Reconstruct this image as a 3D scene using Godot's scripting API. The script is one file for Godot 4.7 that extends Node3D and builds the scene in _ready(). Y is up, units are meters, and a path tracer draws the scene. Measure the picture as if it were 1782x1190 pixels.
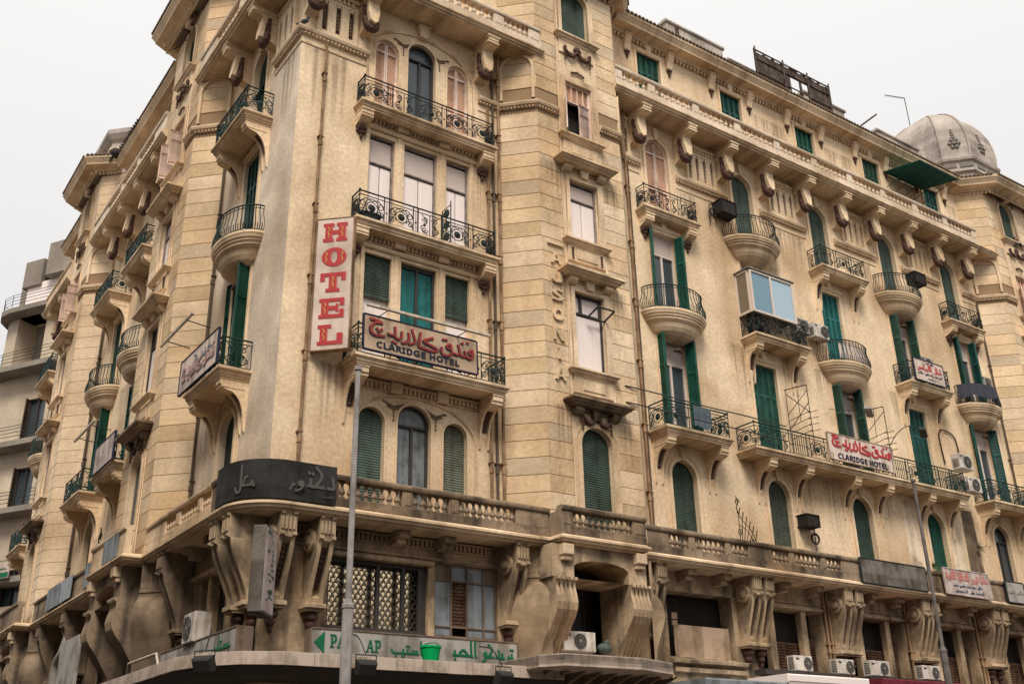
extends Node3D

# ---------- mesh builder: collects triangles, commits one named mesh ----------
class MB:
	var v := PackedVector3Array()
	var n := PackedVector3Array()
	var x := Transform3D()
	func tri(a: Vector3, b: Vector3, c: Vector3) -> void:
		a = x * a
		b = x * b
		c = x * c
		var k := (b - a).cross(c - a)
		if k.length_squared() < 1e-15:
			return
		k = k.normalized()
		v.append(a); v.append(c); v.append(b)
		n.append(k); n.append(k); n.append(k)
	func trs(a: Vector3, b: Vector3, c: Vector3, na: Vector3, nb: Vector3, nc: Vector3) -> void:
		v.append(x * a); v.append(x * c); v.append(x * b)
		n.append((x.basis * na).normalized()); n.append((x.basis * nc).normalized()); n.append((x.basis * nb).normalized())
	func quad(a: Vector3, b: Vector3, c: Vector3, d: Vector3) -> void:
		tri(a, b, c)
		tri(a, c, d)
	func box(a: Vector3, b: Vector3) -> void:
		var p := [Vector3(a.x, a.y, a.z), Vector3(b.x, a.y, a.z), Vector3(b.x, b.y, a.z), Vector3(a.x, b.y, a.z), Vector3(a.x, a.y, b.z), Vector3(b.x, a.y, b.z), Vector3(b.x, b.y, b.z), Vector3(a.x, b.y, b.z)]
		for f in [[4, 5, 6, 7], [1, 0, 3, 2], [5, 1, 2, 6], [0, 4, 7, 3], [7, 6, 2, 3], [0, 1, 5, 4]]:
			quad(p[f[0]], p[f[1]], p[f[2]], p[f[3]])
	# a box whose front (+z) edges are bevelled by e
	func slabz(a: Vector3, b: Vector3, e: float) -> void:
		var z := b.z - e
		var o := [Vector3(a.x, a.y, z), Vector3(b.x, a.y, z), Vector3(b.x, b.y, z), Vector3(a.x, b.y, z)]
		var i := [Vector3(a.x + e, a.y + e, b.z), Vector3(b.x - e, a.y + e, b.z), Vector3(b.x - e, b.y - e, b.z), Vector3(a.x + e, b.y - e, b.z)]
		quad(i[0], i[1], i[2], i[3])
		for k in 4:
			var m := (k + 1) % 4
			quad(o[k], o[m], i[m], i[k])
			var p: Vector3 = o[k]
			var q: Vector3 = o[m]
			quad(Vector3(p.x, p.y, a.z), Vector3(q.x, q.y, a.z), q, p)
	func ext(poly: PackedVector2Array, z0: float, z1: float) -> void:
		var area := 0.0
		for i in poly.size():
			area += poly[i].cross(poly[(i + 1) % poly.size()])
		var p := poly.duplicate()
		if area < 0:
			p.reverse()
		var t := Geometry2D.triangulate_polygon(p)
		for i in range(0, t.size(), 3):
			var a := p[t[i]]
			var b := p[t[i + 1]]
			var c := p[t[i + 2]]
			if (b - a).cross(c - a) < 0:
				var s := b
				b = c
				c = s
			tri(Vector3(a.x, a.y, z1), Vector3(b.x, b.y, z1), Vector3(c.x, c.y, z1))
			tri(Vector3(a.x, a.y, z0), Vector3(c.x, c.y, z0), Vector3(b.x, b.y, z0))
		for i in p.size():
			var a := p[i]
			var b := p[(i + 1) % p.size()]
			quad(Vector3(a.x, a.y, z0), Vector3(b.x, b.y, z0), Vector3(b.x, b.y, z1), Vector3(a.x, a.y, z1))
	# polygon of (depth, height) pushed out along x between x0 and x1
	func side(poly: PackedVector2Array, x0: float, x1: float) -> void:
		var keep := x
		x = x * Transform3D(Basis(Vector3(0, 0, 1), Vector3(0, 1, 0), Vector3(-1, 0, 0)), Vector3())
		ext(poly, -x1, -x0)
		x = keep
	# moulding: profile (out, height) from bottom to top carried along a plan path (x, z)
	func sweep(prof: Array, path: Array, caps := true, closed := false) -> void:
		var m := path.size()
		var rows := []
		for i in m:
			var d0: Vector2
			var d1: Vector2
			var p: Vector2 = path[i]
			if closed:
				d0 = (p - path[(i + m - 1) % m]).normalized()
				d1 = (path[(i + 1) % m] - p).normalized()
			else:
				d0 = (p - path[maxi(i - 1, 0)]).normalized() if i > 0 else (path[1] - p).normalized()
				d1 = (path[mini(i + 1, m - 1)] - p).normalized() if i < m - 1 else d0
			var n0 := Vector2(-d0.y, d0.x)
			var n1 := Vector2(-d1.y, d1.x)
			var k := (n0 + n1).normalized()
			k = k / maxf(0.3, k.dot(n0))
			var row := []
			for q in prof:
				row.append(Vector3(p.x + k.x * q.x, q.y, p.y + k.y * q.x))
			rows.append(row)
		for i in (m if closed else m - 1):
			var r: Array = rows[i]
			var s: Array = rows[(i + 1) % m]
			for j in prof.size() - 1:
				quad(r[j], s[j], s[j + 1], r[j + 1])
		if caps and not closed:
			var pp := PackedVector2Array()
			for q in prof:
				pp.append(q)
			var t := Geometry2D.triangulate_polygon(pp)
			for i in range(0, t.size(), 3):
				var a := t[i]
				var b := t[i + 1]
				var c := t[i + 2]
				if (pp[b] - pp[a]).cross(pp[c] - pp[a]) < 0:
					var s2 := b
					b = c
					c = s2
				tri(rows[0][a], rows[0][b], rows[0][c])
				tri(rows[m - 1][a], rows[m - 1][c], rows[m - 1][b])
	func lathe(prof: Array, seg: int, a0 := 0.0, a1 := TAU, sx := 1.0, sz := 1.0, c := Vector3(), smooth := false) -> void:
		var k := prof.size()
		var sl := []
		for j in k - 1:
			var e: Vector2 = prof[j + 1] - prof[j]
			sl.append(Vector2(e.y, -e.x).normalized())
		for i in seg:
			var t0 := lerpf(a0, a1, float(i) / seg)
			var t1 := lerpf(a0, a1, float(i + 1) / seg)
			for j in k - 1:
				var n0: Vector2 = sl[j]
				var n1: Vector2 = sl[j]
				if smooth:
					if j > 0:
						n0 = (sl[j] + sl[j - 1]).normalized()
					if j < k - 2:
						n1 = (sl[j] + sl[j + 1]).normalized()
				var A := c + Vector3(prof[j].x * sx * cos(t1), prof[j].y, prof[j].x * sz * sin(t1))
				var Bq := c + Vector3(prof[j].x * sx * cos(t0), prof[j].y, prof[j].x * sz * sin(t0))
				var C := c + Vector3(prof[j + 1].x * sx * cos(t0), prof[j + 1].y, prof[j + 1].x * sz * sin(t0))
				var D := c + Vector3(prof[j + 1].x * sx * cos(t1), prof[j + 1].y, prof[j + 1].x * sz * sin(t1))
				var m0 := Vector3(cos(t0) / sx, 0, sin(t0) / sz).normalized()
				var m1 := Vector3(cos(t1) / sx, 0, sin(t1) / sz).normalized()
				var up := Vector3.UP
				trs(A, Bq, C, m1 * n0.x + up * n0.y, m0 * n0.x + up * n0.y, m0 * n1.x + up * n1.y)
				trs(A, C, D, m1 * n0.x + up * n0.y, m0 * n1.x + up * n1.y, m1 * n1.x + up * n1.y)
	func tube(pts: Array, r: float, sides := 5, shut := false) -> void:
		var m := pts.size()
		if m < 2:
			return
		var rings := []
		var u := Vector3()
		for i in m:
			var a: Vector3 = pts[(i + m - 1) % m] if shut else pts[maxi(i - 1, 0)]
			var b: Vector3 = pts[(i + 1) % m] if shut else pts[mini(i + 1, m - 1)]
			var t := (b - a).normalized()
			if i == 0:
				u = t.cross(Vector3.UP if absf(t.y) < 0.9 else Vector3.RIGHT).normalized()
			else:
				u = (u - t * u.dot(t)).normalized()
			var w := t.cross(u)
			var ring := []
			for k in sides:
				var an := TAU * k / sides
				ring.append(u * cos(an) + w * sin(an))
			rings.append(ring)
		for i in (m if shut else m - 1):
			var j := (i + 1) % m
			var p: Vector3 = pts[i]
			var q: Vector3 = pts[j]
			for k in sides:
				var l := (k + 1) % sides
				var a: Vector3 = rings[i][k]
				var b: Vector3 = rings[i][l]
				var c: Vector3 = rings[j][l]
				var d: Vector3 = rings[j][k]
				trs(p + a * r, p + b * r, q + c * r, a, b, c)
				trs(p + a * r, q + c * r, q + d * r, a, c, d)
		if not shut:
			for k in range(1, sides - 1):
				tri(pts[0] + rings[0][0] * r, pts[0] + rings[0][k + 1] * r, pts[0] + rings[0][k] * r)
				tri(pts[m - 1] + rings[m - 1][0] * r, pts[m - 1] + rings[m - 1][k] * r, pts[m - 1] + rings[m - 1][k + 1] * r)
	func ball(c: Vector3, r: Vector3, seg := 8, rows := 5) -> void:
		var pr := []
		for i in rows + 1:
			var a := -PI / 2 + PI * i / rows
			pr.append(Vector2(cos(a) * r.x, sin(a) * r.y))
		lathe(pr, seg, 0, TAU, 1.0, r.z / r.x, c, true)
	func mesh() -> ArrayMesh:
		var am := ArrayMesh.new()
		var a := []
		a.resize(Mesh.ARRAY_MAX)
		a[Mesh.ARRAY_VERTEX] = v
		a[Mesh.ARRAY_NORMAL] = n
		am.add_surface_from_arrays(Mesh.PRIMITIVE_TRIANGLES, a)
		return am

var M := {}
var H: Node3D                 # the hotel
var cache := {}
var rng := RandomNumberGenerator.new()
var R := Transform3D()        # right facade: x along, z outwards
var L := Transform3D(Basis(Vector3(0, 0, 1), Vector3(0, 1, 0), Vector3(-1, 0, 0)), Vector3())   # left facade: local x = -distance from the corner

func V(a: float, b: float, c: float) -> Vector3:
	return Vector3(a, b, c)

func T(a: float, b: float, c: float) -> Transform3D:
	return Transform3D(Basis(), Vector3(a, b, c))

func lin(r: float, g: float, b: float) -> Color:
	return Color(r, g, b).linear_to_srgb()

func part(called: String, m: Mesh, mat: Material, parent: Node3D, xf := Transform3D()) -> MeshInstance3D:
	var o := MeshInstance3D.new()
	o.name = called
	o.mesh = m
	o.material_override = mat
	o.transform = xf
	parent.add_child(o, true)
	return o

func hold(called: String, parent: Node3D, xf := Transform3D()) -> Node3D:
	var o := Node3D.new()
	o.name = called
	o.transform = xf
	parent.add_child(o, true)
	return o

func stuff(o: Node3D) -> Node3D:
	o.set_meta("kind", "stuff")
	return o

func thing(called: String, label: String, category: String, xf := Transform3D(), group := "") -> Node3D:
	var o := hold(called, self, xf)
	tag(o, label, category, group)
	return o

func tag(o: Node3D, label: String, category: String, group := "") -> void:
	o.set_meta("label", label)
	o.set_meta("category", category)
	if group:
		o.set_meta("group", group)

func struct(called: String, m: Mesh, mat: Material, xf := Transform3D()) -> void:
	var o := part(called, m, mat, self, xf)
	o.set_meta("kind", "structure")

func copy_of(o: Node3D, parent: Node3D, xf: Transform3D) -> Node3D:
	var c: Node3D = o.duplicate()
	c.name = String(o.name).rstrip("0123456789").trim_suffix("_")
	c.transform = xf
	parent.add_child(c, true)
	return c

# ---------- materials ----------
func noise_bytes(seed_: int, freq: float, oct: int, w: int, h: int, kind := FastNoiseLite.TYPE_SIMPLEX_SMOOTH) -> PackedByteArray:
	var f := FastNoiseLite.new()
	f.seed = seed_
	f.noise_type = kind
	f.frequency = freq
	f.fractal_octaves = oct
	var im := f.get_seamless_image(w, h)
	im.convert(Image.FORMAT_L8)
	return im.get_data()

# mottled plaster: blotches, fine grain and, if asked, streaks that run down the face
func plaster(seed_: int, base: Color, dirt: Color, blotch: float, grain: float, streak: float, size := 512) -> ImageTexture:
	var a := noise_bytes(seed_, 0.008, 4, size, size)
	var b := noise_bytes(seed_ + 7, 0.09, 3, size, size)
	var s := noise_bytes(seed_ + 13, 0.02, 3, size, size)
	var out := PackedByteArray()
	out.resize(size * size * 3)
	var r0 := base.r
	var g0 := base.g
	var b0 := base.b
	for y in size:
		for xx in size:
			var i := y * size + xx
			var t := (a[i] / 255.0 - 0.45) * 2.0 * blotch
			if streak > 0.0:
				var k := s[((y / 14) % size) * size + xx] / 255.0
				t += maxf(0.0, k - 0.52) * 2.4 * streak
			t = clampf(t, -0.4, 1.0)
			var gr := 1.0 + (b[i] / 255.0 - 0.5) * grain
			var tt := maxf(t, 0.0)
			var li := 1.0 - minf(t, 0.0) * 0.25
			out[i * 3] = int(clampf(lerpf(r0, dirt.r, tt) * gr * li, 0, 1) * 255)
			out[i * 3 + 1] = int(clampf(lerpf(g0, dirt.g, tt) * gr * li, 0, 1) * 255)
			out[i * 3 + 2] = int(clampf(lerpf(b0, dirt.b, tt) * gr * li, 0, 1) * 255)
	return ImageTexture.create_from_image(Image.create_from_data(size, size, false, Image.FORMAT_RGB8, out))

func bumps(seed_: int, freq: float, oct: int, strength: float, size := 256) -> ImageTexture:
	var f := FastNoiseLite.new()
	f.seed = seed_
	f.frequency = freq
	f.fractal_octaves = oct
	var im := f.get_seamless_image(size, size)
	im.convert(Image.FORMAT_RGBA8)
	im.bump_map_to_normal_map(strength)
	return ImageTexture.create_from_image(im)

func mat(called: String, c: Color, rough := 0.85, tex: Texture2D = null, sc := 0.13, nrm: Texture2D = null, ns := 0.6) -> StandardMaterial3D:
	var m := StandardMaterial3D.new()
	m.resource_name = called
	m.albedo_color = c
	m.roughness = rough
	m.metallic_specular = 0.3
	if tex:
		m.albedo_texture = tex
	if tex or nrm:
		m.uv1_triplanar = true
		m.uv1_world_triplanar = true
		m.uv1_scale = Vector3.ONE * sc
	if nrm:
		m.normal_enabled = true
		m.normal_texture = nrm
		m.normal_scale = ns
	M[called] = m
	return m

func broad(m: StandardMaterial3D, tex: Texture2D, sc: float) -> void:
	m.detail_enabled = true
	m.detail_blend_mode = BaseMaterial3D.BLEND_MODE_MUL
	m.detail_albedo = tex
	m.detail_uv_layer = BaseMaterial3D.DETAIL_UV_2
	m.uv2_triplanar = true
	m.uv2_world_triplanar = true
	m.uv2_scale = Vector3.ONE * sc

func make_materials() -> void:
	var grain := bumps(3, 0.16, 4, 1.2)
	var wall := plaster(11, lin(0.815, 0.635, 0.44), lin(0.60, 0.435, 0.275), 0.3, 0.16, 0.5)
	var stone := plaster(23, lin(0.775, 0.605, 0.425), lin(0.50, 0.37, 0.245), 0.34, 0.18, 0.55)
	var trim := plaster(31, lin(0.74, 0.57, 0.395), lin(0.38, 0.275, 0.18), 0.5, 0.16, 0.7)
	var soot_shade := plaster(41, lin(0.29, 0.215, 0.15), lin(0.085, 0.065, 0.05), 0.75, 0.2, 0.9)  # grime on the ledge parapets; painted-in shade on the left street level
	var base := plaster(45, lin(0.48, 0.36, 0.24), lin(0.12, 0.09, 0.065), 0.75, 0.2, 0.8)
	var pale := plaster(51, lin(0.72, 0.60, 0.48), lin(0.54, 0.43, 0.325), 0.5, 0.14, 0.2)
	var wide := plaster(61, Color(1, 1, 1), Color(0.78, 0.73, 0.67), 0.7, 0.03, 0.35)
	var rust := plaster(71, lin(0.30, 0.27, 0.25), lin(0.12, 0.09, 0.07), 0.8, 0.3, 0.5, 256)
	var paint := plaster(81, Color(1, 1, 1), Color(0.62, 0.6, 0.56), 0.6, 0.12, 0.6, 256)
	for k in [["wall", wall], ["stone", stone], ["trim", trim], ["soot_shade", soot_shade], ["pale", pale], ["base", base]]:
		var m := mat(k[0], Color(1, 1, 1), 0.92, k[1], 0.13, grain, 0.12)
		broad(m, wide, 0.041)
	var i := 0
	for t in [Color(1, 1, 1), Color(0.95, 0.95, 0.94), Color(0.97, 0.94, 0.9), Color(0.9, 0.9, 0.9), Color(1, 0.98, 0.95), Color(0.93, 0.91, 0.86)]:
		var m: StandardMaterial3D = M.stone.duplicate()
		m.albedo_color = t
		m.uv1_offset = V(0.17 * i, 0.29 * i, 0.41 * i)
		M["stone%d" % i] = m
		i += 1
	mat("groove", lin(0.30, 0.2, 0.12), 0.95)
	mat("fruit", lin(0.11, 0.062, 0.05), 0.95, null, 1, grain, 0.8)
	mat("dark_brown", lin(0.20, 0.14, 0.09), 0.95)  # plain dark brown for beads and spandrel carving
	mat("green", lin(0.014, 0.088, 0.062), 0.5, paint, 0.5)
	mat("green_dark", lin(0.022, 0.072, 0.06), 0.55, paint, 0.5)
	mat("green_grey", lin(0.10, 0.14, 0.12), 0.6, paint, 0.4)
	mat("green_faded", lin(0.026, 0.098, 0.075), 0.6, paint, 0.8)
	mat("green_blue", lin(0.016, 0.082, 0.072), 0.5, paint, 0.65)
	mat("green_dusty", lin(0.034, 0.082, 0.06), 0.7, paint, 0.9)
	mat("roller", lin(0.055, 0.082, 0.066), 0.65, paint, 0.5)
	mat("roller_dusty", lin(0.085, 0.098, 0.078), 0.75, paint, 0.7)
	mat("roller_dark", lin(0.042, 0.072, 0.06), 0.6, paint, 0.9)
	mat("dome_dark", lin(0.21, 0.185, 0.165), 0.95, null, 1, grain, 0.5)
	mat("roller_grey", lin(0.155, 0.165, 0.125), 0.65, paint, 0.5)
	mat("teal", lin(0.02, 0.155, 0.155), 0.5, paint, 0.6)
	mat("board", lin(0.84, 0.74, 0.71), 0.6)
	mat("board_line", lin(0.52, 0.42, 0.38), 0.6)
	mat("blind", lin(0.60, 0.50, 0.455), 0.8)
	mat("pink", lin(0.82, 0.65, 0.57), 0.65, paint, 0.3)
	mat("louver", lin(0.72, 0.46, 0.33), 0.7, paint, 0.3)
	mat("frame_dark", lin(0.055, 0.048, 0.045), 0.55)
	mat("frame_brown", lin(0.10, 0.078, 0.062), 0.6)
	mat("frame_white", lin(0.66, 0.56, 0.50), 0.55)
	mat("curtain", lin(0.32, 0.27, 0.26), 0.9, paint, 0.8)
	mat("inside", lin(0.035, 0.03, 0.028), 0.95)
	mat("glass_dark", lin(0.055, 0.068, 0.078), 0.12).metallic_specular = 0.5
	mat("glass_grey", lin(0.20, 0.22, 0.235), 0.3, paint, 0.7)
	mat("glass_blue", lin(0.15, 0.27, 0.35), 0.12).metallic_specular = 0.6
	mat("glass_pale", lin(0.36, 0.50, 0.60), 0.15).metallic_specular = 0.6
	mat("glass_brown", lin(0.19, 0.155, 0.115), 0.2).metallic_specular = 0.5
	mat("iron", lin(0.028, 0.034, 0.034), 0.6, null, 1, null)
	mat("iron_green", lin(0.022, 0.045, 0.043), 0.6)
	mat("rusty", lin(0.09, 0.06, 0.045), 0.85, rust, 1.2)
	mat("pipe", lin(0.36, 0.265, 0.175), 0.8, rust, 0.4)
	M.pipe.albedo_color = Color(1, 0.86, 0.7)
	mat("pipe_dark", lin(0.10, 0.075, 0.055), 0.8)
	mat("post", lin(0.40, 0.37, 0.37), 0.65, paint, 0.5)
	mat("post_dark", lin(0.16, 0.14, 0.135), 0.7, paint, 0.5)
	mat("ac_white", lin(0.62, 0.57, 0.52), 0.55, paint, 0.6)
	mat("ac_grey", lin(0.30, 0.28, 0.26), 0.6, paint, 0.6)
	mat("ac_dark", lin(0.035, 0.033, 0.033), 0.7)
	mat("sign_white", lin(0.70, 0.57, 0.50), 0.6, paint, 0.3)
	mat("sign_tan", lin(0.50, 0.36, 0.255), 0.6, paint, 0.3)
	mat("sign_grey", lin(0.40, 0.37, 0.34), 0.7, paint, 0.35)
	mat("sign_slate", lin(0.12, 0.125, 0.125), 0.7, rust, 0.5)
	M.sign_slate.albedo_color = Color(0.34, 0.35, 0.36)
	mat("sign_dull", lin(0.12, 0.12, 0.12), 0.7, rust, 0.5)
	M.sign_dull.albedo_color = Color(0.74, 0.73, 0.71)
	mat("faint_red", lin(0.40, 0.26, 0.25), 0.7)
	mat("faint_blue", lin(0.14, 0.19, 0.24), 0.7)
	mat("sign_pink", lin(0.55, 0.45, 0.42), 0.7, paint, 0.5)
	mat("red", lin(0.44, 0.045, 0.05), 0.55)
	mat("red_dull", lin(0.32, 0.045, 0.04), 0.6)
	mat("red_faded", lin(0.50, 0.20, 0.17), 0.7)
	mat("gold", lin(0.62, 0.40, 0.10), 0.6)
	mat("navy", lin(0.02, 0.024, 0.05), 0.6)
	mat("blue", lin(0.035, 0.09, 0.14), 0.6)
	mat("letter_grey", lin(0.26, 0.24, 0.21), 0.8)
	mat("letter_faint", lin(0.095, 0.09, 0.083), 0.8)
	mat("letter_green", lin(0.01, 0.13, 0.06), 0.6)
	mat("bucket", lin(0.0, 0.36, 0.10), 0.5)
	mat("marble", lin(0.52, 0.42, 0.355), 0.5, paint, 0.5)
	mat("asphalt", lin(0.055, 0.052, 0.05), 0.9, paint, 0.3)
	mat("pave", lin(0.22, 0.19, 0.16), 0.9, paint, 0.3)
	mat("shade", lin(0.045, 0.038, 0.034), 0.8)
	mat("panel_blue", lin(0.235, 0.262, 0.29), 0.6, paint, 0.4)
	mat("panel_brown", lin(0.20, 0.145, 0.11), 0.7, paint, 0.4)
	mat("brick", lin(0.11, 0.072, 0.052), 0.9, rust, 0.7)
	M.brick.albedo_color = Color(0.62, 0.5, 0.42)
	mat("brass", lin(0.98, 0.76, 0.48), 0.2).metallic = 1.0
	mat("wood_old", lin(0.13, 0.095, 0.08), 0.85, rust, 0.8)
	M.wood_old.albedo_color = Color(0.6, 0.55, 0.53)
	mat("awning_green", lin(0.014, 0.085, 0.075), 0.8)
	M.awning_green.backlight_enabled = true
	M.awning_green.backlight = lin(0.01, 0.06, 0.055)
	mat("maroon", lin(0.17, 0.022, 0.035), 0.6, paint, 0.5)
	mat("dome", Color(1, 1, 1), 0.92, plaster(99, lin(0.42, 0.37, 0.33), lin(0.20, 0.175, 0.15), 0.9, 0.2, 0.6, 256), 0.16, grain, 0.3)
	mat("roof", lin(0.22, 0.18, 0.15), 0.95)
	mat("tile", lin(0.17, 0.115, 0.08), 0.9)
	mat("far_wall", Color(0.86, 0.82, 0.77), 0.92, plaster(91, lin(0.76, 0.69, 0.60), lin(0.52, 0.48, 0.43), 0.7, 0.1, 0.5), 0.09)
	mat("far_grey", Color(0.75, 0.73, 0.71), 0.92, plaster(95, lin(0.52, 0.475, 0.425), lin(0.36, 0.33, 0.295), 0.7, 0.15, 0.5, 256), 0.12)
	mat("fresh_paint", lin(0.80, 0.65, 0.49), 0.9, paint, 0.2, grain, 0.1)
	mat("bark", lin(0.1, 0.08, 0.05), 0.9)
	mat("leaf", lin(0.05, 0.085, 0.03), 0.7)
	mat("skin", lin(0.30, 0.17, 0.11), 0.6)
	mat("hair", lin(0.015, 0.012, 0.01), 0.7)
	mat("cloth", lin(0.05, 0.05, 0.07), 0.9)
	mat("feather", lin(0.07, 0.075, 0.085), 0.8)
	mat("cloth_blue", lin(0.10, 0.125, 0.15), 0.9)
	mat("cloth_pale", lin(0.55, 0.46, 0.42), 0.9)
	mat("cable", lin(0.05, 0.055, 0.05), 0.6)
	mat("tube_light", lin(0.62, 0.54, 0.44), 0.6, paint, 0.8)

func make_streaks() -> void:
	var w := 128
	var h := 128
	for k in 3:
		var a := noise_bytes(201 + k, 0.045, 3, w, h)
		var b := noise_bytes(231 + k, 0.03, 4, w, h)
		var out := PackedByteArray()
		out.resize(w * h * 4)
		for y in h:
			for xx in w:
				var i := (y * w + xx) * 4
				var s := clampf((a[(k * 31 % h) * w + xx] / 255.0 - 0.36) * 2.6, 0, 1)
				var reach := 0.25 + 0.75 * s
				var t := float(y) / h
				var f := clampf(1.0 - t / reach, 0, 1)
				var side := clampf(minf(xx, w - 1 - xx) / 14.0, 0, 1)
				var v := f * side * (0.3 + 0.7 * s) * clampf(0.45 + b[y * w + xx] / 255.0, 0, 1)
				out[i] = 70
				out[i + 1] = 52
				out[i + 2] = 38
				out[i + 3] = int(clampf(v * 0.36, 0, 1) * 255)
		var m := StandardMaterial3D.new()
		m.resource_name = "streak%d" % k
		m.albedo_texture = ImageTexture.create_from_image(Image.create_from_data(w, h, false, Image.FORMAT_RGBA8, out))
		m.transparency = BaseMaterial3D.TRANSPARENCY_ALPHA
		m.roughness = 0.95
		M["streak%d" % k] = m

# x, top, width, height, depth of the face it lies on
func streak(F: Transform3D, x: float, top: float, w: float, h: float, z: float, k: int) -> void:
	var q := QuadMesh.new()
	q.size = Vector2(w, h)
	part("dirt_streak", q, M["streak%d" % (k % 3)], H, F * T(x + w / 2, top - h / 2, z + 0.004))

# ---------- walls ----------
func arch_pts(c: float, w: float, sp: float, rise: float, k := 10) -> Array:   # from the left springing over the top to the right one
	var o := []
	for i in k + 1:
		var a := PI - PI * i / k
		o.append(Vector2(c + w / 2 * cos(a), sp + rise * sin(a)))
	return o

# hole: [centre, width, bottom, top, rise (0 = flat)]
func wall_mesh(x0: float, x1: float, y0: float, y1: float, holes: Array, deep := 0.26, z := 0.0) -> ArrayMesh:
	var b := MB.new()
	b.x = T(0, 0, z)
	var at := x0
	for h in holes:
		var c: float = h[0]
		var l: float = c - h[1] / 2
		var r: float = c + h[1] / 2
		var sp: float = h[3] - h[4]
		b.quad(V(at, y0, 0), V(l, y0, 0), V(l, y1, 0), V(at, y1, 0))
		b.quad(V(l, y0, 0), V(r, y0, 0), V(r, h[2], 0), V(l, h[2], 0))
		var top: Array = arch_pts(c, h[1], sp, h[4], 14) if h[4] > 0 else [Vector2(l, h[3]), Vector2(r, h[3])]
		for i in top.size() - 1:
			var p: Vector2 = top[i]
			var q: Vector2 = top[i + 1]
			b.quad(V(p.x, p.y, 0), V(q.x, q.y, 0), V(q.x, y1, 0), V(p.x, y1, 0))
			b.quad(V(q.x, q.y, 0), V(p.x, p.y, 0), V(p.x, p.y, -deep), V(q.x, q.y, -deep))
		b.quad(V(l, h[2], 0), V(l, h[2], -deep), V(l, sp, -deep), V(l, sp, 0))
		b.quad(V(r, h[2], -deep), V(r, h[2], 0), V(r, sp, 0), V(r, sp, -deep))
		b.quad(V(l, h[2], -deep), V(l, h[2], 0), V(r, h[2], 0), V(r, h[2], -deep))
		at = r
	b.quad(V(at, y0, 0), V(x1, y0, 0), V(x1, y1, 0), V(at, y1, 0))
	return b.mesh()

# raised band round an arch or a flat opening
func surround(c: float, w: float, bot: float, top: float, rise: float, t := 0.14, out := 0.07, feet := true) -> ArrayMesh:
	var b := MB.new()
	var sp := top - rise
	var a := arch_pts(c, w, sp, rise, 14) if rise > 0 else [Vector2(c - w / 2, top), Vector2(c + w / 2, top)]
	var o := arch_pts(c, w + 2 * t, sp, rise + t, 14) if rise > 0 else [Vector2(c - w / 2 - t, top + t), Vector2(c + w / 2 + t, top + t)]
	var inn := a.duplicate()
	var ext_ := o.duplicate()
	if feet:
		inn.push_front(Vector2(c - w / 2, bot)); inn.append(Vector2(c + w / 2, bot))
		ext_.push_front(Vector2(c - w / 2 - t, bot)); ext_.append(Vector2(c + w / 2 + t, bot))
	for i in inn.size() - 1:
		var p: Vector2 = inn[i]
		var q: Vector2 = inn[i + 1]
		var r: Vector2 = ext_[i]
		var s: Vector2 = ext_[i + 1]
		b.quad(V(p.x, p.y, out), V(q.x, q.y, out), V(s.x, s.y, out), V(r.x, r.y, out))
		b.quad(V(r.x, r.y, out), V(s.x, s.y, out), V(s.x, s.y, -0.01), V(r.x, r.y, -0.01))
		b.quad(V(q.x, q.y, out), V(p.x, p.y, out), V(p.x, p.y, -0.01), V(q.x, q.y, -0.01))
	return b.mesh()

func key(k: String, f: Callable) -> Mesh:
	if not cache.has(k):
		cache[k] = f.call()
	return cache[k]

# ---------- windows: origin at the middle of the sill, the wall face at z = 0 ----------
func half_at(y: float, w: float, sp: float, rise: float) -> float:
	return w / 2 if y <= sp or rise <= 0 else w / 2 * sqrt(maxf(0.0, 1.0 - pow((y - sp) / rise, 2)))

func slats(w: float, h: float, rise: float, pitch: float, z: float, y0 := 0.0, lean := 0.018, close := 0.0) -> ArrayMesh:
	var b := MB.new()
	var y := y0
	while y < h - 0.01:
		var y1 := minf(y + pitch, h)
		var l := half_at(y, w, h - rise, rise)
		var m := half_at(y1, w, h - rise, rise)
		var ym := y + (y1 - y) * 0.85
		var lm := lerpf(l, m, 0.85)
		b.quad(V(-l, y, z + lean), V(l, y, z + lean), V(lm, ym, z), V(-lm, ym, z))
		b.quad(V(-lm, ym, z), V(lm, ym, z), V(m, y1, z - lean * 0.6), V(-m, y1, z - lean * 0.6))
		b.quad(V(-m, y1, z - lean * 0.6), V(m, y1, z - lean * 0.6), V(m, y1, z + lean), V(-m, y1, z + lean))
		y = y1
	if close > 0.0:
		b.box(V(-w / 2, y0 - close, z - 0.01), V(w / 2, y0 - 0.002, z + 0.03))
	return b.mesh()

func fill(w: float, h: float, rise: float, z: float, y0 := 0.0) -> ArrayMesh:
	var b := MB.new()
	var p := PackedVector2Array([Vector2(-w / 2, y0), Vector2(w / 2, y0)])
	if rise > 0:
		var a := arch_pts(0, w, h - rise, rise, 14)
		a.reverse()
		p.append_array(PackedVector2Array(a))
	else:
		p.append_array(PackedVector2Array([Vector2(w / 2, h), Vector2(-w / 2, h)]))
	b.ext(p, z - 0.03, z)
	return b.mesh()

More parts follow.
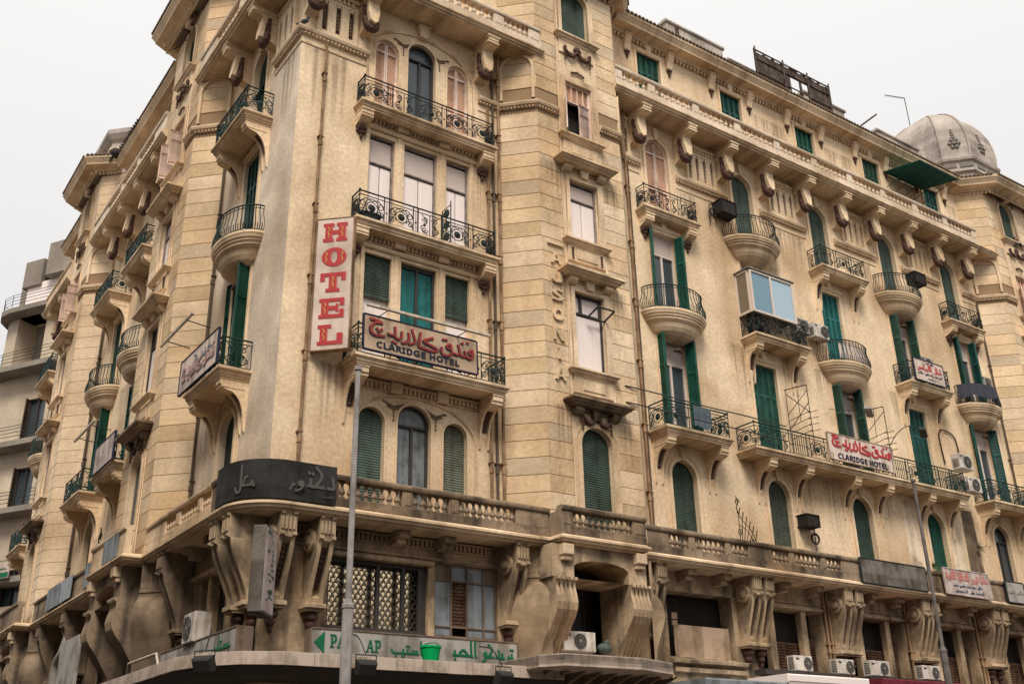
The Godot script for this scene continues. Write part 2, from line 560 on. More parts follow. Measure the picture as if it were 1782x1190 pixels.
func window(xf: Transform3D, kind: String, w: float, h: float, rise := 0.0, a := "green") -> Node3D:
	var k := "%s %.2f %.2f %.2f " % [kind, w, h, rise]
	var o := hold("window", H, xf)
	if kind == "roller":
		part("roller_shutter", key(k + "s", func(): return slats(w, h, rise, 0.075, -0.17)), M[a], o)
	elif kind == "roller_up":     # half raised over white boarding
		part("roller_shutter", key(k + "s", func(): return slats(w, h, 0, 0.075, -0.12, h - 1.32, 0.018, 0.09)), M[a], o)
		part("board", key(k + "b", func(): return boards(w, h - 0.9, -0.2)), M.board, o)
	elif kind == "boards":
		part("frame", key(k + "f", func(): return frame(w, h, 0.06, -0.2, -0.1, [h * 0.7])), M.curtain, o)
		part("transom_panel", key(k + "t", func(): return fill(w - 0.14, h - 0.13, 0, -0.16, h * 0.7 + 0.06)), M.blind, o)
		for s in [-1, 1]:
			part("leaf", key(k + "l", func(): return leaf_panel(w / 2 - 0.09, h * 0.7 - 0.06)), M.board, o, T(s * (w / 4 - 0.03), 0.02, -0.16))
	elif kind == "plain_boards":
		part("board", key(k + "b", func(): return boards(w, h * 0.72, -0.15)), M.board, o)
		part("transom_panel", key(k + "t", func(): return fill(w, h - 0.06, 0, -0.2, h * 0.74)), M.board, o)
		part("frame", key(k + "f", func(): return frame(w, h, 0.08, -0.2, -0.1, [h * 0.73], [-w * 0.2], h * 0.73)), M.frame_dark, o)
	elif kind == "glazed":
		part("frame", key(k + "f", func(): return frame(w, h, 0.075, -0.22, -0.12, [h - rise - 0.12, ], [0.0], 0.0, rise, h - rise - 0.12)), M.frame_dark, o)
		part("pane", key(k + "g", func(): return fill(w - 0.02, h - 0.01, rise, -0.2)), M[a], o)
	elif kind == "closed":          # two or four louvred leaves shut flush with the wall
		var n := 2 if w < 1.0 else 4
		for i in n:
			part("shutter", key(k + "l", func(): return shutter(w / n - 0.012, h - 0.03)), M[a], o, T(-w / 2 + (i + 0.5) * w / n, 0.015, -0.1))
		part("backing", key(k + "bk", func(): return fill(w, h, 0, -0.2)), M.inside, o)
	elif kind == "arch_shutter" or kind == "arch_plain":
		var lv := kind == "arch_shutter"
		part("shutter", key(k + "l", func(): return arch_leaf(w, h, rise, lv)), M[a], o)
		part("louvers" if lv else "backing", key(k + "m", func(): return slats(w - 0.05, h - 0.03, rise, 0.07, -0.16)), M.louver if lv else M[a], o)
	elif kind == "doors":           # french door, leaves of the shutters thrown open
		part("frame", key(k + "f", func(): return frame(w, h, 0.08, -0.24, -0.15, [h * 0.74], [0.0], 0.0, 0, h * 0.74)), M.frame_white, o)
		part("blind", key(k + "t", func(): return fill(w - 0.14, h - 0.07, 0, -0.2, h * 0.76)), M.blind, o)
		part("pane", key(k + "g", func(): return fill(w - 0.1, h * 0.74, 0, -0.22)), M.glass_dark, o)
	return o

func leaves(o: Node3D, w: float, h: float, al: float, ar: float, a := "green") -> void:
	var lw := w * 0.29
	var m := key("leaf %.2f %.2f" % [lw, h], func():
		var b := MB.new()
		var s := shutter(lw, h, true)
		var sv: PackedVector3Array = s.surface_get_arrays(0)[Mesh.ARRAY_VERTEX]
		var sn: PackedVector3Array = s.surface_get_arrays(0)[Mesh.ARRAY_NORMAL]
		for z in [0.0, 0.062]:
			for i in sv.size():
				b.v.append(sv[i] + V(0, 0, z))
			b.n.append_array(sn)
		return b.mesh())
	part("shutter", m, M[a], o, Transform3D(Basis(Vector3.UP, -al), V(-w / 2 + 0.02, 0.01, 0.0)))
	part("shutter", m, M[a], o, Transform3D(Basis(Vector3.UP, PI + ar), V(w / 2 - 0.02, 0.01, 0.0)))

func shutter(w: float, h: float, hinge := false) -> ArrayMesh:
	var b := MB.new()
	b.x = T(w / 2 if hinge else 0.0, 0, 0)
	var s := 0.055
	b.slabz(V(-w / 2, 0, -0.025), V(-w / 2 + s, h, 0.025), 0.008)
	b.slabz(V(w / 2 - s, 0, -0.025), V(w / 2, h, 0.025), 0.008)
	var mid := h * 0.66
	for r in [[0.0, 0.14], [mid, mid + 0.1], [h - 0.09, h]]:
		b.slabz(V(-w / 2 + s - 0.002, r[0], -0.022), V(w / 2 - s + 0.002, r[1], 0.022), 0.006)
	for g in [[0.14, mid], [mid + 0.1, h - 0.09]]:
		var y: float = g[0]
		while y < g[1] - 0.01:
			var y1: float = minf(y + 0.07, g[1])
			b.quad(V(-w / 2 + s, y, 0.014), V(w / 2 - s, y, 0.014), V(w / 2 - s, y1, -0.014), V(-w / 2 + s, y1, -0.014))
			b.quad(V(-w / 2 + s, y1, -0.014), V(w / 2 - s, y1, -0.014), V(w / 2 - s, y1, 0.014), V(-w / 2 + s, y1, 0.014))
			y = y1
	return b.mesh()

func arch_leaf(w: float, h: float, rise: float, louv: bool) -> ArrayMesh:
	var b := MB.new()
	var sp := h - rise
	var s := 0.07
	for q in [[-w / 2, -w / 2 + s], [w / 2 - s, w / 2]]:
		b.slabz(V(q[0], 0, -0.16), V(q[1], sp, -0.08), 0.01)
	if louv:
		for q in [[-0.06, -0.006], [0.006, 0.06]]:
			b.slabz(V(q[0], 0, -0.16), V(q[1], h - 0.1, -0.08), 0.01)
	else:
		b.slabz(V(-0.03, 0, -0.15), V(0.03, h - 0.1, -0.1), 0.01)
	for y in ([0.0, h * 0.36, sp - 0.05] if louv else [0.0, sp - 0.05]):
		b.slabz(V(-w / 2 + s, y, -0.155), V(w / 2 - s, y + 0.07, -0.085), 0.008)
	var a := arch_pts(0, w, sp, rise, 12)
	var c := arch_pts(0, w - 2 * s, sp, rise - s, 12)
	for i in 12:
		b.quad(V(c[i].x, c[i].y, -0.08), V(c[i + 1].x, c[i + 1].y, -0.08), V(a[i + 1].x, a[i + 1].y, -0.08), V(a[i].x, a[i].y, -0.08))
		b.quad(V(c[i + 1].x, c[i + 1].y, -0.08), V(c[i].x, c[i].y, -0.08), V(c[i].x, c[i].y, -0.16), V(c[i + 1].x, c[i + 1].y, -0.16))
	return b.mesh()

func frame(w: float, h: float, t: float, z0: float, z1: float, bars := [], mull := [], mull_from := 0.0, rise := 0.0, mull_to := 0.0) -> ArrayMesh:
	var b := MB.new()
	var sp := h - rise
	b.slabz(V(-w / 2, 0, z0), V(-w / 2 + t, sp, z1), 0.012)
	b.slabz(V(w / 2 - t, 0, z0), V(w / 2, sp, z1), 0.012)
	if rise <= 0:
		b.slabz(V(-w / 2 + t, h - t, z0), V(w / 2 - t, h, z1 - 0.003), 0.012)
	else:
		var a := arch_pts(0, w, sp, rise, 12)
		var c := arch_pts(0, w - 2 * t, sp, rise - t, 12)
		for i in 12:
			b.quad(V(c[i].x, c[i].y, z1), V(c[i + 1].x, c[i + 1].y, z1), V(a[i + 1].x, a[i + 1].y, z1), V(a[i].x, a[i].y, z1))
			b.quad(V(c[i + 1].x, c[i + 1].y, z1), V(c[i].x, c[i].y, z1), V(c[i].x, c[i].y, z0), V(c[i + 1].x, c[i + 1].y, z0))
	b.slabz(V(-w / 2 + t, 0, z0), V(w / 2 - t, t, z1 - 0.003), 0.012)
	for y in bars:
		b.slabz(V(-w / 2 + t, y, z0), V(w / 2 - t, y + t, z1 - 0.003), 0.012)
	for m in mull:
		b.slabz(V(m - t * 0.55, maxf(t, mull_from + t), z0), V(m + t * 0.55, mull_to if mull_to > 0 else h - t, z1 - 0.006), 0.012)
	return b.mesh()

func boards(w: float, h: float, z: float) -> ArrayMesh:
	var b := MB.new()
	var n := maxi(2, int(w / 0.35))
	for i in n:
		b.slabz(V(-w / 2 + i * w / n + 0.004, 0, z - 0.04), V(-w / 2 + (i + 1) * w / n - 0.004, h, z), 0.006)
	return b.mesh()

func leaf_panel(w: float, h: float) -> ArrayMesh:
	var b := MB.new()
	b.slabz(V(-w / 2, 0, -0.04), V(w / 2, h, 0), 0.008)
	b.slabz(V(-w / 2 + 0.07, 0.1, -0.01), V(w / 2 - 0.07, h - 0.09, 0.014), 0.012)
	return b.mesh()

# ---------- balconies ----------
const LIP := [Vector2(0, -0.27), Vector2(0.03, -0.27), Vector2(0.03, -0.23), Vector2(0.07, -0.2), Vector2(0.075, -0.13), Vector2(0.11, -0.1), Vector2(0.15, -0.085), Vector2(0.15, -0.02), Vector2(0.13, 0.0), Vector2(0, 0)]

func slab(w: float, d: float) -> ArrayMesh:
	var b := MB.new()
	var i := 0.15
	var p := [Vector2(-w / 2 + i, 0), Vector2(-w / 2 + i, d - i), Vector2(w / 2 - i, d - i), Vector2(w / 2 - i, 0)]
	b.sweep(LIP, p, false)
	b.quad(V(-w / 2 + i, 0, d - i), V(w / 2 - i, 0, d - i), V(w / 2 - i, 0, 0), V(-w / 2 + i, 0, 0))
	b.quad(V(-w / 2 + i, -0.27, 0), V(w / 2 - i, -0.27, 0), V(w / 2 - i, -0.27, d - i), V(-w / 2 + i, -0.27, d - i))
	return b.mesh()

func console(dep: float) -> ArrayMesh:      # scrolled bracket with a hollow front; the slab's underside is y = -0.27
	var b := MB.new()
	var t := -0.271
	var c := PackedVector2Array([Vector2(0, t), Vector2(dep - 0.17, t), Vector2(dep - 0.17, t - 0.2), Vector2(dep - 0.21, t - 0.24), Vector2(dep - 0.24, t - 0.24), Vector2(dep - 0.24, t - 0.31), Vector2(dep - 0.34, t - 0.36), Vector2(dep - 0.42, t - 0.38)])
	var inner := c.duplicate()
	for i in 8:
		var a := (PI / 2) * (i + 1) / 8.0
		c.append(Vector2(0.09 + (dep - 0.51) * (1 - sin(a)), t - 0.38 - 0.82 * (1 - cos(a))))
		inner.append(Vector2(maxf(0.02, (dep - 0.55) * (1 - sin(a)) - 0.06), t - 0.40 - 0.72 * (1 - cos(a))))
	c.append(Vector2(0.05, t - 1.5)); c.append(Vector2(0, t - 1.55))
	inner.append(Vector2(0.0, t - 1.2))
	b.side(c, -0.18, -0.12)
	b.side(c, 0.12, 0.18)
	b.side(inner, -0.122, 0.122)
	b.box(V(-0.2, t - 0.06, 0.0), V(0.2, t - 0.003, dep - 0.145))
	b.box(V(-0.195, t - 0.3, 0.1), V(0.195, t - 0.25, dep - 0.215))
	return b.mesh()

func console_small(dep: float) -> ArrayMesh:
	var b := MB.new()
	var t := -0.271
	b.side(PackedVector2Array([Vector2(0, t), Vector2(dep - 0.11, t), Vector2(dep - 0.11, t - 0.19), Vector2(dep - 0.15, t - 0.23), Vector2(dep - 0.15, t - 0.29), Vector2(dep - 0.3, t - 0.36), Vector2(0, t - 0.46)]), -0.2, 0.2)
	b.box(V(-0.215, t - 0.055, 0), V(0.215, t - 0.003, dep - 0.085))
	b.box(V(-0.21, t - 0.275, 0), V(0.21, t - 0.235, dep - 0.125))
	return b.mesh()

func leaf_drop() -> ArrayMesh:              # dark carved leaf under a small bracket
	var b := MB.new()
	b.ball(V(0, -0.8, 0.07), V(0.2, 0.09, 0.16), 8, 4)
	b.ball(V(0.03, -0.92, 0.06), V(0.13, 0.1, 0.11), 7, 4)
	b.ball(V(0.0, -1.06, 0.05), V(0.06, 0.11, 0.06), 6, 4)
	b.ball(V(-0.12, -0.87, 0.05), V(0.07, 0.06, 0.07), 6, 4)
	b.ball(V(0.13, -0.86, 0.05), V(0.06, 0.05, 0.07), 6, 4)
	return b.mesh()

func spiral(c: Vector2, r0: float, r1: float, a0: float, turns: float, n := 16) -> Array:
	var o := []
	for i in n + 1:
		var t := float(i) / n
		var a := a0 + turns * TAU * t
		var r := lerpf(r0, r1, t)
		o.append(Vector3(c.x + cos(a) * r, c.y + sin(a) * r, 0))
	return o

func smooth(p: Array, k := 5) -> Array:     # Catmull-Rom through the points
	var o := []
	for i in p.size() - 1:
		var a = p[maxi(i - 1, 0)]
		var b = p[i]
		var c = p[i + 1]
		var d = p[mini(i + 2, p.size() - 1)]
		for j in k:
			o.append(b.cubic_interpolate(c, a, d, float(j) / k))
	o.append(p[p.size() - 1])
	return o

func scroll_panel(b: MB, w: float, h: float, kind: int) -> void:     # ironwork between two posts; local x from 0 to w
	var m := w / 2
	var r := 0.0165
	if kind == 0:
		var c := Vector2(m, h * 0.48)
		b.tube(spiral(c, h * 0.27, h * 0.27, 0, 1, 18), r, 4)
		b.tube(spiral(c, h * 0.15, h * 0.15, 0, 1, 12), r, 4)
		for i in 8:
			var a := TAU * i / 8
			b.ball(V(c.x + cos(a) * h * 0.09, c.y + sin(a) * h * 0.09, 0), V(0.045, 0.045, 0.018), 5, 3)
		b.ball(V(c.x, c.y, 0.01), V(0.05, 0.05, 0.035), 6, 4)
		b.tube(smooth([V(0.02, h * 0.62, 0), V(w * 0.25, h * 0.88, 0), V(m, h * 0.8, 0), V(w * 0.75, h * 0.88, 0), V(w - 0.02, h * 0.62, 0)]), r, 4)
		for s in [-1, 1]:
			var q := Vector2(m + s * w * 0.35, h * 0.66)
			b.tube(spiral(q, h * 0.19, h * 0.05, (PI if s > 0 else 0.0) , 1.2 * s, 16), r, 4)
			q = Vector2(m + s * w * 0.36, h * 0.25)
			b.tube(spiral(q, h * 0.17, h * 0.04, (PI if s > 0 else 0.0), -1.25 * s, 16), r, 4)
			b.tube(smooth([V(m + s * w * 0.48, h * 0.1, 0), V(m + s * w * 0.3, h * 0.45, 0), V(m + s * w * 0.2, h * 0.8, 0), V(m, h * 0.9, 0)]), r, 4)
	elif kind == 1:
		for s in [-1, 1]:
			b.tube(smooth([V(m + s * w * 0.1, 0.02, 0), V(m + s * w * 0.38, h * 0.3, 0), V(m + s * w * 0.12, h * 0.62, 0), V(m + s * w * 0.35, h * 0.95, 0)]), r, 4)
			b.tube(spiral(Vector2(m + s * w * 0.22, h * 0.22), h * 0.16, h * 0.03, 0, 1.4 * s, 16), r, 4)
			b.tube(spiral(Vector2(m + s * w * 0.2, h * 0.74), h * 0.15, h * 0.03, PI, -1.4 * s, 16), r, 4)
			b.ball(V(m + s * w * 0.22, h * 0.47, 0), V(0.05, 0.07, 0.02), 5, 3)
		b.tube([V(m, 0, 0), V(m, h, 0)], r, 4)
	else:
		var n := int(w / 0.11)
		for i in n:
			var xx := w * (i + 0.5) / n
			b.tube([V(xx, 0, 0), V(xx, h, 0)], r, 4)
			b.ball(V(xx, h * 0.5, 0), V(0.028, 0.06, 0.028), 5, 3)

func rail_mesh(w: float, d: float, kinds := [0, 1, 0], h := 0.92, pw := 1.0) -> ArrayMesh:
	var b := MB.new()
	var z := d - 0.12
	var l := w / 2 - 0.13
	var lo := 0.06
	var hi := h - 0.13
	var path := [[V(-l, 0, 0), V(-l, 0, z)], [V(-l, 0, z), V(l, 0, z)], [V(l, 0, z), V(l, 0, 0)]]
	for e in path:
		var a: Vector3 = e[0]
		var c: Vector3 = e[1]
		var dir := (c - a).normalized()
		var ln := a.distance_to(c)
		if ln < 0.05:
			continue
		for q in [[lo, 0.019], [hi, 0.017], [h, 0.03]]:
			b.tube([a + V(0, q[0], 0), c + V(0, q[0], 0)], q[1], 4)
		var n := maxi(1, int(round(ln / pw)))
		var gap := 0.17 if n > 1 else 0.0
		var cell := (ln - gap * (n - 1)) / n
		for i in n:
			var s := i * (cell + gap)
			for t in [s, s + cell]:
				b.x = Transform3D()
				b.tube([a + dir * t + V(0, 0.0, 0), a + dir * t + V(0, h, 0)], 0.021, 4)
			b.x = Transform3D(Basis(dir, Vector3.UP, dir.cross(Vector3.UP)), a + dir * s + V(0, lo, 0))
			scroll_panel(b, cell, hi - lo, kinds[i % kinds.size()])
			b.x = Transform3D()
			if i < n - 1:
				var g := a + dir * (s + cell + gap / 2)
				b.ball(g + V(0, h * 0.42, 0), V(0.035, 0.035, 0.035), 5, 3)
				b.tube([g + V(0, lo, 0), g + V(0, h * 0.8, 0)], 0.008, 4)
	for s in [-l, l]:
		b.ball(V(s, h + 0.03, z), V(0.04, 0.04, 0.04), 6, 4)
	return b.mesh()

func balcony(F: Transform3D, x: float, y: float, w: float, d: float, style: String, kinds := [0, 1, 0], iron := "iron", at := []) -> Node3D:
	var o := part("balcony", key("slab %.2f %.2f" % [w, d], func(): return slab(w, d)), M.trim, H, F * T(x, y, 0))
	part("railing", key("rail %.2f %.2f %s" % [w, d, kinds], func(): return rail_mesh(w, d, kinds)), M[iron], o)
	var spots := at
	if spots.is_empty():
		spots = [-w / 2 + 0.36, w / 2 - 0.36]
	for s in spots:
		if style == "deep":
			part("bracket", key("con %.2f" % d, func(): return console(d)), M.wall, o, T(s, 0, 0))
			part("hollow_shade", key("hol %.2f" % d, func(): return hollow(d)), M.fruit, o, T(s, 0, 0))
		else:
			part("bracket", key("cos %.2f" % d, func(): return console_small(d)), M.wall, o, T(s, 0, 0))
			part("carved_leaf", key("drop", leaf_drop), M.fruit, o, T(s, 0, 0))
	return o

func hollow(dep: float) -> ArrayMesh:       # dark strip standing in for the shade in a bracket's hollow
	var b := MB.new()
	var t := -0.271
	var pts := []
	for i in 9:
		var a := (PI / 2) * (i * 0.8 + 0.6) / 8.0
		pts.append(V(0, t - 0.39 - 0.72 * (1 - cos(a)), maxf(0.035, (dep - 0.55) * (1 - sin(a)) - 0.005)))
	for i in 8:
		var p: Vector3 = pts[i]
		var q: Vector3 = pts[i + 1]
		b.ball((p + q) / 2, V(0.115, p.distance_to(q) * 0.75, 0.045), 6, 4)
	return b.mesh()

func round_balcony(F: Transform3D, x: float, y: float, iron := "iron", rx := 1.5, rz := 0.95) -> Node3D:
	var b := MB.new()
	var pr := [Vector2(0.05, -0.98), Vector2(0.3, -0.94), Vector2(0.5, -0.86), Vector2(0.63, -0.75), Vector2(0.71, -0.62), Vector2(0.755, -0.49), Vector2(0.77, -0.44), Vector2(0.81, -0.43), Vector2(0.81, -0.385), Vector2(0.86, -0.375), Vector2(0.875, -0.29), Vector2(0.915, -0.27), Vector2(0.915, -0.21), Vector2(0.955, -0.19), Vector2(0.985, -0.1), Vector2(1.0, -0.08), Vector2(1.0, -0.0), Vector2(0.97, 0.0), Vector2(0.0, 0.0)]
	var m := key("bowl %.2f %.2f" % [rx, rz], func():
		b.lathe(pr, 24, 0, PI, rx, rz)
		return b.mesh())
	var o := part("balcony", m, M.trim, H, F * T(x, y, 0))
	part("railing", key("bombe %.2f %.2f" % [rx, rz], func():
		var q := MB.new()
		var n := 22
		for i in n + 1:
			var a := PI * i / n
			var p := []
			for k in [[0.0, 0.93], [0.12, 0.985], [0.28, 1.0], [0.5, 0.945], [0.72, 0.91], [0.92, 0.915]]:
				p.append(V(cos(a) * rx * k[1], k[0], sin(a) * rz * k[1]))
			q.tube(smooth(p, 3), 0.0165, 4)
			if i < n:
				var c := a + PI / n / 2
				q.tube([V(cos(c) * rx * 0.95, 0.05, sin(c) * rz * 0.95), V(cos(c) * rx * 1.0, 0.17, sin(c) * rz * 1.0), V(cos(c) * rx * 0.985, 0.27, sin(c) * rz * 0.985)], 0.016, 4)
		for k in [[0.05, 0.955, 0.018], [0.83, 0.912, 0.015], [0.93, 0.915, 0.028]]:
			var p := []
			for i in 25:
				var a := PI * i / 24
				p.append(V(cos(a) * rx * k[1], k[0], sin(a) * rz * k[1]))
			q.tube(p, k[2], 4)
		return q.mesh()), M[iron], o)
	# moulded shell over the window beneath, with its dark clasp
	part("shell_hood", key("hood", func():
		var q := MB.new()
		q.lathe([Vector2(0.8, -1.75), Vector2(0.92, -1.3), Vector2(1.02, -0.95), Vector2(1.05, -0.7)], 16, 0, PI, 1.0, 0.2)
		q.x = T(0, -1.62, 0)
		q.v.append_array(surround(0, 1.3, -0.2, 0.42, 0.4, 0.2, 0.09).surface_get_arrays(0)[Mesh.ARRAY_VERTEX])
		for i in range(q.n.size(), q.v.size()):
			q.v[i] += V(0, -1.62, 0)
		q.n.append_array(surround(0, 1.3, -0.2, 0.42, 0.4, 0.2, 0.09).surface_get_arrays(0)[Mesh.ARRAY_NORMAL])
		return q.mesh()), M.wall, o)
	part("clasp", key("clasp", func():
		var q := MB.new()
		q.ball(V(0, -1.3, 0.22), V(0.13, 0.1, 0.1), 7, 4)
		q.ball(V(0.13, -1.34, 0.2), V(0.09, 0.06, 0.08), 6, 4)
		q.ball(V(-0.13, -1.34, 0.2), V(0.09, 0.06, 0.08), 6, 4)
		return q.mesh()), M.fruit, o)
	return o

# ---------- stone balustrades ----------
func baluster_mesh() -> ArrayMesh:
	var b := MB.new()
	b.box(V(-0.062, 0, -0.062), V(0.062, 0.04, 0.062))
	b.lathe([Vector2(0.055, 0.04), Vector2(0.06, 0.06), Vector2(0.036, 0.085), Vector2(0.08, 0.13), Vector2(0.093, 0.165), Vector2(0.078, 0.21), Vector2(0.042, 0.29), Vector2(0.034, 0.34), Vector2(0.05, 0.37), Vector2(0.05, 0.39), Vector2(0.036, 0.4), Vector2(0.036, 0.41)], 9, 0, TAU, 1, 1, Vector3(), true)
	b.box(V(-0.06, 0.41, -0.06), V(0.06, 0.46, 0.06))
	return b.mesh()

# pieces along x at depth z: [x0, x1, n] with n balusters, n = 0 a solid panel
func balustrade(F: Transform3D, y: float, z: float, pieces: Array, m: Material, loose := true, rail := true, base := 0.28) -> void:
	var b := MB.new()
	var x0: float = pieces[0][0]
	var x1: float = pieces[pieces.size() - 1][1]
	b.slabz(V(x0, y, z - 0.12), V(x1, y + base, z + 0.1), 0.012)
	if rail:
		b.sweep([Vector2(0, 0), Vector2(0.03, 0.0), Vector2(0.05, 0.05), Vector2(0.05, 0.11), Vector2(0.02, 0.14), Vector2(-0.24, 0.14), Vector2(-0.27, 0.0), Vector2(0, 0)].map(func(q): return q + Vector2(0, y + base + 0.462)), [Vector2(x0, z + 0.1), Vector2(x1, z + 0.1)])
	for p in pieces:
		if p[2] == 0:
			b.slabz(V(p[0], y + base + 0.001, z - 0.1), V(p[1], y + base + 0.461, z + 0.085), 0.012)
			if p[1] - p[0] < 0.7:
				b.slabz(V(p[0] + 0.07, y + base + 0.05, z), V(p[1] - 0.07, y + base + 0.41, z + 0.1), 0.01)
	var o := part("balustrade", b.mesh(), m, H, F)
	var bm := key("baluster", baluster_mesh)
	for p in pieces:
		for i in p[2]:
			if loose:
				part("baluster", bm, m, o, T(lerpf(p[0], p[1], (i + 0.5) / p[2]), y + base, z - 0.01))

# ---------- carved console with a mask-like shield under the top slab ----------
func mask_console(F: Transform3D, x: float) -> void:
	var o := part("console", key("mask", func():
		var b := MB.new()
		var t := 25.97
		b.side(PackedVector2Array([Vector2(0, t), Vector2(1.0, t), Vector2(1.0, t - 0.2), Vector2(0.96, t - 0.24), Vector2(0.93, t - 0.24), Vector2(0.93, t - 0.33), Vector2(0.86, t - 0.36), Vector2(0.72, t - 0.36), Vector2(0.58, t - 0.44), Vector2(0.48, t - 0.62), Vector2(0.36, t - 1.3), Vector2(0.0, t - 1.45)]), -0.2, 0.2)
		b.box(V(-0.25, t - 0.08, 0), V(0.25, t - 0.004, 1.03))
		b.box(V(-0.235, t - 0.3, 0), V(0.235, t - 0.245, 0.985))
		b.ext(PackedVector2Array([Vector2(-0.1, t + 0.0), Vector2(0.1, t), Vector2(0.07, t - 0.02), Vector2(-0.07, t - 0.02)]), 1.0, 1.04)
		# shield
		var s := PackedVector2Array([Vector2(-0.2, t - 0.42), Vector2(0.2, t - 0.42), Vector2(0.21, t - 0.8), Vector2(0.14, t - 1.2), Vector2(0.0, t - 1.3), Vector2(-0.14, t - 1.2), Vector2(-0.21, t - 0.8)])
		b.x = Transform3D(Basis(Vector3.RIGHT, 0.16), V(0, 3.95, 0.56))
		b.x = Transform3D(Basis(Vector3.RIGHT, -0.12), V(0, t - 0.42, 0.6)) * T(0, -(t - 0.42), 0)
		b.ext(s, -0.15, 0.0)
		b.x = Transform3D()
		for q in [-1, 1]:
			b.tube(spiral(Vector2(q * 0.215, t - 0.55), 0.12, 0.12, 0, 1, 12).map(func(p): return V(p.x * 0.3 + q * 0.15, p.y, 0.3 + (p.x - q * 0.215))), 0.03, 5)
		return b.mesh()), M.wall, H, F * T(x, 0, 0))
	part("garland", key("garland", func():
		var b := MB.new()
		var g := RandomNumberGenerator.new()
		g.seed = 5
		for i in 19:
			var a := PI + PI * i / 18.0
			var k := 0.11 + 0.055 * sin(PI * i / 18.0)
			var c := V(cos(a) * 0.235, 24.92 + sin(a) * 0.34 + (0.30 if i == 0 or i == 18 else 0.0), 0.42 + 0.05 * sin(PI * i / 18.0))
			b.ball(c + V(g.randf_range(-0.02, 0.02), g.randf_range(-0.02, 0.02), 0), V(k * 0.72, k * 0.85, k), 6, 4)
		for s in [-1, 1]:
			for i in 5:
				b.ball(V(s * 0.24, 25.0 + i * 0.11, 0.40), V(0.075, 0.085, 0.08), 6, 4)
		return b.mesh()), M.fruit, o)
	part("nail", key("nail", func():
		var b := MB.new()
		b.tube([V(-0.05, 25.33, 0.585), V(0.0, 25.30, 0.6), V(0.05, 25.33, 0.585)], 0.018, 5)
		return b.mesh()), M.fruit, o)

func grille_panel(F: Transform3D, x0: float, x1: float, n: int) -> void:
	var o := part("frieze_panel", key("fp %.2f %d" % [x1 - x0, n], func():
		var b := MB.new()
		var w := x1 - x0
		var y0 := 24.12
		var y1 := 25.2
		var p := w / n
		var s := p * 0.38
		b.slabz(V(0, y0 - 0.2, 0), V(w, y0, 0.13), 0.01)
		b.slabz(V(0, y1 + 0.1, 0), V(w, y1 + 0.2, 0.13), 0.01)
		for i in n + 1:
			var l := 0.0 if i == 0 else i * p - p / 2 + s / 2
			var r := w if i == n else i * p + p / 2 - s / 2
			b.slabz(V(l, y0 - 0.001, 0), V(r, y1 + 0.101, 0.125), 0.008)
		for i in n:
			b.lathe([Vector2(0, 0), Vector2(s * 0.5, 0.0), Vector2(s * 0.5, 0.1)], 8, 0, PI, 1, 1, V(i * p + p / 2, y1, 0.03))
		for i in int(w / 0.16):
			b.box(V(i * 0.16 + 0.03, y1 + 0.24, 0), V(i * 0.16 + 0.11, y1 + 0.42, 0.12))
		b.box(V(0, y1 + 0.42, 0), V(w, y1 + 0.5, 0.16))
		b.box(V(0, y1 + 0.2, -0.01), V(w, y1 + 0.43, 0.04))
		return b.mesh()), M.wall, H, F * T(x0, 0, 0))
	part("slot_shade", key("fb %.2f %d" % [x1 - x0, n], func():
		var b := MB.new()
		var w := x1 - x0
		for i in n:
			var c := w / n * (i + 0.5)
			b.box(V(c - w / n * 0.19, 24.13, -0.02), V(c + w / n * 0.19, 25.2, 0.012))
		return b.mesh()), M.fruit, o)  # dark sheet in each slot stands in for the shade of the recess
	part("beads", key("fc %.2f %d" % [x1 - x0, n], func():
		var b := MB.new()
		var w := x1 - x0
		for i in n:
			var c := w / n * (i + 0.5)
			var y := 24.3
			for k in [0.05, 0.06, 0.065, 0.07, 0.075]:
				y += k
				b.ball(V(c, y, 0.045), V(k * 0.85, k, 0.055), 6, 4)
				y += k + 0.01
			b.tube(spiral(Vector2(c, y + 0.1), 0.07, 0.07, 0, 1, 10).map(func(q): return q + V(0, 0, 0.04)), 0.022, 4, false)
		return b.mesh()), M.dark_brown, o)

# ---------- the projecting bay of banded stone, with chamfered sides ----------
const BW := 5.6
const BK := 0.95
var courses := []

func stone(i: int) -> Material:
	return M["stone%d" % ((i * 7 + i / 3) % 6)]

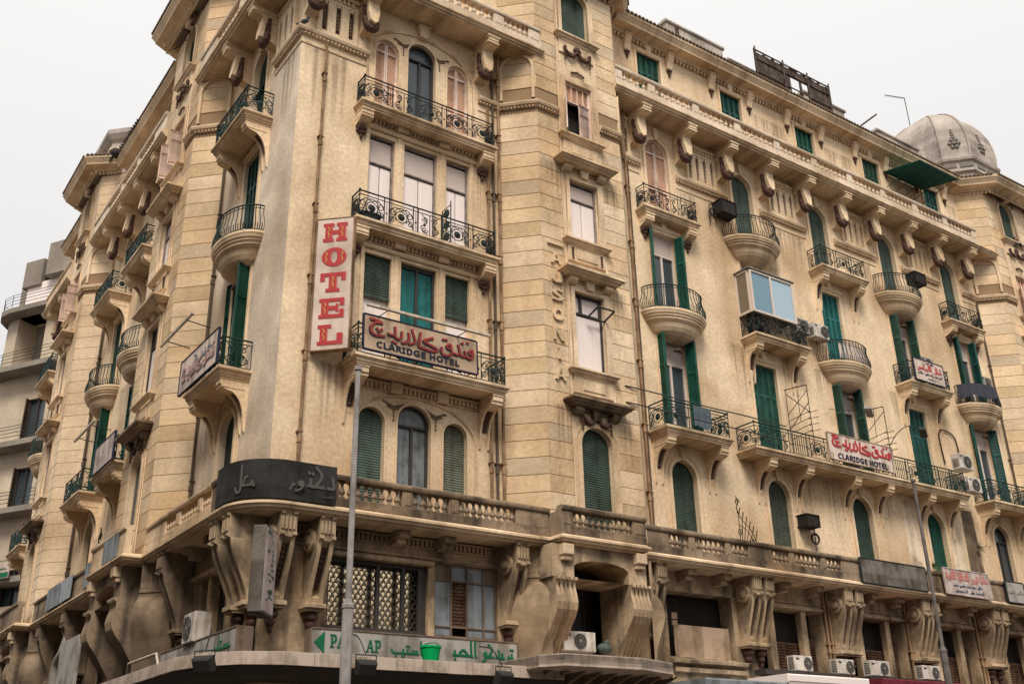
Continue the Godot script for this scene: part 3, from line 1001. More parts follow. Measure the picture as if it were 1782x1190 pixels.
func hood_mesh(w: float, d: float, orn: bool) -> ArrayMesh:
	var b := MB.new()
	b.sweep([Vector2(0, -0.2), Vector2(0.05, -0.2), Vector2(0.08, -0.15), Vector2(0.16, -0.12), Vector2(0.19, -0.06), Vector2(0.25, -0.05), Vector2(0.25, 0.02), Vector2(0.0, 0.09)], [Vector2(-w / 2 + 0.25, 0), Vector2(-w / 2 + 0.25, d - 0.25), Vector2(w / 2 - 0.25, d - 0.25), Vector2(w / 2 - 0.25, 0)], false)
	b.quad(V(-w / 2 + 0.25, 0.09, d - 0.25), V(w / 2 - 0.25, 0.09, d - 0.25), V(w / 2 - 0.25, 0.12, 0), V(-w / 2 + 0.25, 0.12, 0))
	b.quad(V(-w / 2 + 0.25, -0.2, 0), V(w / 2 - 0.25, -0.2, 0), V(w / 2 - 0.25, -0.2, d - 0.25), V(-w / 2 + 0.25, -0.2, d - 0.25))
	for s in [-1, 1]:
		b.side(PackedVector2Array([Vector2(0, -0.203), Vector2(d - 0.3, -0.203), Vector2(d - 0.3, -0.34), Vector2(d - 0.38, -0.42), Vector2(0.06, -0.46), Vector2(0, -0.46)]), s * (w / 2 - 0.5) - 0.16, s * (w / 2 - 0.5) + 0.16)
	b.ext(PackedVector2Array([Vector2(-0.2, -0.203), Vector2(0.2, -0.203), Vector2(0.13, -0.52), Vector2(-0.13, -0.52)]), 0, 0.17)
	if orn:
		b.box(V(-w / 2 + 0.3, -0.31, 0), V(w / 2 - 0.3, -0.28, 0.05))
	return b.mesh()

func swag_mesh(w: float) -> ArrayMesh:
	var b := MB.new()
	var g := RandomNumberGenerator.new()
	g.seed = 8
	for s in [-1, 1]:
		for i in 9:
			var t := i / 8.0
			var x: float = s * lerpf(0.05, w / 2, t)
			b.ball(V(x, -0.22 * sin(PI * t) - 0.02 + g.randf_range(-0.02, 0.02), 0.05), V(0.07, 0.06 + 0.025 * sin(PI * t), 0.07), 6, 4)
		for i in 4:
			b.ball(V(s * w / 2, -0.08 - i * 0.12, 0.04), V(0.055 - i * 0.007, 0.07, 0.05), 5, 3)
		b.ball(V(s * w / 2, 0.06, 0.05), V(0.08, 0.08, 0.07), 6, 4)
	return b.mesh()

func bay(F: Transform3D, x0: float, mode: int, lower: Array) -> void:
	var x1 := x0 + BW
	var c := x0 + BW / 2
	var top := 30.1
	var back := MB.new()
	back.quad(V(x0, 8.3, 0), V(x0 + BK, 8.3, BK), V(x0 + BK, top, BK), V(x0, top, 0))
	back.quad(V(x1 - BK, 8.3, BK), V(x1, 8.3, 0), V(x1, top, 0), V(x1 - BK, top, BK))
	for q in [[x0 + BK, c - 0.93], [c + 0.93, x1 - BK]]:
		back.quad(V(q[0], 8.3, BK), V(q[1], 8.3, BK), V(q[1], top, BK), V(q[0], top, BK))
	var o := part("stone_bay", back.mesh(), M.groove, H, F)
	# windows of the middle strip: [width, bottom, top, rise]
	var wins := [[1.24, 8.6, 12.22, 0.6], [1.24, 14.1, 16.88, 0], [1.24, 18.8, 21.2, 0], [1.2, 23.0, 25.35, 0], [1.26, 27.4, 29.75, 0.63]]
	var cuts := [8.3, 12.75, 17.4, 21.75, 26.2, top]
	for i in 5:
		var w: Array = wins[i]
		part("middle_wall", wall_mesh(c - 0.93, c + 0.93, cuts[i], cuts[i + 1], [[c, w[0], w[1], w[2], w[3]]], 0.3, BK + 0.03), M.wall, o)
		part("surround", surround(0, w[0], 0, w[2] - w[1], w[3], 0.15, 0.07), M.trim, o, T(c, w[1], BK + 0.03))
		part("surround", surround(0, w[0] + 0.36, 0, w[2] - w[1] + 0.18, w[3] + (0.18 if w[3] > 0 else 0.0), 0.09, 0.035), M.trim, o, T(c, w[1], BK + 0.03))
	# stone courses: chamfer, front left, front right, chamfer
	var cl := BK * sqrt(2.0)
	var rt := sqrt(0.5)
	var near := Transform3D(Basis(V(rt, 0, rt), Vector3.UP, V(-rt, 0, rt)), V(x0, 0, 0))
	var off := Transform3D(Basis(V(rt, 0, -rt), Vector3.UP, V(rt, 0, rt)), V(x1 - BK, 0, BK))
	var left := Transform3D(Basis(), V(0, 0, BK))
	var rest := MB.new()
	var n := 40
	for i in n:
		var y := 8.33 + i * 0.5415
		var y1 := y + 0.528
		if y1 > top:
			break
		if (y < 24.05 and y1 > 23.7) :
			continue
		var sets := [[near, -0.02, cl + 0.02], [left, x0 + BK - 0.02, c - 0.93], [left, c + 0.93, x1 - BK + 0.02], [off, -0.02, cl + 0.02]]
		for k in 4:
			var s: Array = sets[k]
			var vis := (k < 3) if F == R else (k > 0)
			if mode == 1:
				vis = k < 2
			if mode == 2:
				vis = false
			if vis:
				var m := key("blk %d %.3f" % [k, s[2] - s[1]], func():
					var b := MB.new()
					b.slabz(V(0, 0, -0.02), V(s[2] - s[1], 0.528, 0.028), 0.01)
					return b.mesh())
				var st := part("stone_block", m, stone(i * 4 + k), o, s[0] * T(s[1], y, 0))
			else:
				rest.x = s[0]
				rest.slabz(V(s[1], y, -0.02), V(s[2], y1, 0.028), 0.01)
	if rest.v.size():
		stuff(part("stone_courses", rest.mesh(), M.stone, o))
	# string course with drops, all round
	var path := [Vector2(x0, 0), Vector2(x0 + BK, BK), Vector2(c - 0.95, BK)]
	var path2 := [Vector2(c + 0.95, BK), Vector2(x1 - BK, BK), Vector2(x1, 0)]
	for p in [path, path2]:
		part("string_course", string_mesh(p), M.trim, o)
	# blind arch at the head of each chamfer
	for q in [near, off]:
		part("blind_arch", surround(cl / 2, cl - 0.3, 24.1, 25.95, 0.5, 0.1, 0.1, true), M.stone, o, q)
	# hoods, sills, swags
	var hm := key("hood", func(): return hood_mesh(2.5, 0.55, true))
	for y in [12.98, 17.52, 21.86]:
		part("hood", hm, M.trim if y > 13 else M.soot_shade, o, T(c, y, BK + 0.03))
	var sill := key("sill", func():
		var b := MB.new()
		b.sweep([Vector2(0, -0.2), Vector2(0.06, -0.16), Vector2(0.09, -0.08), Vector2(0.15, -0.06), Vector2(0.15, 0.0), Vector2(0, 0.03)], [Vector2(-0.85, 0), Vector2(-0.85, 0.1), Vector2(0.85, 0.1), Vector2(0.85, 0)])
		b.slabz(V(-0.8, -0.82, -0.01), V(0.8, -0.22, 0.06), 0.02)
		b.slabz(V(-0.45, -0.7, 0.05), V(0.45, -0.34, 0.09), 0.015)
		return b.mesh())
	for y in [14.1, 18.8, 23.0, 27.4]:
		part("sill", sill, M.trim, o, T(c, y, BK + 0.03))
	var sw := key("swag", func(): return swag_mesh(1.15))
	for y in [26.75, 12.55]:
		part("swag", sw, M.fruit, o, T(c, y, BK + 0.1))
	part("rosette", key("rosette", func():
		var b := MB.new()
		for i in 6:
			b.ball(V(cos(i * TAU / 6) * 0.11, sin(i * TAU / 6) * 0.11, 0.05), V(0.08, 0.08, 0.06), 6, 4)
		b.ball(V(0, 0, 0.08), V(0.08, 0.08, 0.06), 6, 4)
		return b.mesh()), M.fruit, o, T(c, 26.85, BK + 0.1))
	part("carved_spray", key("spray", func():
		var b := MB.new()
		for i in 7:
			b.ball(V((i - 3) * 0.09, 0.05 - absf(i - 3.0) * 0.03, 0.04), V(0.06, 0.05, 0.05), 5, 3)
		return b.mesh()), M.fruit, o, T(c, 25.85, BK + 0.05))
	for q in [[-0.62, 18.45], [0.62, 18.45]]:
		part("carved_drop", key("cdrop", func():
			var b := MB.new()
			for i in 5:
				b.ball(V(0, -i * 0.09, 0.05), V(0.06 - i * 0.006, 0.06, 0.05), 5, 3)
			return b.mesh()), M.fruit, o, T(c + q[0], q[1], BK + 0.06))
	# the windows themselves
	window(F * T(c, 8.6, BK + 0.03), "roller", 1.24, 3.62, 0.6, lower[0])
	window(F * T(c, 14.1, BK + 0.03), "plain_boards" if mode == 0 else "boards", 1.24, 2.78)
	if mode == 0 and F == R:
		var hp := MB.new()
		var q4 := [V(-0.1, 16.05, 0.0), V(-0.05, 16.25, 0.5), V(0.65, 16.25, 0.5), V(0.6, 16.05, 0.0)]
		for i in 4:
			hp.tube([q4[i], q4[(i + 1) % 4]], 0.035, 5)
		part("open_hopper", hp.mesh(), M.frame_dark, o, T(c, 0, BK + 0.05))
	window(F * T(c, 18.8, BK + 0.03), "boards", 1.24, 2.4)
	var pk := window(F * T(c, 23.0, BK + 0.03), "pink", 1.2, 2.35)
	part("frame", key("pf", func(): return frame(1.2, 2.35, 0.08, -0.16, -0.05, [1.55])), M.pink, pk)
	part("louvers", key("pl", func():
		var b := MB.new()
		for i in 4:
			b.slabz(V(-0.52 + i * 0.26, 1.64, -0.14), V(-0.48 + i * 0.26 + 0.03, 2.27, -0.06), 0.008)
		b.v.append_array(slats(1.04, 2.27, 0, 0.06, -0.12, 1.64).surface_get_arrays(0)[Mesh.ARRAY_VERTEX])
		b.n.append_array(slats(1.04, 2.27, 0, 0.06, -0.12, 1.64).surface_get_arrays(0)[Mesh.ARRAY_NORMAL])
		return b.mesh()), M.louver, pk)
	var lm := key("pleaf", func(): return shutter(0.52, 1.5, true))
	var a1 := 2.25 if F == R else 1.75
	part("shutter", lm, M.pink, pk, Transform3D(Basis(Vector3.UP, -a1), V(-0.52, 0.04, -0.03)))
	part("shutter", lm, M.pink, pk, Transform3D(Basis(Vector3.UP, PI + (0.08 if F == R else 1.5)), V(0.52, 0.04, -0.03)))
	part("dark_opening", key("po", func(): return fill(1.04, 1.56, 0, -0.4)), M.inside, pk)
	window(F * T(c, 27.4, BK + 0.03), "roller", 1.26, 2.35, 0.63, "green_grey")
	part("keystone_mask", key("kmask", func():
		var b := MB.new()
		b.ext(PackedVector2Array([Vector2(-0.22, 0.45), Vector2(0.22, 0.45), Vector2(0.14, -0.1), Vector2(0, -0.2), Vector2(-0.14, -0.1)]), 0, 0.28)
		return b.mesh()), M.wall, o, T(c, 29.85, BK + 0.05))
	part("keystone_swag", sw, M.fruit, o, T(c, 30.0, BK + 0.12))

func string_mesh(path: Array) -> ArrayMesh:
	var b := MB.new()
	b.sweep([Vector2(0, 23.72), Vector2(0.05, 23.72), Vector2(0.07, 23.78), Vector2(0.15, 23.82), Vector2(0.18, 23.9), Vector2(0.18, 23.95), Vector2(0.02, 24.03), Vector2(0, 24.03)], path)
	b.sweep([Vector2(0, 23.42), Vector2(0.03, 23.42), Vector2(0.03, 23.5), Vector2(0, 23.53)], path)
	for i in path.size() - 1:
		var p: Vector2 = path[i]
		var q: Vector2 = path[i + 1]
		var d := (q - p).normalized()
		var k := Vector2(-d.y, d.x)
		var m := int(p.distance_to(q) / 0.13)
		for j in m:
			var s := p + d * (j + 0.5) * 0.13 + k * 0.09
			b.ball(V(s.x, 23.74, s.y), V(0.045, 0.05, 0.045), 5, 3)
	return b.mesh()

# ---------- plain fronts ----------
func plain(F: Transform3D, x0: float, x1: float, y0: float, y1: float, holes: Array, m: Material, deep := 0.26, z := 0.0) -> void:
	part("wall", wall_mesh(x0, x1, y0, y1, holes, deep, z), m, H, F)

func shell_head(F: Transform3D, c: float, top: float, w: float) -> void:    # flat moulded head above a door
	part("door_head", key("dh %.2f" % w, func():
		var b := MB.new()
		b.sweep([Vector2(0, 0.1), Vector2(0.05, 0.1), Vector2(0.1, 0.17), Vector2(0.1, 0.22), Vector2(0, 0.25)], [Vector2(-w / 2 - 0.1, 0), Vector2(-w / 2 - 0.1, 0.02), Vector2(w / 2 + 0.1, 0.02), Vector2(w / 2 + 0.1, 0)])
		b.ext(PackedVector2Array([Vector2(-0.1, 0.2), Vector2(0.1, 0.2), Vector2(0.16, 0.58), Vector2(-0.16, 0.58)]), 0, 0.13)
		b.box(V(-w / 2 - 0.05, 0.55, 0), V(w / 2 + 0.05, 0.6, 0.05))
		return b.mesh()), M.wall, H, F * T(c, top, 0))

func arch_head(F: Transform3D, c: float, w: float, bot: float, top: float, rise: float) -> void:
	var o := part("arch_surround", key("as %.2f %.2f" % [w, top - bot], func(): return surround(0, w, 0, top - bot, rise, 0.13, 0.06)), M.wall, H, F * T(c, bot, 0))
	part("keystone", key("ks", func():
		var b := MB.new()
		b.ext(PackedVector2Array([Vector2(-0.09, -0.02), Vector2(0.09, -0.02), Vector2(0.15, 0.5), Vector2(-0.15, 0.5)]), 0, 0.13)
		return b.mesh()), M.trim, o, T(0, top - bot, 0))
	part("outer_band", key("ob %.2f %.2f" % [w, top - bot], func(): return surround(0, w + 0.46, 0, top - bot + 0.23, rise + 0.23, 0.06, 0.03)), M.wall, o)

# eave of tiles over a moulded cornice, along a plan path, with dentils under it
func eave(F: Transform3D, path: Array, y := 30.0) -> void:
	var b := MB.new()
	b.sweep([Vector2(-0.6, y - 0.12), Vector2(-0.5, y - 0.12), Vector2(-0.44, y - 0.02), Vector2(-0.4, y), Vector2(-0.06, y + 0.02), Vector2(-0.04, y + 0.1), Vector2(0.0, y + 0.16), Vector2(0.07, y + 0.27), Vector2(0.1, y + 0.3), Vector2(0.1, y + 0.42), Vector2(-0.6, y + 0.5)], path)
	var o := part("eave", b.mesh(), M.trim, H, F)
	var t := MB.new()
	var d := MB.new()
	for i in path.size() - 1:
		var p: Vector2 = path[i]
		var q: Vector2 = path[i + 1]
		var u := (q - p).normalized()
		var k := Vector2(-u.y, u.x)
		var m := int(p.distance_to(q) / 0.2)
		for j in m:
			var s := p + u * (j + 0.5) * 0.2
			t.x = Transform3D(Basis(V(u.x, 0, u.y), V(k.x, 0, k.y), Vector3.DOWN), V(s.x + k.x * 0.16, y + 0.42, s.y + k.y * 0.16))
			t.lathe([Vector2(0.085, -0.75), Vector2(0.085, 0.0), Vector2(0.0, 0.001)], 6, -PI, 0)
			d.x = Transform3D(Basis(V(u.x, 0, u.y), Vector3.UP, V(-u.y, 0, u.x)), V(s.x - k.x * 0.6, y - 0.27, s.y - k.y * 0.6))
			d.box(V(-0.055, 0, 0), V(0.055, 0.13, 0.08))
	stuff(part("roof_tiles", t.mesh(), M.tile, o))
	stuff(part("dentils", d.mesh(), M.trim, o))

func attic_bracket(F: Transform3D, x: float) -> void:
	var o := part("attic_bracket", key("abr", func():
		var b := MB.new()
		b.side(PackedVector2Array([Vector2(0, 29.95), Vector2(0.26, 29.95), Vector2(0.26, 29.7), Vector2(0.15, 29.45), Vector2(0.1, 29.2), Vector2(0, 29.12)]), -0.15, 0.15)
		b.slabz(V(-0.17, 29.86, 0), V(0.17, 29.94, 0.3), 0.01)
		return b.mesh()), M.wall, H, F * T(x, 0, 0))
	part("carved_drop", key("abd", func():
		var b := MB.new()
		b.ball(V(0, 29.1, 0.06), V(0.15, 0.07, 0.1), 6, 4)
		b.ball(V(0, 28.98, 0.05), V(0.08, 0.09, 0.07), 6, 4)
		b.ball(V(0, 28.84, 0.04), V(0.045, 0.06, 0.045), 5, 3)
		return b.mesh()), M.fruit, o)

func drain(F: Transform3D, x: float, y0: float, y1: float, m: Material, r := 0.055, z := 0.1, lean := 0.0) -> void:
	var b := MB.new()
	b.tube([V(x, y0, z), V(x + lean * 0.5, (y0 + y1) / 2, z), V(x + lean, y1, z)], r, 8)
	var y := y0 + 1.1
	while y < y1:
		var xx := x + lean * (y - y0) / (y1 - y0)
		b.tube([V(xx, y, z), V(xx, y + 0.16, z)], r * 1.45, 8)
		b.box(V(xx - r * 1.6, y + 0.3, -0.01), V(xx + r * 1.6, y + 0.34, z + r * 1.1))
		y += 2.35
	part("drain_pipe", b.mesh(), m, H, F)

# scrolled bracket under the first-floor ledge, one or two abreast
func street_bracket(F: Transform3D, x: float, twin: bool, out := 0.95, skin := "base") -> void:
	var base := key("sbr %.2f" % out, func():
		var b := MB.new()
		var t := 8.3
		var c := PackedVector2Array([Vector2(0, t), Vector2(out, t), Vector2(out, t - 0.06), Vector2(out - 0.05, t - 0.08), Vector2(out - 0.05, t - 0.5), Vector2(out, t - 0.52), Vector2(out, t - 0.58), Vector2(out - 0.1, t - 0.62)])
		var i2 := PackedVector2Array([Vector2(0, t - 0.62), Vector2(out - 0.1, t - 0.62)])
		for i in 11:
			var s := i / 10.0
			var z := lerpf(out - 0.12, 0.34, smoothstep(0.0, 1.0, s)) - 0.06 * sin(PI * s * 2) * 0.4
			c.append(Vector2(z, t - 0.66 - 1.44 * s))
			i2.append(Vector2(z - (0.22 if s < 0.82 and s > 0.06 else 0.02), t - 0.66 - 1.44 * s))
		c.append(Vector2(0, t - 2.1))
		i2.append(Vector2(0, t - 2.1))
		b.side(c, -0.22, -0.11)
		b.side(c, 0.11, 0.22)
		b.side(i2, -0.107, 0.107)
		b.box(V(-0.107, t - 0.62, 0), V(0.107, t - 0.001, out - 0.06))
		for k in 4:
			b.slabz(V(-0.19 + k * 0.1, t - 0.45, out - 0.06), V(-0.13 + k * 0.1, t - 0.13, out - 0.005), 0.01)
		b.slabz(V(-0.29, t - 2.22, 0), V(0.29, t - 2.1, 0.44), 0.015)
		b.slabz(V(-0.26, t - 2.28, 0), V(0.26, t - 2.222, 0.38), 0.01)
		return b.mesh())
	var drop := key("sdrop", func():
		var b := MB.new()
		b.ball(V(0, 5.9, 0.14), V(0.21, 0.13, 0.17), 8, 4)
		b.ball(V(0.0, 5.72, 0.12), V(0.14, 0.14, 0.12), 7, 4)
		b.ball(V(0.02, 5.55, 0.1), V(0.08, 0.12, 0.08), 6, 4)
		return b.mesh())
	var slot := key("sslot %.2f" % out, func():
		var b := MB.new()
		for i in 8:
			var s := 0.1 + i * 0.085
			var z := lerpf(out - 0.12, 0.34, smoothstep(0.0, 1.0, s)) - 0.19
			var y := 8.3 - 0.66 - 1.44 * s
			b.ball(V(0, y, z), V(0.1, 0.12, 0.05), 6, 4)
		return b.mesh())
	var vol := key("svol", func():
		var b := MB.new()
		b.x = Transform3D(Basis(V(0, 1, 0), V(-1, 0, 0), V(0, 0, 1)), V(0, 7.75, 0.42))
		b.lathe([Vector2(0.3, -0.02), Vector2(0.3, 0.07), Vector2(0.24, 0.1), Vector2(0.22, 0.05), Vector2(0.18, 0.05), Vector2(0.12, 0.12), Vector2(0.0, 0.14)], 16)
		return b.mesh())
	for s in ([-0.3, 0.3] if twin else [0.0]):
		var o := part("street_bracket", base, M[skin], H, F * T(x + s, 0, 0))
		part("carved_drop", drop, M.fruit, o)
		part("groove_shade", slot, M.fruit, o)  # dark lumps paint the shade inside the bracket groove
		if s <= 0:
			part("volute", vol, M[skin], o, T(-0.24, 0, 0))

func small_corbel(F: Transform3D, x: float) -> void:
	part("corbel", key("scorb", func():
		var b := MB.new()
		b.slabz(V(-0.19, 8.12, 0), V(0.19, 8.29, 0.62), 0.015)
		b.slabz(V(-0.15, 7.97, 0), V(0.15, 8.12, 0.45), 0.015)
		return b.mesh()), M.base, H, F * T(x, 0, 0))

func dentil_row(F: Transform3D, x0: float, x1: float, y: float, z := 0.12) -> void:
	var b := MB.new()
	var n := int((x1 - x0) / 0.14)
	for i in n:
		b.box(V(x0 + (i + 0.2) * 0.14, y, 0), V(x0 + (i + 0.8) * 0.14, y + 0.15, z))
	b.box(V(x0, y + 0.152, 0), V(x1, y + 0.2, z + 0.03))
	b.box(V(x0, y - 0.06, 0), V(x1, y - 0.002, z * 0.4))
	part("dentil_course", b.mesh(), M.trim if y > 9.0 else M.base, H, F)

func paint_patch(x0: float, x1: float, y0: float, y1: float) -> void:
	var b := MB.new()
	b.quad(V(x0, y0, 0.004), V(x1, y0, 0.004), V(x1, y1, 0.004), V(x0, y1, 0.004))
	part("repainted_patch", b.mesh(), M.fresh_paint, H)

func build_hotel() -> void:
	H = thing("hotel_building", "tan stone corner hotel block of six floors with rows of iron balconies", "building")
	# ----- right front, corner section -----
	plain(R, 0, 7.45, 8.3, 12.7, [[2.9, 0.84, 8.6, 11.85, 0.42], [4.28, 1.1, 8.6, 12.15, 0.55], [5.67, 0.82, 8.6, 11.84, 0.41]], M.wall)
	plain(R, 0, 7.45, 12.7, 17.2, [[2.94, 0.9, 13.0, 16.71, 0], [4.35, 1.25, 13.0, 16.74, 0], [5.74, 0.88, 13.0, 16.74, 0]], M.wall)
	plain(R, 0, 7.45, 17.2, 21.4, [[2.95, 0.9, 17.55, 20.96, 0], [4.35, 1.23, 17.55, 21.0, 0], [5.75, 0.89, 17.55, 21.0, 0]], M.wall)
	plain(R, 0, 7.45, 21.4, 26.0, [[3.0, 0.86, 21.72, 24.8, 0.43], [4.31, 1.06, 21.72, 25.18, 0.53], [5.73, 0.85, 21.72, 24.9, 0.43]], M.wall)
	plain(R, 0, 7.45, 26.0, 30.1, [[4.35, 1.1, 26.6, 29.4, 0]], M.wall)
	window(R * T(2.9, 8.6, 0), "roller", 0.84, 3.25, 0.42, "green_grey")
	window(R * T(4.28, 8.6, 0), "glazed", 1.1, 3.55, 0.55, "glass_grey")
	window(R * T(5.67, 8.6, 0), "roller", 0.82, 3.24, 0.41, "roller_grey")
	window(R * T(2.94, 13.0, 0), "roller_up", 0.9, 3.71, 0, "roller")
	window(R * T(4.35, 13.0, 0), "glazed", 1.25, 3.74, 0, "teal")
	window(R * T(5.74, 13.0, 0), "roller_up", 0.88, 3.74, 0, "roller")
	for q in [[2.95, 0.9], [4.35, 1.23], [5.75, 0.89]]:
		window(R * T(q[0], 17.55, 0), "boards", q[1], 3.43)
	window(R * T(3.0, 21.72, 0), "arch_shutter", 0.86, 3.08, 0.43, "pink")
	window(R * T(4.31, 21.72, 0), "glazed", 1.06, 3.46, 0.53, "glass_dark")
	window(R * T(5.73, 21.72, 0), "arch_shutter", 0.85, 3.18, 0.43, "pink")
	window(R * T(4.35, 26.6, 0), "closed", 1.1, 2.8)
	# triple-window frames
	for q in [[16.86, 12.7], [21.12, 17.2]]:
		var b := MB.new()
		b.sweep([Vector2(0, 0), Vector2(0.05, 0.0), Vector2(0.09, 0.06), Vector2(0.09, 0.11), Vector2(0, 0.13)].map(func(p): return p + Vector2(0, q[0])), [Vector2(2.3, 0), Vector2(2.3, 0.02), Vector2(6.42, 0.02), Vector2(6.42, 0)])
		b.slabz(V(2.34, q[1] + 0.3, -0.01), V(2.46, q[0], 0.045), 0.01)
		b.slabz(V(6.22, q[1] + 0.3, -0.01), V(6.34, q[0], 0.045), 0.01)
		for x in [3.57, 5.16]:
			b.slabz(V(x - 0.08, q[1] + 0.3, -0.01), V(x + 0.08, q[0], 0.03), 0.01)
		part("window_frame_band", b.mesh(), M.wall, H, R)
		dentil_row(R, 2.3, 6.45, q[0] + 0.24)
		for x in [3.6, 5.15]:
			var kb := MB.new()
			kb.slabz(V(-0.2, 0.18, 0), V(0.2, 0.5, 0.2), 0.02)
			part("block", kb.mesh(), M.trim, H, R * T(x, q[0], 0))
	dentil_row(R, 2.2, 6.5, 12.42)
	for x in [3.6, 5.15]:
		var kb := MB.new()
		kb.slabz(V(-0.19, 12.36, 0), V(0.19, 12.68, 0.2), 0.02)
		part("block", kb.mesh(), M.trim, H, R * T(x, 0, 0))
	for q in [[8.6, 12.34, 1.0], [21.75, 25.42, 1.2]]:
		part("great_arch", surround(4.33, 4.0, q[0], q[1], q[2], 0.08, 0.05), M.trim, H, R)
	for q in [[2.9, 0.84, 11.85, 0.42, 8.6], [4.28, 1.1, 12.15, 0.55, 8.6], [5.67, 0.82, 11.84, 0.41, 8.6], [3.0, 0.86, 24.8, 0.43, 21.72], [4.31, 1.06, 25.18, 0.53, 21.72], [5.73, 0.85, 24.9, 0.43, 21.72]]:
		part("arch_surround", surround(q[0], q[1], q[4], q[2], q[3], 0.06, 0.035), M.wall, H, R)
	for y in [11.75, 24.65]:
		for x in [3.6, 5.0]:
			part("carved_spray", key("spandrel", func():
				var b := MB.new()
				for s in [-1, 1]:
					for i in 4:
						b.ball(V(s * (0.05 + i * 0.09), 0.1 + i * 0.035, 0.01), V(0.075, 0.035, 0.025), 6, 4)
						b.ball(V(s * (0.03 + i * 0.05), 0.02 + i * 0.02, 0.01), V(0.05, 0.035, 0.025), 6, 4)
				for i in 4:
					b.ball(V(0, 0.05 - i * 0.12, 0.01), V(0.035, 0.055, 0.022), 5, 3)
				return b.mesh()), M.dark_brown, H, R * T(x, y + (0.15 if x < 4 else 0.1), 0))
	part("keystone", key("bigkey", func():
		var b := MB.new()
		b.ext(PackedVector2Array([Vector2(-0.16, 0), Vector2(0.16, 0), Vector2(0.24, 0.55), Vector2(-0.24, 0.55)]), 0, 0.2)
		return b.mesh()), M.trim, H, R * T(4.31, 25.38, 0))
	balcony(R, 4.42, 12.98, 5.2, 1.0, "deep", [0, 1, 0, 1, 0], "iron_green", [-2.25, 2.25])
	balcony(R, 4.42, 17.52, 5.12, 0.62, "small", [0, 0, 1, 0, 0], "iron", [-2.28, 2.28])
	balcony(R, 4.42, 21.74, 5.1, 0.6, "small", [0, 1, 0, 0, 0], "iron", [-2.26, 2.26])
	drain(R, 0.73, 9.3, 23.6, M.pipe, 0.05, 0.1, 0.08)
	drain(R, 6.9, 9.4, 23.6, M.pipe, 0.045)
	drain(R, 7.12, 9.4, 26.0, M.pipe_dark, 0.045, 0.08)
	drain(R, 7.3, 9.4, 26.0, M.pipe, 0.05, 0.16)
	part("string_course", string_mesh([Vector2(0, -2.05), Vector2(0, 0), Vector2(2.3, 0)].map(func(p): return Vector2(p.x, p.y))), M.trim, H)
	part("string_course", string_mesh([Vector2(6.55, 0), Vector2(7.44, 0)]), M.trim, H)
	grille_panel(R, 0.45, 1.85, 3)
	grille_panel(L, -1.85, -0.45, 3)
	for x in [0.22, 2.15, 6.6]:
		mask_console(R, x)
	# ----- right front, banded bay and the long section -----
	bay(R, 7.45, 0, ["roller"])
	var C := [14.87, 19.59, 24.31, 29.03, 33.75]
	var X0 := 13.05
	var X1 := 36.0
	plain(R, X0, X1, 8.3, 12.7, C.map(func(c): return [c, 1.16, 8.6, 12.16, 0.58]), M.wall)
	plain(R, X0, X1, 12.7, 17.2, C.map(func(c): return [c, 1.36, 13.0, 16.72, 0]), M.wall)
	plain(R, X0, X1, 17.2, 21.4, C.map(func(c): return [c, 1.26, 17.6, 21.05, 0]), M.wall)
	plain(R, X0, X1, 21.4, 26.0, C.map(func(c): return [c, 1.18, 21.75, 25.28, 0.59]), M.wall)
	plain(R, X0, X1, 26.0, 30.1, C.map(func(c): return [c, 1.26, 26.6, 29.47, 0]), M.wall)
	for i in 5:
		var c: float = C[i]
		arch_head(R, c, 1.16, 8.6, 12.16, 0.58)
		arch_head(R, c, 1.18, 21.75, 25.28, 0.59)
		if i == 4:
			window(R * T(c, 8.6, 0), "glazed", 1.16, 3.56, 0.58, "glass_dark")
		else:
			window(R * T(c, 8.6, 0), "roller", 1.16, 3.56, 0.58, ["roller", "roller_dusty", "roller_dark", "green"][i])
		if i == 0 or i == 2 or i == 4:
			leaves(window(R * T(c, 13.0, 0), "doors", 1.36, 3.72), 1.36, 3.7, [1.75, 0, 1.5, 0, 2.3][i], [1.9, 0, 1.6, 0, 2.4][i], ["green", "", "green_dusty", "", "green_blue"][i])
		else:
			window(R * T(c, 13.0, 0), "closed", 1.36, 3.72, 0, "green_faded" if i == 1 else "green_blue")
		if i == 2:
			window(R * T(c, 17.6, 0), "closed", 1.26, 3.45, 0, "teal")
			shell_head(R, c, 21.05, 1.26)
		else:
			var o := window(R * T(c, 17.6, 0), "doors", 1.26, 3.45)
			if i != 1:
				leaves(o, 1.26, 3.4, [2.2, 0, 0, 1.4, 1.9][i], [1.85, 0, 0, 1.7, 1.5][i], ["green", "", "", "green_dusty", "green_blue"][i])
			if i == 0 or i == 4:
				shell_head(R, c, 21.05, 1.26)
		if i == 1 or i == 3:
			shell_head(R, c, 16.72, 1.36)
		part("surround", key("sw 2", func(): return surround(0, 1.36, 0, 3.72, 0, 0.13, 0.05)), M.wall, H, R * T(c, 13.0, 0))
		part("surround", key("sw 3", func(): return surround(0, 1.26, 0, 3.45, 0, 0.13, 0.05)), M.wall, H, R * T(c, 17.6, 0))
		window(R * T(c, 21.75, 0), "arch_shutter" if i == 0 else "roller", 1.18, 3.53, 0.59, "pink" if i == 0 else "green_grey")
		window(R * T(c, 26.6, 0), "closed", 1.26, 2.87, 0, ["green_faded", "green_blue", "green", "green_dusty", "green_blue"][i])
		part("surround", key("sw 5", func(): return surround(0, 1.26, 0, 2.87, 0, 0.12, 0.05)), M.wall, H, R * T(c, 26.6, 0))
		shell_head(R, c, 29.3, 0.9)
		mask_console(R, c - 1.2)
		mask_console(R, c + 1.2)
		attic_bracket(R, c - 1.15)
		attic_bracket(R, c + 1.15)
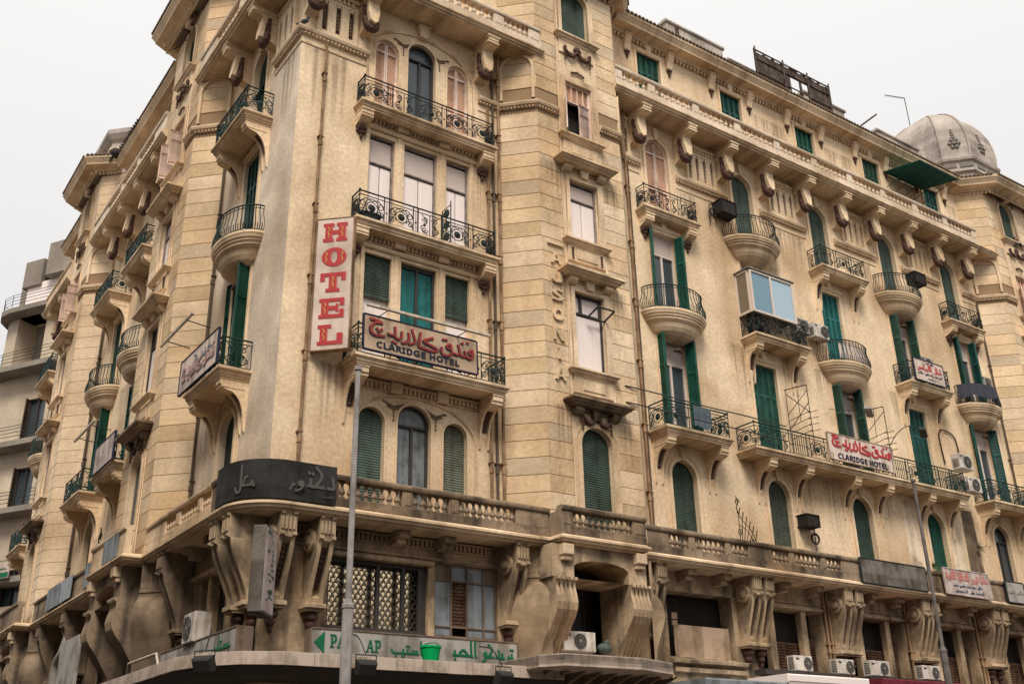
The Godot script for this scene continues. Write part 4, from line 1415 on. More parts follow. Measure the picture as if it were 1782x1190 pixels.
		if i < 4:
			grille_panel(R, c + 1.55, c + 3.17, 4)
			part("string_course", string_mesh([Vector2(c + 0.95, 0), Vector2(c + 3.77, 0)]), M.trim, H)
	grille_panel(R, 13.1, 13.45, 1)
	part("string_course", string_mesh([Vector2(13.06, 0), Vector2(13.92, 0)]), M.trim, H)
	part("string_course", string_mesh([Vector2(34.7, 0), Vector2(35.99, 0)]), M.trim, H)
	balcony(R, 14.95, 12.98, 3.2, 0.98, "deep", [0, 1], "iron_green")
	balcony(R, 24.05, 12.95, 12.9, 0.98, "deep", [0, 1, 2], "iron_green", [-5.4, -3.4, -0.7, 1.3, 4.0, 6.0])
	balcony(R, 33.9, 12.98, 3.4, 0.98, "deep", [0, 1], "iron_green")
	balcony(R, 20.1, 17.66, 3.15, 0.82, "deep", [0, 0, 0], "iron")
	balcony(R, 29.45, 17.66, 3.05, 0.86, "deep", [0, 1], "iron_green")
	balcony(R, 15.0, 21.76, 2.9, 0.56, "small", [0, 1, 0], "iron")
	balcony(R, 24.75, 21.9, 3.1, 0.8, "deep", [1, 0], "iron")
	balcony(R, 33.85, 21.76, 2.85, 0.56, "small", [0, 1, 0], "iron")
	round_balcony(R, 14.95, 17.55, "iron_green")
	round_balcony(R, 24.45, 17.6)
	round_balcony(R, 33.85, 17.6)
	round_balcony(R, 19.68, 21.95)
	round_balcony(R, 29.1, 21.95)
	drain(R, 13.13, 9.4, 26.0, M.pipe, 0.055, 0.13)
	drain(R, 13.3, 9.4, 23.6, M.pipe_dark, 0.03, 0.05)
	drain(R, 35.75, 9.4, 23.6, M.pipe_dark, 0.045, 0.1)
	paint_patch(26.95, 28.2, 8.6, 12.5)
	paint_patch(29.86, 30.8, 8.6, 12.3)
	bay(R, 36.0, 1, ["roller"])
	plain(R, 41.6, 48, 8.3, 30.1, [], M.wall)
	# ----- left front -----
	plain(L, -6.15, 0, 8.3, 12.7, [[-3.37, 1.16, 8.6, 12.16, 0.58]], M.pale)
	plain(L, -6.15, 0, 12.7, 17.2, [[-3.37, 1.36, 13.0, 16.72, 0]], M.pale)
	plain(L, -6.15, 0, 17.2, 21.4, [[-3.37, 1.26, 17.6, 21.05, 0]], M.pale)
	plain(L, -6.15, 0, 21.4, 23.7, [[-3.37, 1.18, 21.75, 23.7, 0]], M.pale)
	plain(L, -6.15, 0, 23.7, 26.0, [[-3.37, 1.18, 23.7, 25.28, 0.59]], M.wall)
	plain(L, -6.15, 0, 26.0, 30.1, [], M.wall)
	plain(L, -21.2, -11.75, 8.3, 12.7, [[-18.55, 1.16, 8.6, 12.16, 0.58], [-13.85, 1.16, 8.6, 12.16, 0.58]], M.wall)
	plain(L, -21.2, -11.75, 12.7, 17.2, [[-18.55, 1.36, 13.0, 16.72, 0], [-13.85, 1.36, 13.0, 16.72, 0]], M.wall)
	plain(L, -21.2, -11.75, 17.2, 21.4, [[-18.55, 1.26, 17.6, 21.05, 0], [-13.85, 1.26, 17.6, 21.05, 0]], M.wall)
	plain(L, -21.2, -11.75, 21.4, 26.0, [[-18.55, 1.18, 21.75, 25.28, 0.59], [-13.85, 1.18, 21.75, 25.28, 0.59]], M.wall)
	plain(L, -21.2, -11.75, 26.0, 30.1, [[-18.55, 1.26, 26.6, 29.47, 0], [-13.85, 1.26, 26.6, 29.47, 0]], M.wall)
	plain(L, -31.6, -26.8, 8.3, 17.2, [[-29.3, 1.26, 13.0, 16.7, 0]], M.wall)
	plain(L, -31.6, -26.8, 17.2, 26.0, [[-29.3, 1.26, 21.75, 25.3, 0.6]], M.wall)
	plain(L, -31.6, -26.8, 26.0, 30.1, [], M.wall)
	var lc := [-3.37, -13.85, -18.55]
	for i in 3:
		var c: float = lc[i]
		arch_head(L, c, 1.16, 8.6, 12.16, 0.58)
		arch_head(L, c, 1.18, 21.75, 25.28, 0.59)
		window(L * T(c, 8.6, 0), "roller", 1.16, 3.56, 0.58, "roller")
		var a := window(L * T(c, 13.0, 0), "doors", 1.36, 3.72)
		leaves(a, 1.36, 3.7, 2.9, 1.7)
		window(L * T(c, 17.6, 0), "closed", 1.26, 3.45, 0, "green_dark")
		window(L * T(c, 21.75, 0), "roller", 1.18, 3.53, 0.59, "green_grey")
		part("surround", cache["sw 2"], M.wall, H, L * T(c, 13.0, 0))
		part("surround", cache["sw 3"], M.wall, H, L * T(c, 17.6, 0))
		shell_head(L, c, 21.05, 1.26)
		round_balcony(L, c, 17.55, "iron_green")
		balcony(L, c, 12.98, 3.0, 1.0, "deep", [1, 0], "iron_green")
		balcony(L, c, 21.74, 2.95, 1.0, "deep", [0, 1], "iron_green")
		mask_console(L, c - 1.2)
		mask_console(L, c + 1.2)
		if i > 0:
			window(L * T(c, 26.6, 0), "closed", 1.26, 2.87, 0, "green")
	part("string_course", string_mesh([Vector2(-6.15, 0), Vector2(-4.4, 0)]), M.trim, H, L)
	part("string_course", string_mesh([Vector2(-17.5, 0), Vector2(-14.9, 0)]), M.trim, H, L)
	for c in [-29.3]:
		window(L * T(c, 13.0, 0), "closed", 1.26, 3.7, 0, "green_dark")
		window(L * T(c, 21.75, 0), "roller", 1.26, 3.55, 0.6, "green_grey")
		balcony(L, c, 12.98, 3.0, 1.0, "deep", [1, 0], "iron_green")
		balcony(L, c, 21.74, 2.95, 1.0, "deep", [0, 1], "iron_green")
		round_balcony(L, c, 17.55, "iron_green")
		mask_console(L, c - 1.2)
		mask_console(L, c + 1.2)
	bay(L, -11.75, 0, ["glass_grey"])
	bay(L, -26.8, 2, ["glass_grey"])
	drain(L, -6.0, 9.3, 23.6, M.pipe_dark, 0.05)
	drain(L, -11.9, 9.3, 21.0, M.green_dark, 0.07, 0.35)
	drain(L, -21.05, 9.3, 23.6, M.pipe_dark, 0.06)
	# ----- first-floor ledge round the whole front -----
	var path := [Vector2(-1.0, -31.6), Vector2(-1.0, -25.95), Vector2(-1.6, -25.95), Vector2(-1.6, -22.05), Vector2(-1.0, -22.05), Vector2(-1.0, -10.9), Vector2(-1.6, -10.9), Vector2(-1.6, -7.0), Vector2(-1.0, -7.0)]
	var corner := []
	for i in 13:
		var a := PI / 2 * i / 12.0
		corner.append(Vector2(0.22 - 1.24 * cos(a), -0.22 + 1.24 * sin(a)))
	path.append_array(corner)
	path.append_array([Vector2(8.3, 1.02), Vector2(8.3, 1.6), Vector2(11.56, 1.6), Vector2(11.56, 1.0), Vector2(36.85, 1.0), Vector2(36.85, 1.6), Vector2(40.4, 1.6), Vector2(40.4, 1.0), Vector2(48, 1.0)])
	var lb := MB.new()
	lb.sweep([Vector2(-1.0, 8.3), Vector2(-0.12, 8.3), Vector2(-0.1, 8.36), Vector2(0.0, 8.36), Vector2(0.02, 8.42), Vector2(0.07, 8.44), Vector2(0.07, 8.5), Vector2(0.0, 8.53), Vector2(-0.03, 8.57), Vector2(-1.0, 8.57)], path)
	var ledge := part("ledge", lb.mesh(), M.trim, H)
	var pb := MB.new()
	pb.sweep([Vector2(-0.2, 8.571), Vector2(-0.04, 8.571), Vector2(-0.04, 9.28), Vector2(0.0, 9.29), Vector2(0.02, 9.36), Vector2(0.0, 9.42), Vector2(-0.24, 9.42), Vector2(-0.24, 9.29), Vector2(-0.2, 9.28)], [Vector2(-1.02, -1.35)] + corner + [Vector2(1.4, 1.02)], false)
	part("parapet", pb.mesh(), M.soot_shade, H)
	balustrade(R, 8.572, 0.9, [[1.4, 1.56, 0], [1.56, 3.42, 8], [3.42, 3.74, 0], [3.74, 4.9, 5], [4.9, 5.2, 0], [5.2, 7.13, 9], [7.13, 8.3, 0]], M.soot_shade, true, true, 0.24)
	balustrade(R, 8.572, 1.48, [[8.32, 8.74, 0], [8.74, 11.02, 10], [11.02, 11.55, 0]], M.soot_shade, true, true, 0.24)
	for x in [8.33, 11.33]:
		var rb := MB.new()
		rb.slabz(V(x, 8.573, 0.4), V(x + 0.2, 9.27, 1.35), 0.01)
		part("pier", rb.mesh(), M.soot_shade, H)
	var cp := [[11.6, 13.05, 0]]
	for i in 5:
		var c: float = C[i]
		if i == 3:
			cp.append([c - 1.82, c + 1.82, 0])
		else:
			cp.append_array([[c - 1.82, c - 0.96, 4], [c - 0.96, c - 0.68, 0], [c - 0.68, c + 0.68, 6], [c + 0.68, c + 0.95, 0], [c + 0.95, c + 1.78, 4]])
		if i < 4:
			cp.append([c + (1.82 if i == 3 else 1.78), C[i + 1] - 1.82, 0])
	cp.append([C[4] + 1.78, 36.8, 0])
	balustrade(R, 8.572, 0.88, cp, M.soot_shade, true, true, 0.24)
	balustrade(R, 8.572, 1.48, [[36.87, 37.3, 0], [37.3, 39.9, 9], [39.9, 40.4, 0]], M.soot_shade, true, true, 0.24)
	balustrade(L, 8.572, 0.88, [[-6.98, -5.2, 0], [-5.2, -4.3, 4], [-4.3, -3.9, 0], [-3.9, -2.5, 6], [-2.5, -2.15, 0], [-2.15, -1.38, 4], [-1.38, -1.3, 0]], M.trim, true, true, 0.24)
	balustrade(L, 8.572, 1.48, [[-10.88, -7.02, 0]], M.trim, true, true, 0.24)
	balustrade(L, 8.572, 0.88, [[-22.0, -10.95, 0]], M.soot_shade, false, true, 0.24)
	balustrade(L, 8.572, 1.48, [[-25.93, -22.07, 0]], M.soot_shade, false, true, 0.24)
	balustrade(L, 8.572, 0.88, [[-31.6, -26.0, 0]], M.soot_shade, false, true, 0.24)
	# ----- top slab with its stone balustrade, in three runs -----
	var runs := [[[Vector2(-1.05, -7.3), Vector2(-1.05, 1.05), Vector2(8.7, 1.05)], true], [[Vector2(12.05, 1.05), Vector2(36.9, 1.05)], true], [[Vector2(-1.05, -21.9), Vector2(-1.05, -11.1)], true], [[Vector2(-1.05, -31.6), Vector2(-1.05, -26.1)], true]]
	for r in runs:
		var b := MB.new()
		b.sweep([Vector2(-1.05, 25.97), Vector2(-0.06, 25.97), Vector2(-0.04, 26.03), Vector2(0.02, 26.04), Vector2(0.04, 26.1), Vector2(0.1, 26.13), Vector2(0.1, 26.2), Vector2(0.05, 26.24), Vector2(0, 26.3), Vector2(-1.05, 26.3)], r[0])
		part("top_slab", b.mesh(), M.trim, H)
	balustrade(R, 26.302, 0.92, [[-0.9, -0.4, 0], [-0.4, 1.2, 6], [1.2, 1.65, 0], [1.65, 4.0, 7], [4.0, 4.45, 0], [4.45, 6.6, 7], [6.6, 7.05, 0], [7.05, 8.1, 5], [8.1, 8.62, 0]], M.pale, true, true, 0.26)
	var tp := [[12.12, 12.5, 0]]
	for i in 10:
		var s := 12.5 + (0.0 if i == 0 else 1.68 + (i - 1) * 2.36)
		var e := 12.5 + 1.68 + i * 2.36 - 0.38
		if i == 0:
			e = 13.8
		tp.append([s, e, 4 if i == 0 else 7])
		tp.append([e, s + 2.36 if i > 0 else 14.18, 0])
	balustrade(R, 26.302, 0.92, tp, M.pale, true, true, 0.26)
	balustrade(L, 26.302, 0.92, [[-7.25, -5.5, 0], [-5.5, -3.4, 7], [-3.4, -3.0, 0], [-3.0, -1.0, 7], [-1.0, 0.9, 0]], M.pale, true, true, 0.26)
	balustrade(L, 26.302, 0.92, [[-21.85, -19.5, 0], [-19.5, -17.5, 7], [-17.5, -17.1, 0], [-17.1, -15.1, 7], [-15.1, -14.7, 0], [-14.7, -12.7, 7], [-12.7, -11.15, 0]], M.pale, true, true, 0.26)
	balustrade(L, 26.302, 0.92, [[-31.6, -26.15, 0]], M.trim, false, true, 0.26)
	# ----- eaves -----
	var d := 0.62
	var s2 := 0.26
	eave(R, [Vector2(13.05 - s2, d + 0.02), Vector2(36.0 - s2, d), Vector2(36.0 + BK - s2 + 0.3, BK + d + 0.3), Vector2(41.6 - BK + s2, BK + d + 0.3), Vector2(41.6 + s2, d), Vector2(48, d)])
	eave(R, [Vector2(7.45 - s2, d), Vector2(7.45 + BK - s2, BK + d), Vector2(13.05 - BK + s2, BK + d), Vector2(13.05 + s2, d)], 30.25)
	eave(L, [Vector2(-11.75 - s2, d), Vector2(-11.75 + BK - s2 - 0.3, BK + d + 0.3), Vector2(-6.15 - BK + s2, BK + d + 0.3), Vector2(-6.15 + s2, d)], 30.25)
	eave(L, [Vector2(-21.2 + s2, d), Vector2(-11.75 - s2, d)])
	eave(L, [Vector2(-26.8 - s2, d), Vector2(-26.8 + BK - s2, BK + d + 0.3), Vector2(-21.2 - BK + s2, BK + d + 0.3), Vector2(-21.2 + s2, d)], 30.25)
	eave(L, [Vector2(-31.6, d), Vector2(-26.8 - s2, d)])
	eave(R, [Vector2(-0.62, -6), Vector2(-0.62, 0.62), Vector2(7.4, 0.62)])
	make_streaks()
	var k := 0
	for q in [[0.1, 23.4, 1.6, 3.0], [2.2, 12.6, 0.0, 0.0], [1.1, 12.9, 0.9, 2.2], [6.5, 12.3, 0.55, 2.4], [6.35, 17.1, 0.5, 1.8], [6.4, 21.3, 0.5, 2.2]]:
		if q[2] > 0:
			streak(R, q[0], q[1], q[2], q[3], 0.0, k)
			k += 1
	for i in 5:
		var c: float = C[i]
		for q in [[-2.3, 23.35, 1.2, 1.4], [1.0, 23.35, 1.2, 1.1], [-1.75, 17.3, 0.8, 2.0], [1.0, 17.3, 0.9, 1.6], [-2.2, 12.6, 0.9, 2.2], [0.9, 12.6, 1.0, 1.6], [-2.3, 29.0, 1.0, 1.8], [1.3, 29.0, 1.0, 1.5], [0.75, 21.4, 0.8, 1.8]]:
			if rng.randf() < 0.72 and c + q[0] > 13.2:
				streak(R, c + q[0] + rng.randf_range(-0.1, 0.1), q[1], q[2] * rng.randf_range(0.8, 1.3), q[3] * rng.randf_range(0.8, 1.5), 0.0, k)
				k += 1
	for q in [[1.5, 6.7, 1.0], [8.4, 3.1, 1.58], [11.7, 6.0, 0.98], [17.8, 6.0, 0.98], [30.9, 5.8, 0.98]]:
		for j in 3:
			streak(R, q[0] + q[1] / 3 * j, 8.81, q[1] / 3, 0.23, q[2], k)
			k += 1
	for q in [[-1.6, 23.4, 1.4, 2.8], [-5.9, 23.3, 1.2, 2.4], [-6.0, 12.7, 1.0, 2.4], [-16.9, 17.2, 1.4, 2.6], [-20.8, 17.2, 1.2, 2.2], [-17.0, 12.6, 1.6, 2.4]]:
		streak(L, q[0], q[1], q[2], q[3], 0.0, k)
		k += 1
	for y in [12.77, 17.31, 21.65]:
		for x in [8.6, 11.15]:
			streak(R, x, y, 0.75, 1.8, BK + 0.03, k)
			k += 1
	# roof, inner walls
	var rb2 := MB.new()
	rb2.box(V(0.02, 30.1, -31.6), V(48, 30.5, -0.02))
	rb2.box(V(0.0, 0, -31.62), V(48, 30.1, -31.4))
	part("roof", rb2.mesh(), M.roof, H)
	var ib := MB.new()
	ib.box(V(1.5, 0.1, -31.3), V(48, 30.09, -1.5))
	part("inner_wall", ib.mesh(), M.inside, H)
	for q in [[7.5, 13.0, R], [36.1, 41.5, R], [-11.7, -6.2, L], [-26.7, -21.3, L]]:
		var cb := MB.new()
		cb.box(V(q[0] + 0.9, 30.1, -0.5), V(q[1] - 0.9, 30.6, 1.3))
		part("bay_roof", cb.mesh(), M.roof, H, q[2])

# ---------- street level ----------
func bay_ground(F: Transform3D, x0: float, skin := "wall") -> void:
	var x1 := x0 + BW
	var rt := sqrt(0.5)
	var near := Transform3D(Basis(V(rt, 0, rt), Vector3.UP, V(-rt, 0, rt)), V(x0, 0, 0))
	var off := Transform3D(Basis(V(rt, 0, -rt), Vector3.UP, V(rt, 0, rt)), V(x1 - BK, 0, BK))
	var c := x0 + 2.42
	var o := part("bay_base", wall_mesh(x0 + 0.6, x1 - 1.45, 7.36, 8.3, [[c, 2.06, 7.361, 7.93, 0.24]], 1.36, 1.38), M[skin], H, F)
	var b := MB.new()
	b.quad(V(x0 + 0.6, 7.36, 0.5), V(x0 + 0.6, 7.36, 1.38), V(x0 + 0.6, 8.3, 1.38), V(x0 + 0.6, 8.3, 0.5))
	b.quad(V(x1 - 1.45, 7.36, 1.38), V(x1 - 1.45, 7.36, 0), V(x1 - 1.45, 8.3, 0), V(x1 - 1.45, 8.3, 1.38))
	b.box(V(x0 + 0.5, 0, 0), V(c - 1.03, 7.4, 0.4))
	b.box(V(c + 1.03, 0, 0), V(x1 - 0.6, 7.4, 0.4))
	part("side_wall", b.mesh(), M[skin], o)
	for k in 2:
		var s := MB.new()
		var m := MB.new()
		s.side(PackedVector2Array([Vector2(0, 8.29), Vector2(0.08, 8.29), Vector2(0.08, 7.5), Vector2(0.13, 7.48), Vector2(0.13, 7.42), Vector2(0.1, 7.4), Vector2(0.1, 7.3)] + smooth([Vector2(0.14, 7.24), Vector2(0.27, 7.1), Vector2(0.36, 6.88), Vector2(0.39, 6.6), Vector2(0.33, 6.3), Vector2(0.2, 5.95), Vector2(0.07, 5.5), Vector2(0.02, 4.9)], 6) + [Vector2(0, 4.8)]), 0.05, 1.28)
		for i in 3:
			m.slabz(V(0.35 + i * 0.28, 7.55, 0.07), V(0.4 + i * 0.28, 8.15, 0.09), 0.005)
		var q := part("swelling_base", s.mesh(), M[skin], o, near if k == 0 else off)
		part("slot", m.mesh(), M.groove, q)
	for x in [c - 1.4, c + 1.38]:
		var s := MB.new()
		var pr := PackedVector2Array([Vector2(0, 7.36), Vector2(1.55, 7.36), Vector2(1.55, 7.28), Vector2(1.46, 7.24), Vector2(1.44, 7.1)])
		var pi := PackedVector2Array([Vector2(0, 7.1), Vector2(1.44, 7.1)])
		for i in 12:
			var t := i / 11.0
			var z := 1.44 - 0.85 * smoothstep(0.15, 1.0, t) + 0.1 * sin(PI * minf(t * 2.2, 1.0))
			pr.append(Vector2(z, 7.05 - 2.2 * t))
			pi.append(Vector2(z - (0.012 if t > 0.25 and t < 0.7 else 0.03), 7.05 - 2.2 * t))
		pr.append(Vector2(0, 4.85))
		pi.append(Vector2(0, 4.85))
		for e in [[-0.36, -0.25], [-0.19, -0.1], [-0.04, 0.05], [0.11, 0.2], [0.26, 0.36]]:
			s.side(pr, e[0], e[1])
		s.side(pi, -0.355, 0.355)
		for i in 6:
			s.box(V(-0.33 + i * 0.115, 4.88, 0.5), V(-0.275 + i * 0.115, 5.5, 0.72))
		part("scroll_console", s.mesh(), M[skin], o, T(x, 0, 0))
		var kb := MB.new()
		kb.slabz(V(-0.2, 7.98, 1.3), V(0.2, 8.29, 1.6), 0.02)
		kb.slabz(V(-0.17, 7.84, 1.3), V(0.17, 7.98, 1.52), 0.02)
		part("corbel", kb.mesh(), M.trim, o, T(x + 0.05, 0, 0))
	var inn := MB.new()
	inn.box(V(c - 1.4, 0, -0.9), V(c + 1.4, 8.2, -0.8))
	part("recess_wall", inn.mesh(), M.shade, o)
	var w := window(F * T(c - 0.1, 5.0, -0.3), "glazed", 1.7, 2.4, 0, "glass_dark")

func brickwork(F: Transform3D, x0: float, x1: float, y0: float, y1: float, z: float) -> void:
	var b := MB.new()
	var y := y0
	var r := 0
	while y < y1:
		var x := x0 - (0.11 if r % 2 else 0.0)
		while x < x1:
			b.slabz(V(maxf(x, x0), y, z - 0.06), V(minf(x + 0.2, x1), y + 0.075, z + rng.randf_range(0, 0.02)), 0.006)
			x += 0.215
		y += 0.095
		r += 1
	stuff(part("brick_infill", b.mesh(), M.brick, H, F))

func build_street_level() -> void:
	# right front
	var holes := [[3.32, 3.0, 5.68, 7.53, 0], [6.08, 2.1, 5.68, 7.68, 0]]
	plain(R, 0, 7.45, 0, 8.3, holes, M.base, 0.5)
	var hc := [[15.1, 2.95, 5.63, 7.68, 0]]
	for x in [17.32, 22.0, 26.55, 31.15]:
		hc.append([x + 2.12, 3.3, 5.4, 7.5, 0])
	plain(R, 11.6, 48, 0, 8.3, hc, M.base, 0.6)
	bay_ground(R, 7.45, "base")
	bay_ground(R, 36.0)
	# pierced screen: frame with bars and a net of small loops, golden mirror plate behind stands in for sky-reflecting glass
	var sb := MB.new()
	for x in [1.84, 2.5, 3.33, 4.1, 4.62]:
		sb.box(V(x - 0.055, 5.69, -0.2), V(x + 0.055, 7.52, -0.1))
	for y in [5.69, 7.42]:
		sb.box(V(1.84, y, -0.195), V(4.8, y + 0.1, -0.105))
	sb.box(V(4.6, 5.7, -0.25), V(4.81, 7.5, -0.12))
	var scr := part("window_screen", sb.mesh(), M.frame_dark, H, R)
	var nb := MB.new()
	var r := 0
	var yy := 5.82
	while yy < 7.42:
		var x := 1.95 + (0.075 if r % 2 else 0.0)
		while x < 4.55:
			nb.tube(spiral(Vector2(x, yy), 0.07, 0.07, -PI * 0.44, 0.88, 8), 0.0135, 4)
			x += 0.165
		r += 1
		yy += 0.125
	nb.x = T(0, 0, -0.15)
	var nm := MB.new()
	nm.x = T(0, 0, -0.15)
	for i in range(0, nb.v.size()):
		nm.v.append(nb.v[i] + V(0, 0, -0.15))
	nm.n = nb.n
	stuff(part("lattice", nm.mesh(), M.frame_dark, scr))
	var pb := MB.new()
	pb.box(V(1.8, 5.65, -0.42), V(4.85, 7.55, -0.38))
	part("pane", pb.mesh(), M.brass, scr)
	# blue-grey panelled window
	var g := hold("panelled_window", H, R)
	var fb := MB.new()
	for x in [5.05, 5.6, 6.12, 6.66, 7.08]:
		fb.slabz(V(x - 0.025, 5.69, -0.12), V(x + 0.025, 7.66, -0.05), 0.006)
	for y in [5.69, 5.95, 7.2, 7.62]:
		fb.slabz(V(5.05, y, -0.118), V(7.1, y + 0.045, -0.054), 0.006)
	part("frame", fb.mesh(), M.panel_brown, g)
	var cols := [5.05, 5.6, 6.12, 6.66, 7.08]
	for i in 4:
		for k in 2:
			var y0: float = [5.74, 7.25][k]
			var y1: float = [7.2, 7.62][k]
			var q := MB.new()
			q.slabz(V(cols[i] + 0.025, y0, -0.11), V(cols[i + 1] - 0.025, y1, -0.09), 0.004)
			if not (i == 1 and k == 0):
				part("panel", q.mesh(), M.panel_brown if k == 1 and (i == 0 or i == 3) else M.panel_blue, g)
	brickwork(R, 5.64, 6.1, 5.98, 7.18, -0.14)
	var bk := MB.new()
	bk.box(V(5.0, 5.6, -0.5), V(7.2, 7.7, -0.45))
	part("backing", bk.mesh(), M.inside, g)
	var lt := MB.new()
	lt.slabz(V(1.7, 7.54, -0.01), V(4.95, 7.66, 0.12), 0.02)
	lt.slabz(V(0.6, 7.72, -0.01), V(7.2, 7.78, 0.08), 0.02)
	part("lintel", lt.mesh(), M.base, H)
	dentil_row(R, 0.7, 7.0, 8.05)
	for x in [3.72, 5.17]:
		small_corbel(R, x)
	for x in [0.27, 1.33, 7.4]:
		street_bracket(R, x, false)
	street_bracket(R, 12.75, false, 0.9)
	for x in [17.3, 21.97, 26.5, 31.12, 35.75]:
		street_bracket(R, x, true, 0.9)
	for x in [14.3, 15.9, 18.8, 20.5, 23.5, 25.1, 28.0, 29.7, 32.6, 34.2]:
		small_corbel(R, x)
	for x in [17.32, 22.0, 26.55, 31.15]:
		for q in [[1.05, 1.32], [2.72, 2.98]]:
			var b := MB.new()
			b.slabz(V(x + q[0], 5.4, -0.3), V(x + q[1], 7.5, -0.04), 0.02)
			part("window_post", b.mesh(), M.base, H)
		var lb := MB.new()
		lb.slabz(V(x + 0.45, 7.52, -0.01), V(x + 3.8, 7.62, 0.1), 0.02)
		lb.slabz(V(x + 0.45, 7.72, -0.01), V(x + 3.8, 7.77, 0.07), 0.02)
		part("lintel", lb.mesh(), M.base, H)
		var b2 := MB.new()
		b2.box(V(x + 0.4, 5.3, -0.62), V(x + 3.9, 7.6, -0.6))
		part("backing", b2.mesh(), M.inside, H)
		brickwork(R, x + 1.33, x + 2.71, 5.4, 6.35, -0.35)
		brickwork(R, x + 2.99, x + 3.7, 5.4, 6.6, -0.4)
		for k in [3.85, 4.05]:
			drain(R, x + k, 5.0, 8.2, M.pipe, 0.05, 0.1)
	var ob := MB.new()
	ob.box(V(13.5, 5.5, -0.7), V(16.7, 7.8, -0.65))
	part("backing", ob.mesh(), M.inside, H)
	var board := MB.new()
	board.slabz(V(13.94, 5.6, -0.1), V(16.35, 6.63, -0.03), 0.015)
	board.slabz(V(13.9, 6.6, -0.12), V(14.1, 7.0, -0.05), 0.01)
	part("board", board.mesh(), M.sign_tan, H)
	var sf := MB.new()
	for x in [13.35, 14.0]:
		sf.tube([V(x, 6.75, 0.1), V(x, 7.35, 0.1)], 0.02, 4)
	for y in [6.75, 7.35]:
		sf.tube([V(13.35, y, 0.1), V(14.0, y, 0.1)], 0.02, 4)
	sf.tube([V(15.35, 6.63, -0.05), V(15.35, 7.4, -0.05)], 0.02, 4)
	part("iron_frame", sf.mesh(), M.rusty, H)
	var sh := MB.new()
	sh.slabz(V(13.6, 5.42, -0.01), V(16.9, 5.55, 0.22), 0.02)
	sh.slabz(V(13.7, 5.15, -0.01), V(16.9, 5.3, 0.14), 0.02)
	part("sill", sh.mesh(), M.base, H)
	# left front
	plain(L, -6.7, 0, 0, 8.3, [[-3.55, 2.5, 5.3, 7.45, 0]], M.base, 0.5)
	plain(L, -31.6, -11.15, 0, 8.3, [[-19.0, 3.0, 4.4, 7.5, 0], [-14.6, 2.6, 4.4, 7.5, 0]], M.soot_shade, 0.6)  # dark tone painted in for the shade of the narrow left street
	bay_ground(L, -11.75, "soot_shade")
	bay_ground(L, -26.8, "soot_shade")
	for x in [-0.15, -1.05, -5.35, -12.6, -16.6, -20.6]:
		street_bracket(L, x, false, 1.0, "soot_shade" if x < -2.0 else "base")
	for x in [-2.6, -4.3, -14.0, -18.0]:
		small_corbel(L, x)
	for q in [[-4.75, -4.5], [-3.95, -3.7], [-2.5, -2.35]]:
		var b := MB.new()
		b.slabz(V(q[0], 5.3, -0.3), V(q[1], 7.45, -0.03), 0.02)
		part("window_post", b.mesh(), M.base, H, L)
	var gb := MB.new()
	gb.box(V(-4.9, 5.2, -0.45), V(-2.2, 7.5, -0.4))
	part("pane", gb.mesh(), M.glass_dark, H, L)
	var ll := MB.new()
	ll.slabz(V(-5.0, 7.46, -0.01), V(-2.0, 7.6, 0.14), 0.02)
	part("lintel", ll.mesh(), M.base, H, L)
	for q in [[-20.6, -17.4], [-16.0, -13.2]]:
		var b := MB.new()
		b.box(V(q[0], 4.3, -0.62), V(q[1], 7.6, -0.58))
		part("backing", b.mesh(), M.inside, H, L)
	# shop canopy with its band of marble slabs, and the marquee over the bay
	var path := [Vector2(-1.75, -14), Vector2(-1.85, -0.3), Vector2(-1.55, 0.75), Vector2(-0.9, 1.5), Vector2(0.0, 1.85), Vector2(8.0, 1.85)]
	var cb := MB.new()
	cb.sweep([Vector2(-1.9, 4.3), Vector2(-0.3, 4.3), Vector2(-0.06, 4.48), Vector2(-0.06, 4.76), Vector2(-1.9, 4.78)], path)
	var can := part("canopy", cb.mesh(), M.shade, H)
	for i in path.size() - 1:
		var p: Vector2 = path[i]
		var q: Vector2 = path[i + 1]
		var d := (q - p).normalized()
		var n := maxi(1, int(p.distance_to(q) / 0.72))
		for j in n:
			var s := p.lerp(q, float(j) / n)
			var ln := p.distance_to(q) / n
			var b := MB.new()
			b.slabz(V(0.004, 4.5 + rng.randf_range(0, 0.01), -0.05), V(ln - 0.004, 4.8, 0.0 + rng.randf_range(0, 0.008)), 0.008)
			part("marble_slab", b.mesh(), M.marble, can, Transform3D(Basis(V(d.x, 0, d.y), Vector3.UP, V(-d.y, 0, d.x)), V(s.x, 0, s.y)))
	var mp := [Vector2(6.7, 0.6), Vector2(6.75, 2.4), Vector2(7.15, 3.0), Vector2(9.7, 3.1), Vector2(11.3, 2.55), Vector2(12.3, 1.4), Vector2(12.3, 0.4)]
	var mb := MB.new()
	mb.sweep([Vector2(-0.35, 4.68), Vector2(-0.1, 4.68), Vector2(0.0, 4.78), Vector2(0.0, 5.03), Vector2(-0.35, 5.05)], mp)
	var poly := PackedVector2Array()
	for p in mp:
		poly.append(Vector2(p.x, -p.y))
	mb.x = Transform3D(Basis(Vector3.RIGHT, -PI / 2), Vector3())
	mb.ext(poly, 4.72, 5.0)
	part("marquee", mb.mesh(), M.marble, H)
	var ub := MB.new()
	for i in 9:
		ub.side(PackedVector2Array([Vector2(0.2, 4.7), Vector2(2.2, 4.7), Vector2(1.4, 4.45), Vector2(0.6, 3.9), Vector2(0.2, 3.2)]), 7.3 + i * 0.55, 7.4 + i * 0.55)
	part("marquee_ribs", ub.mesh(), M.panel_brown, H)
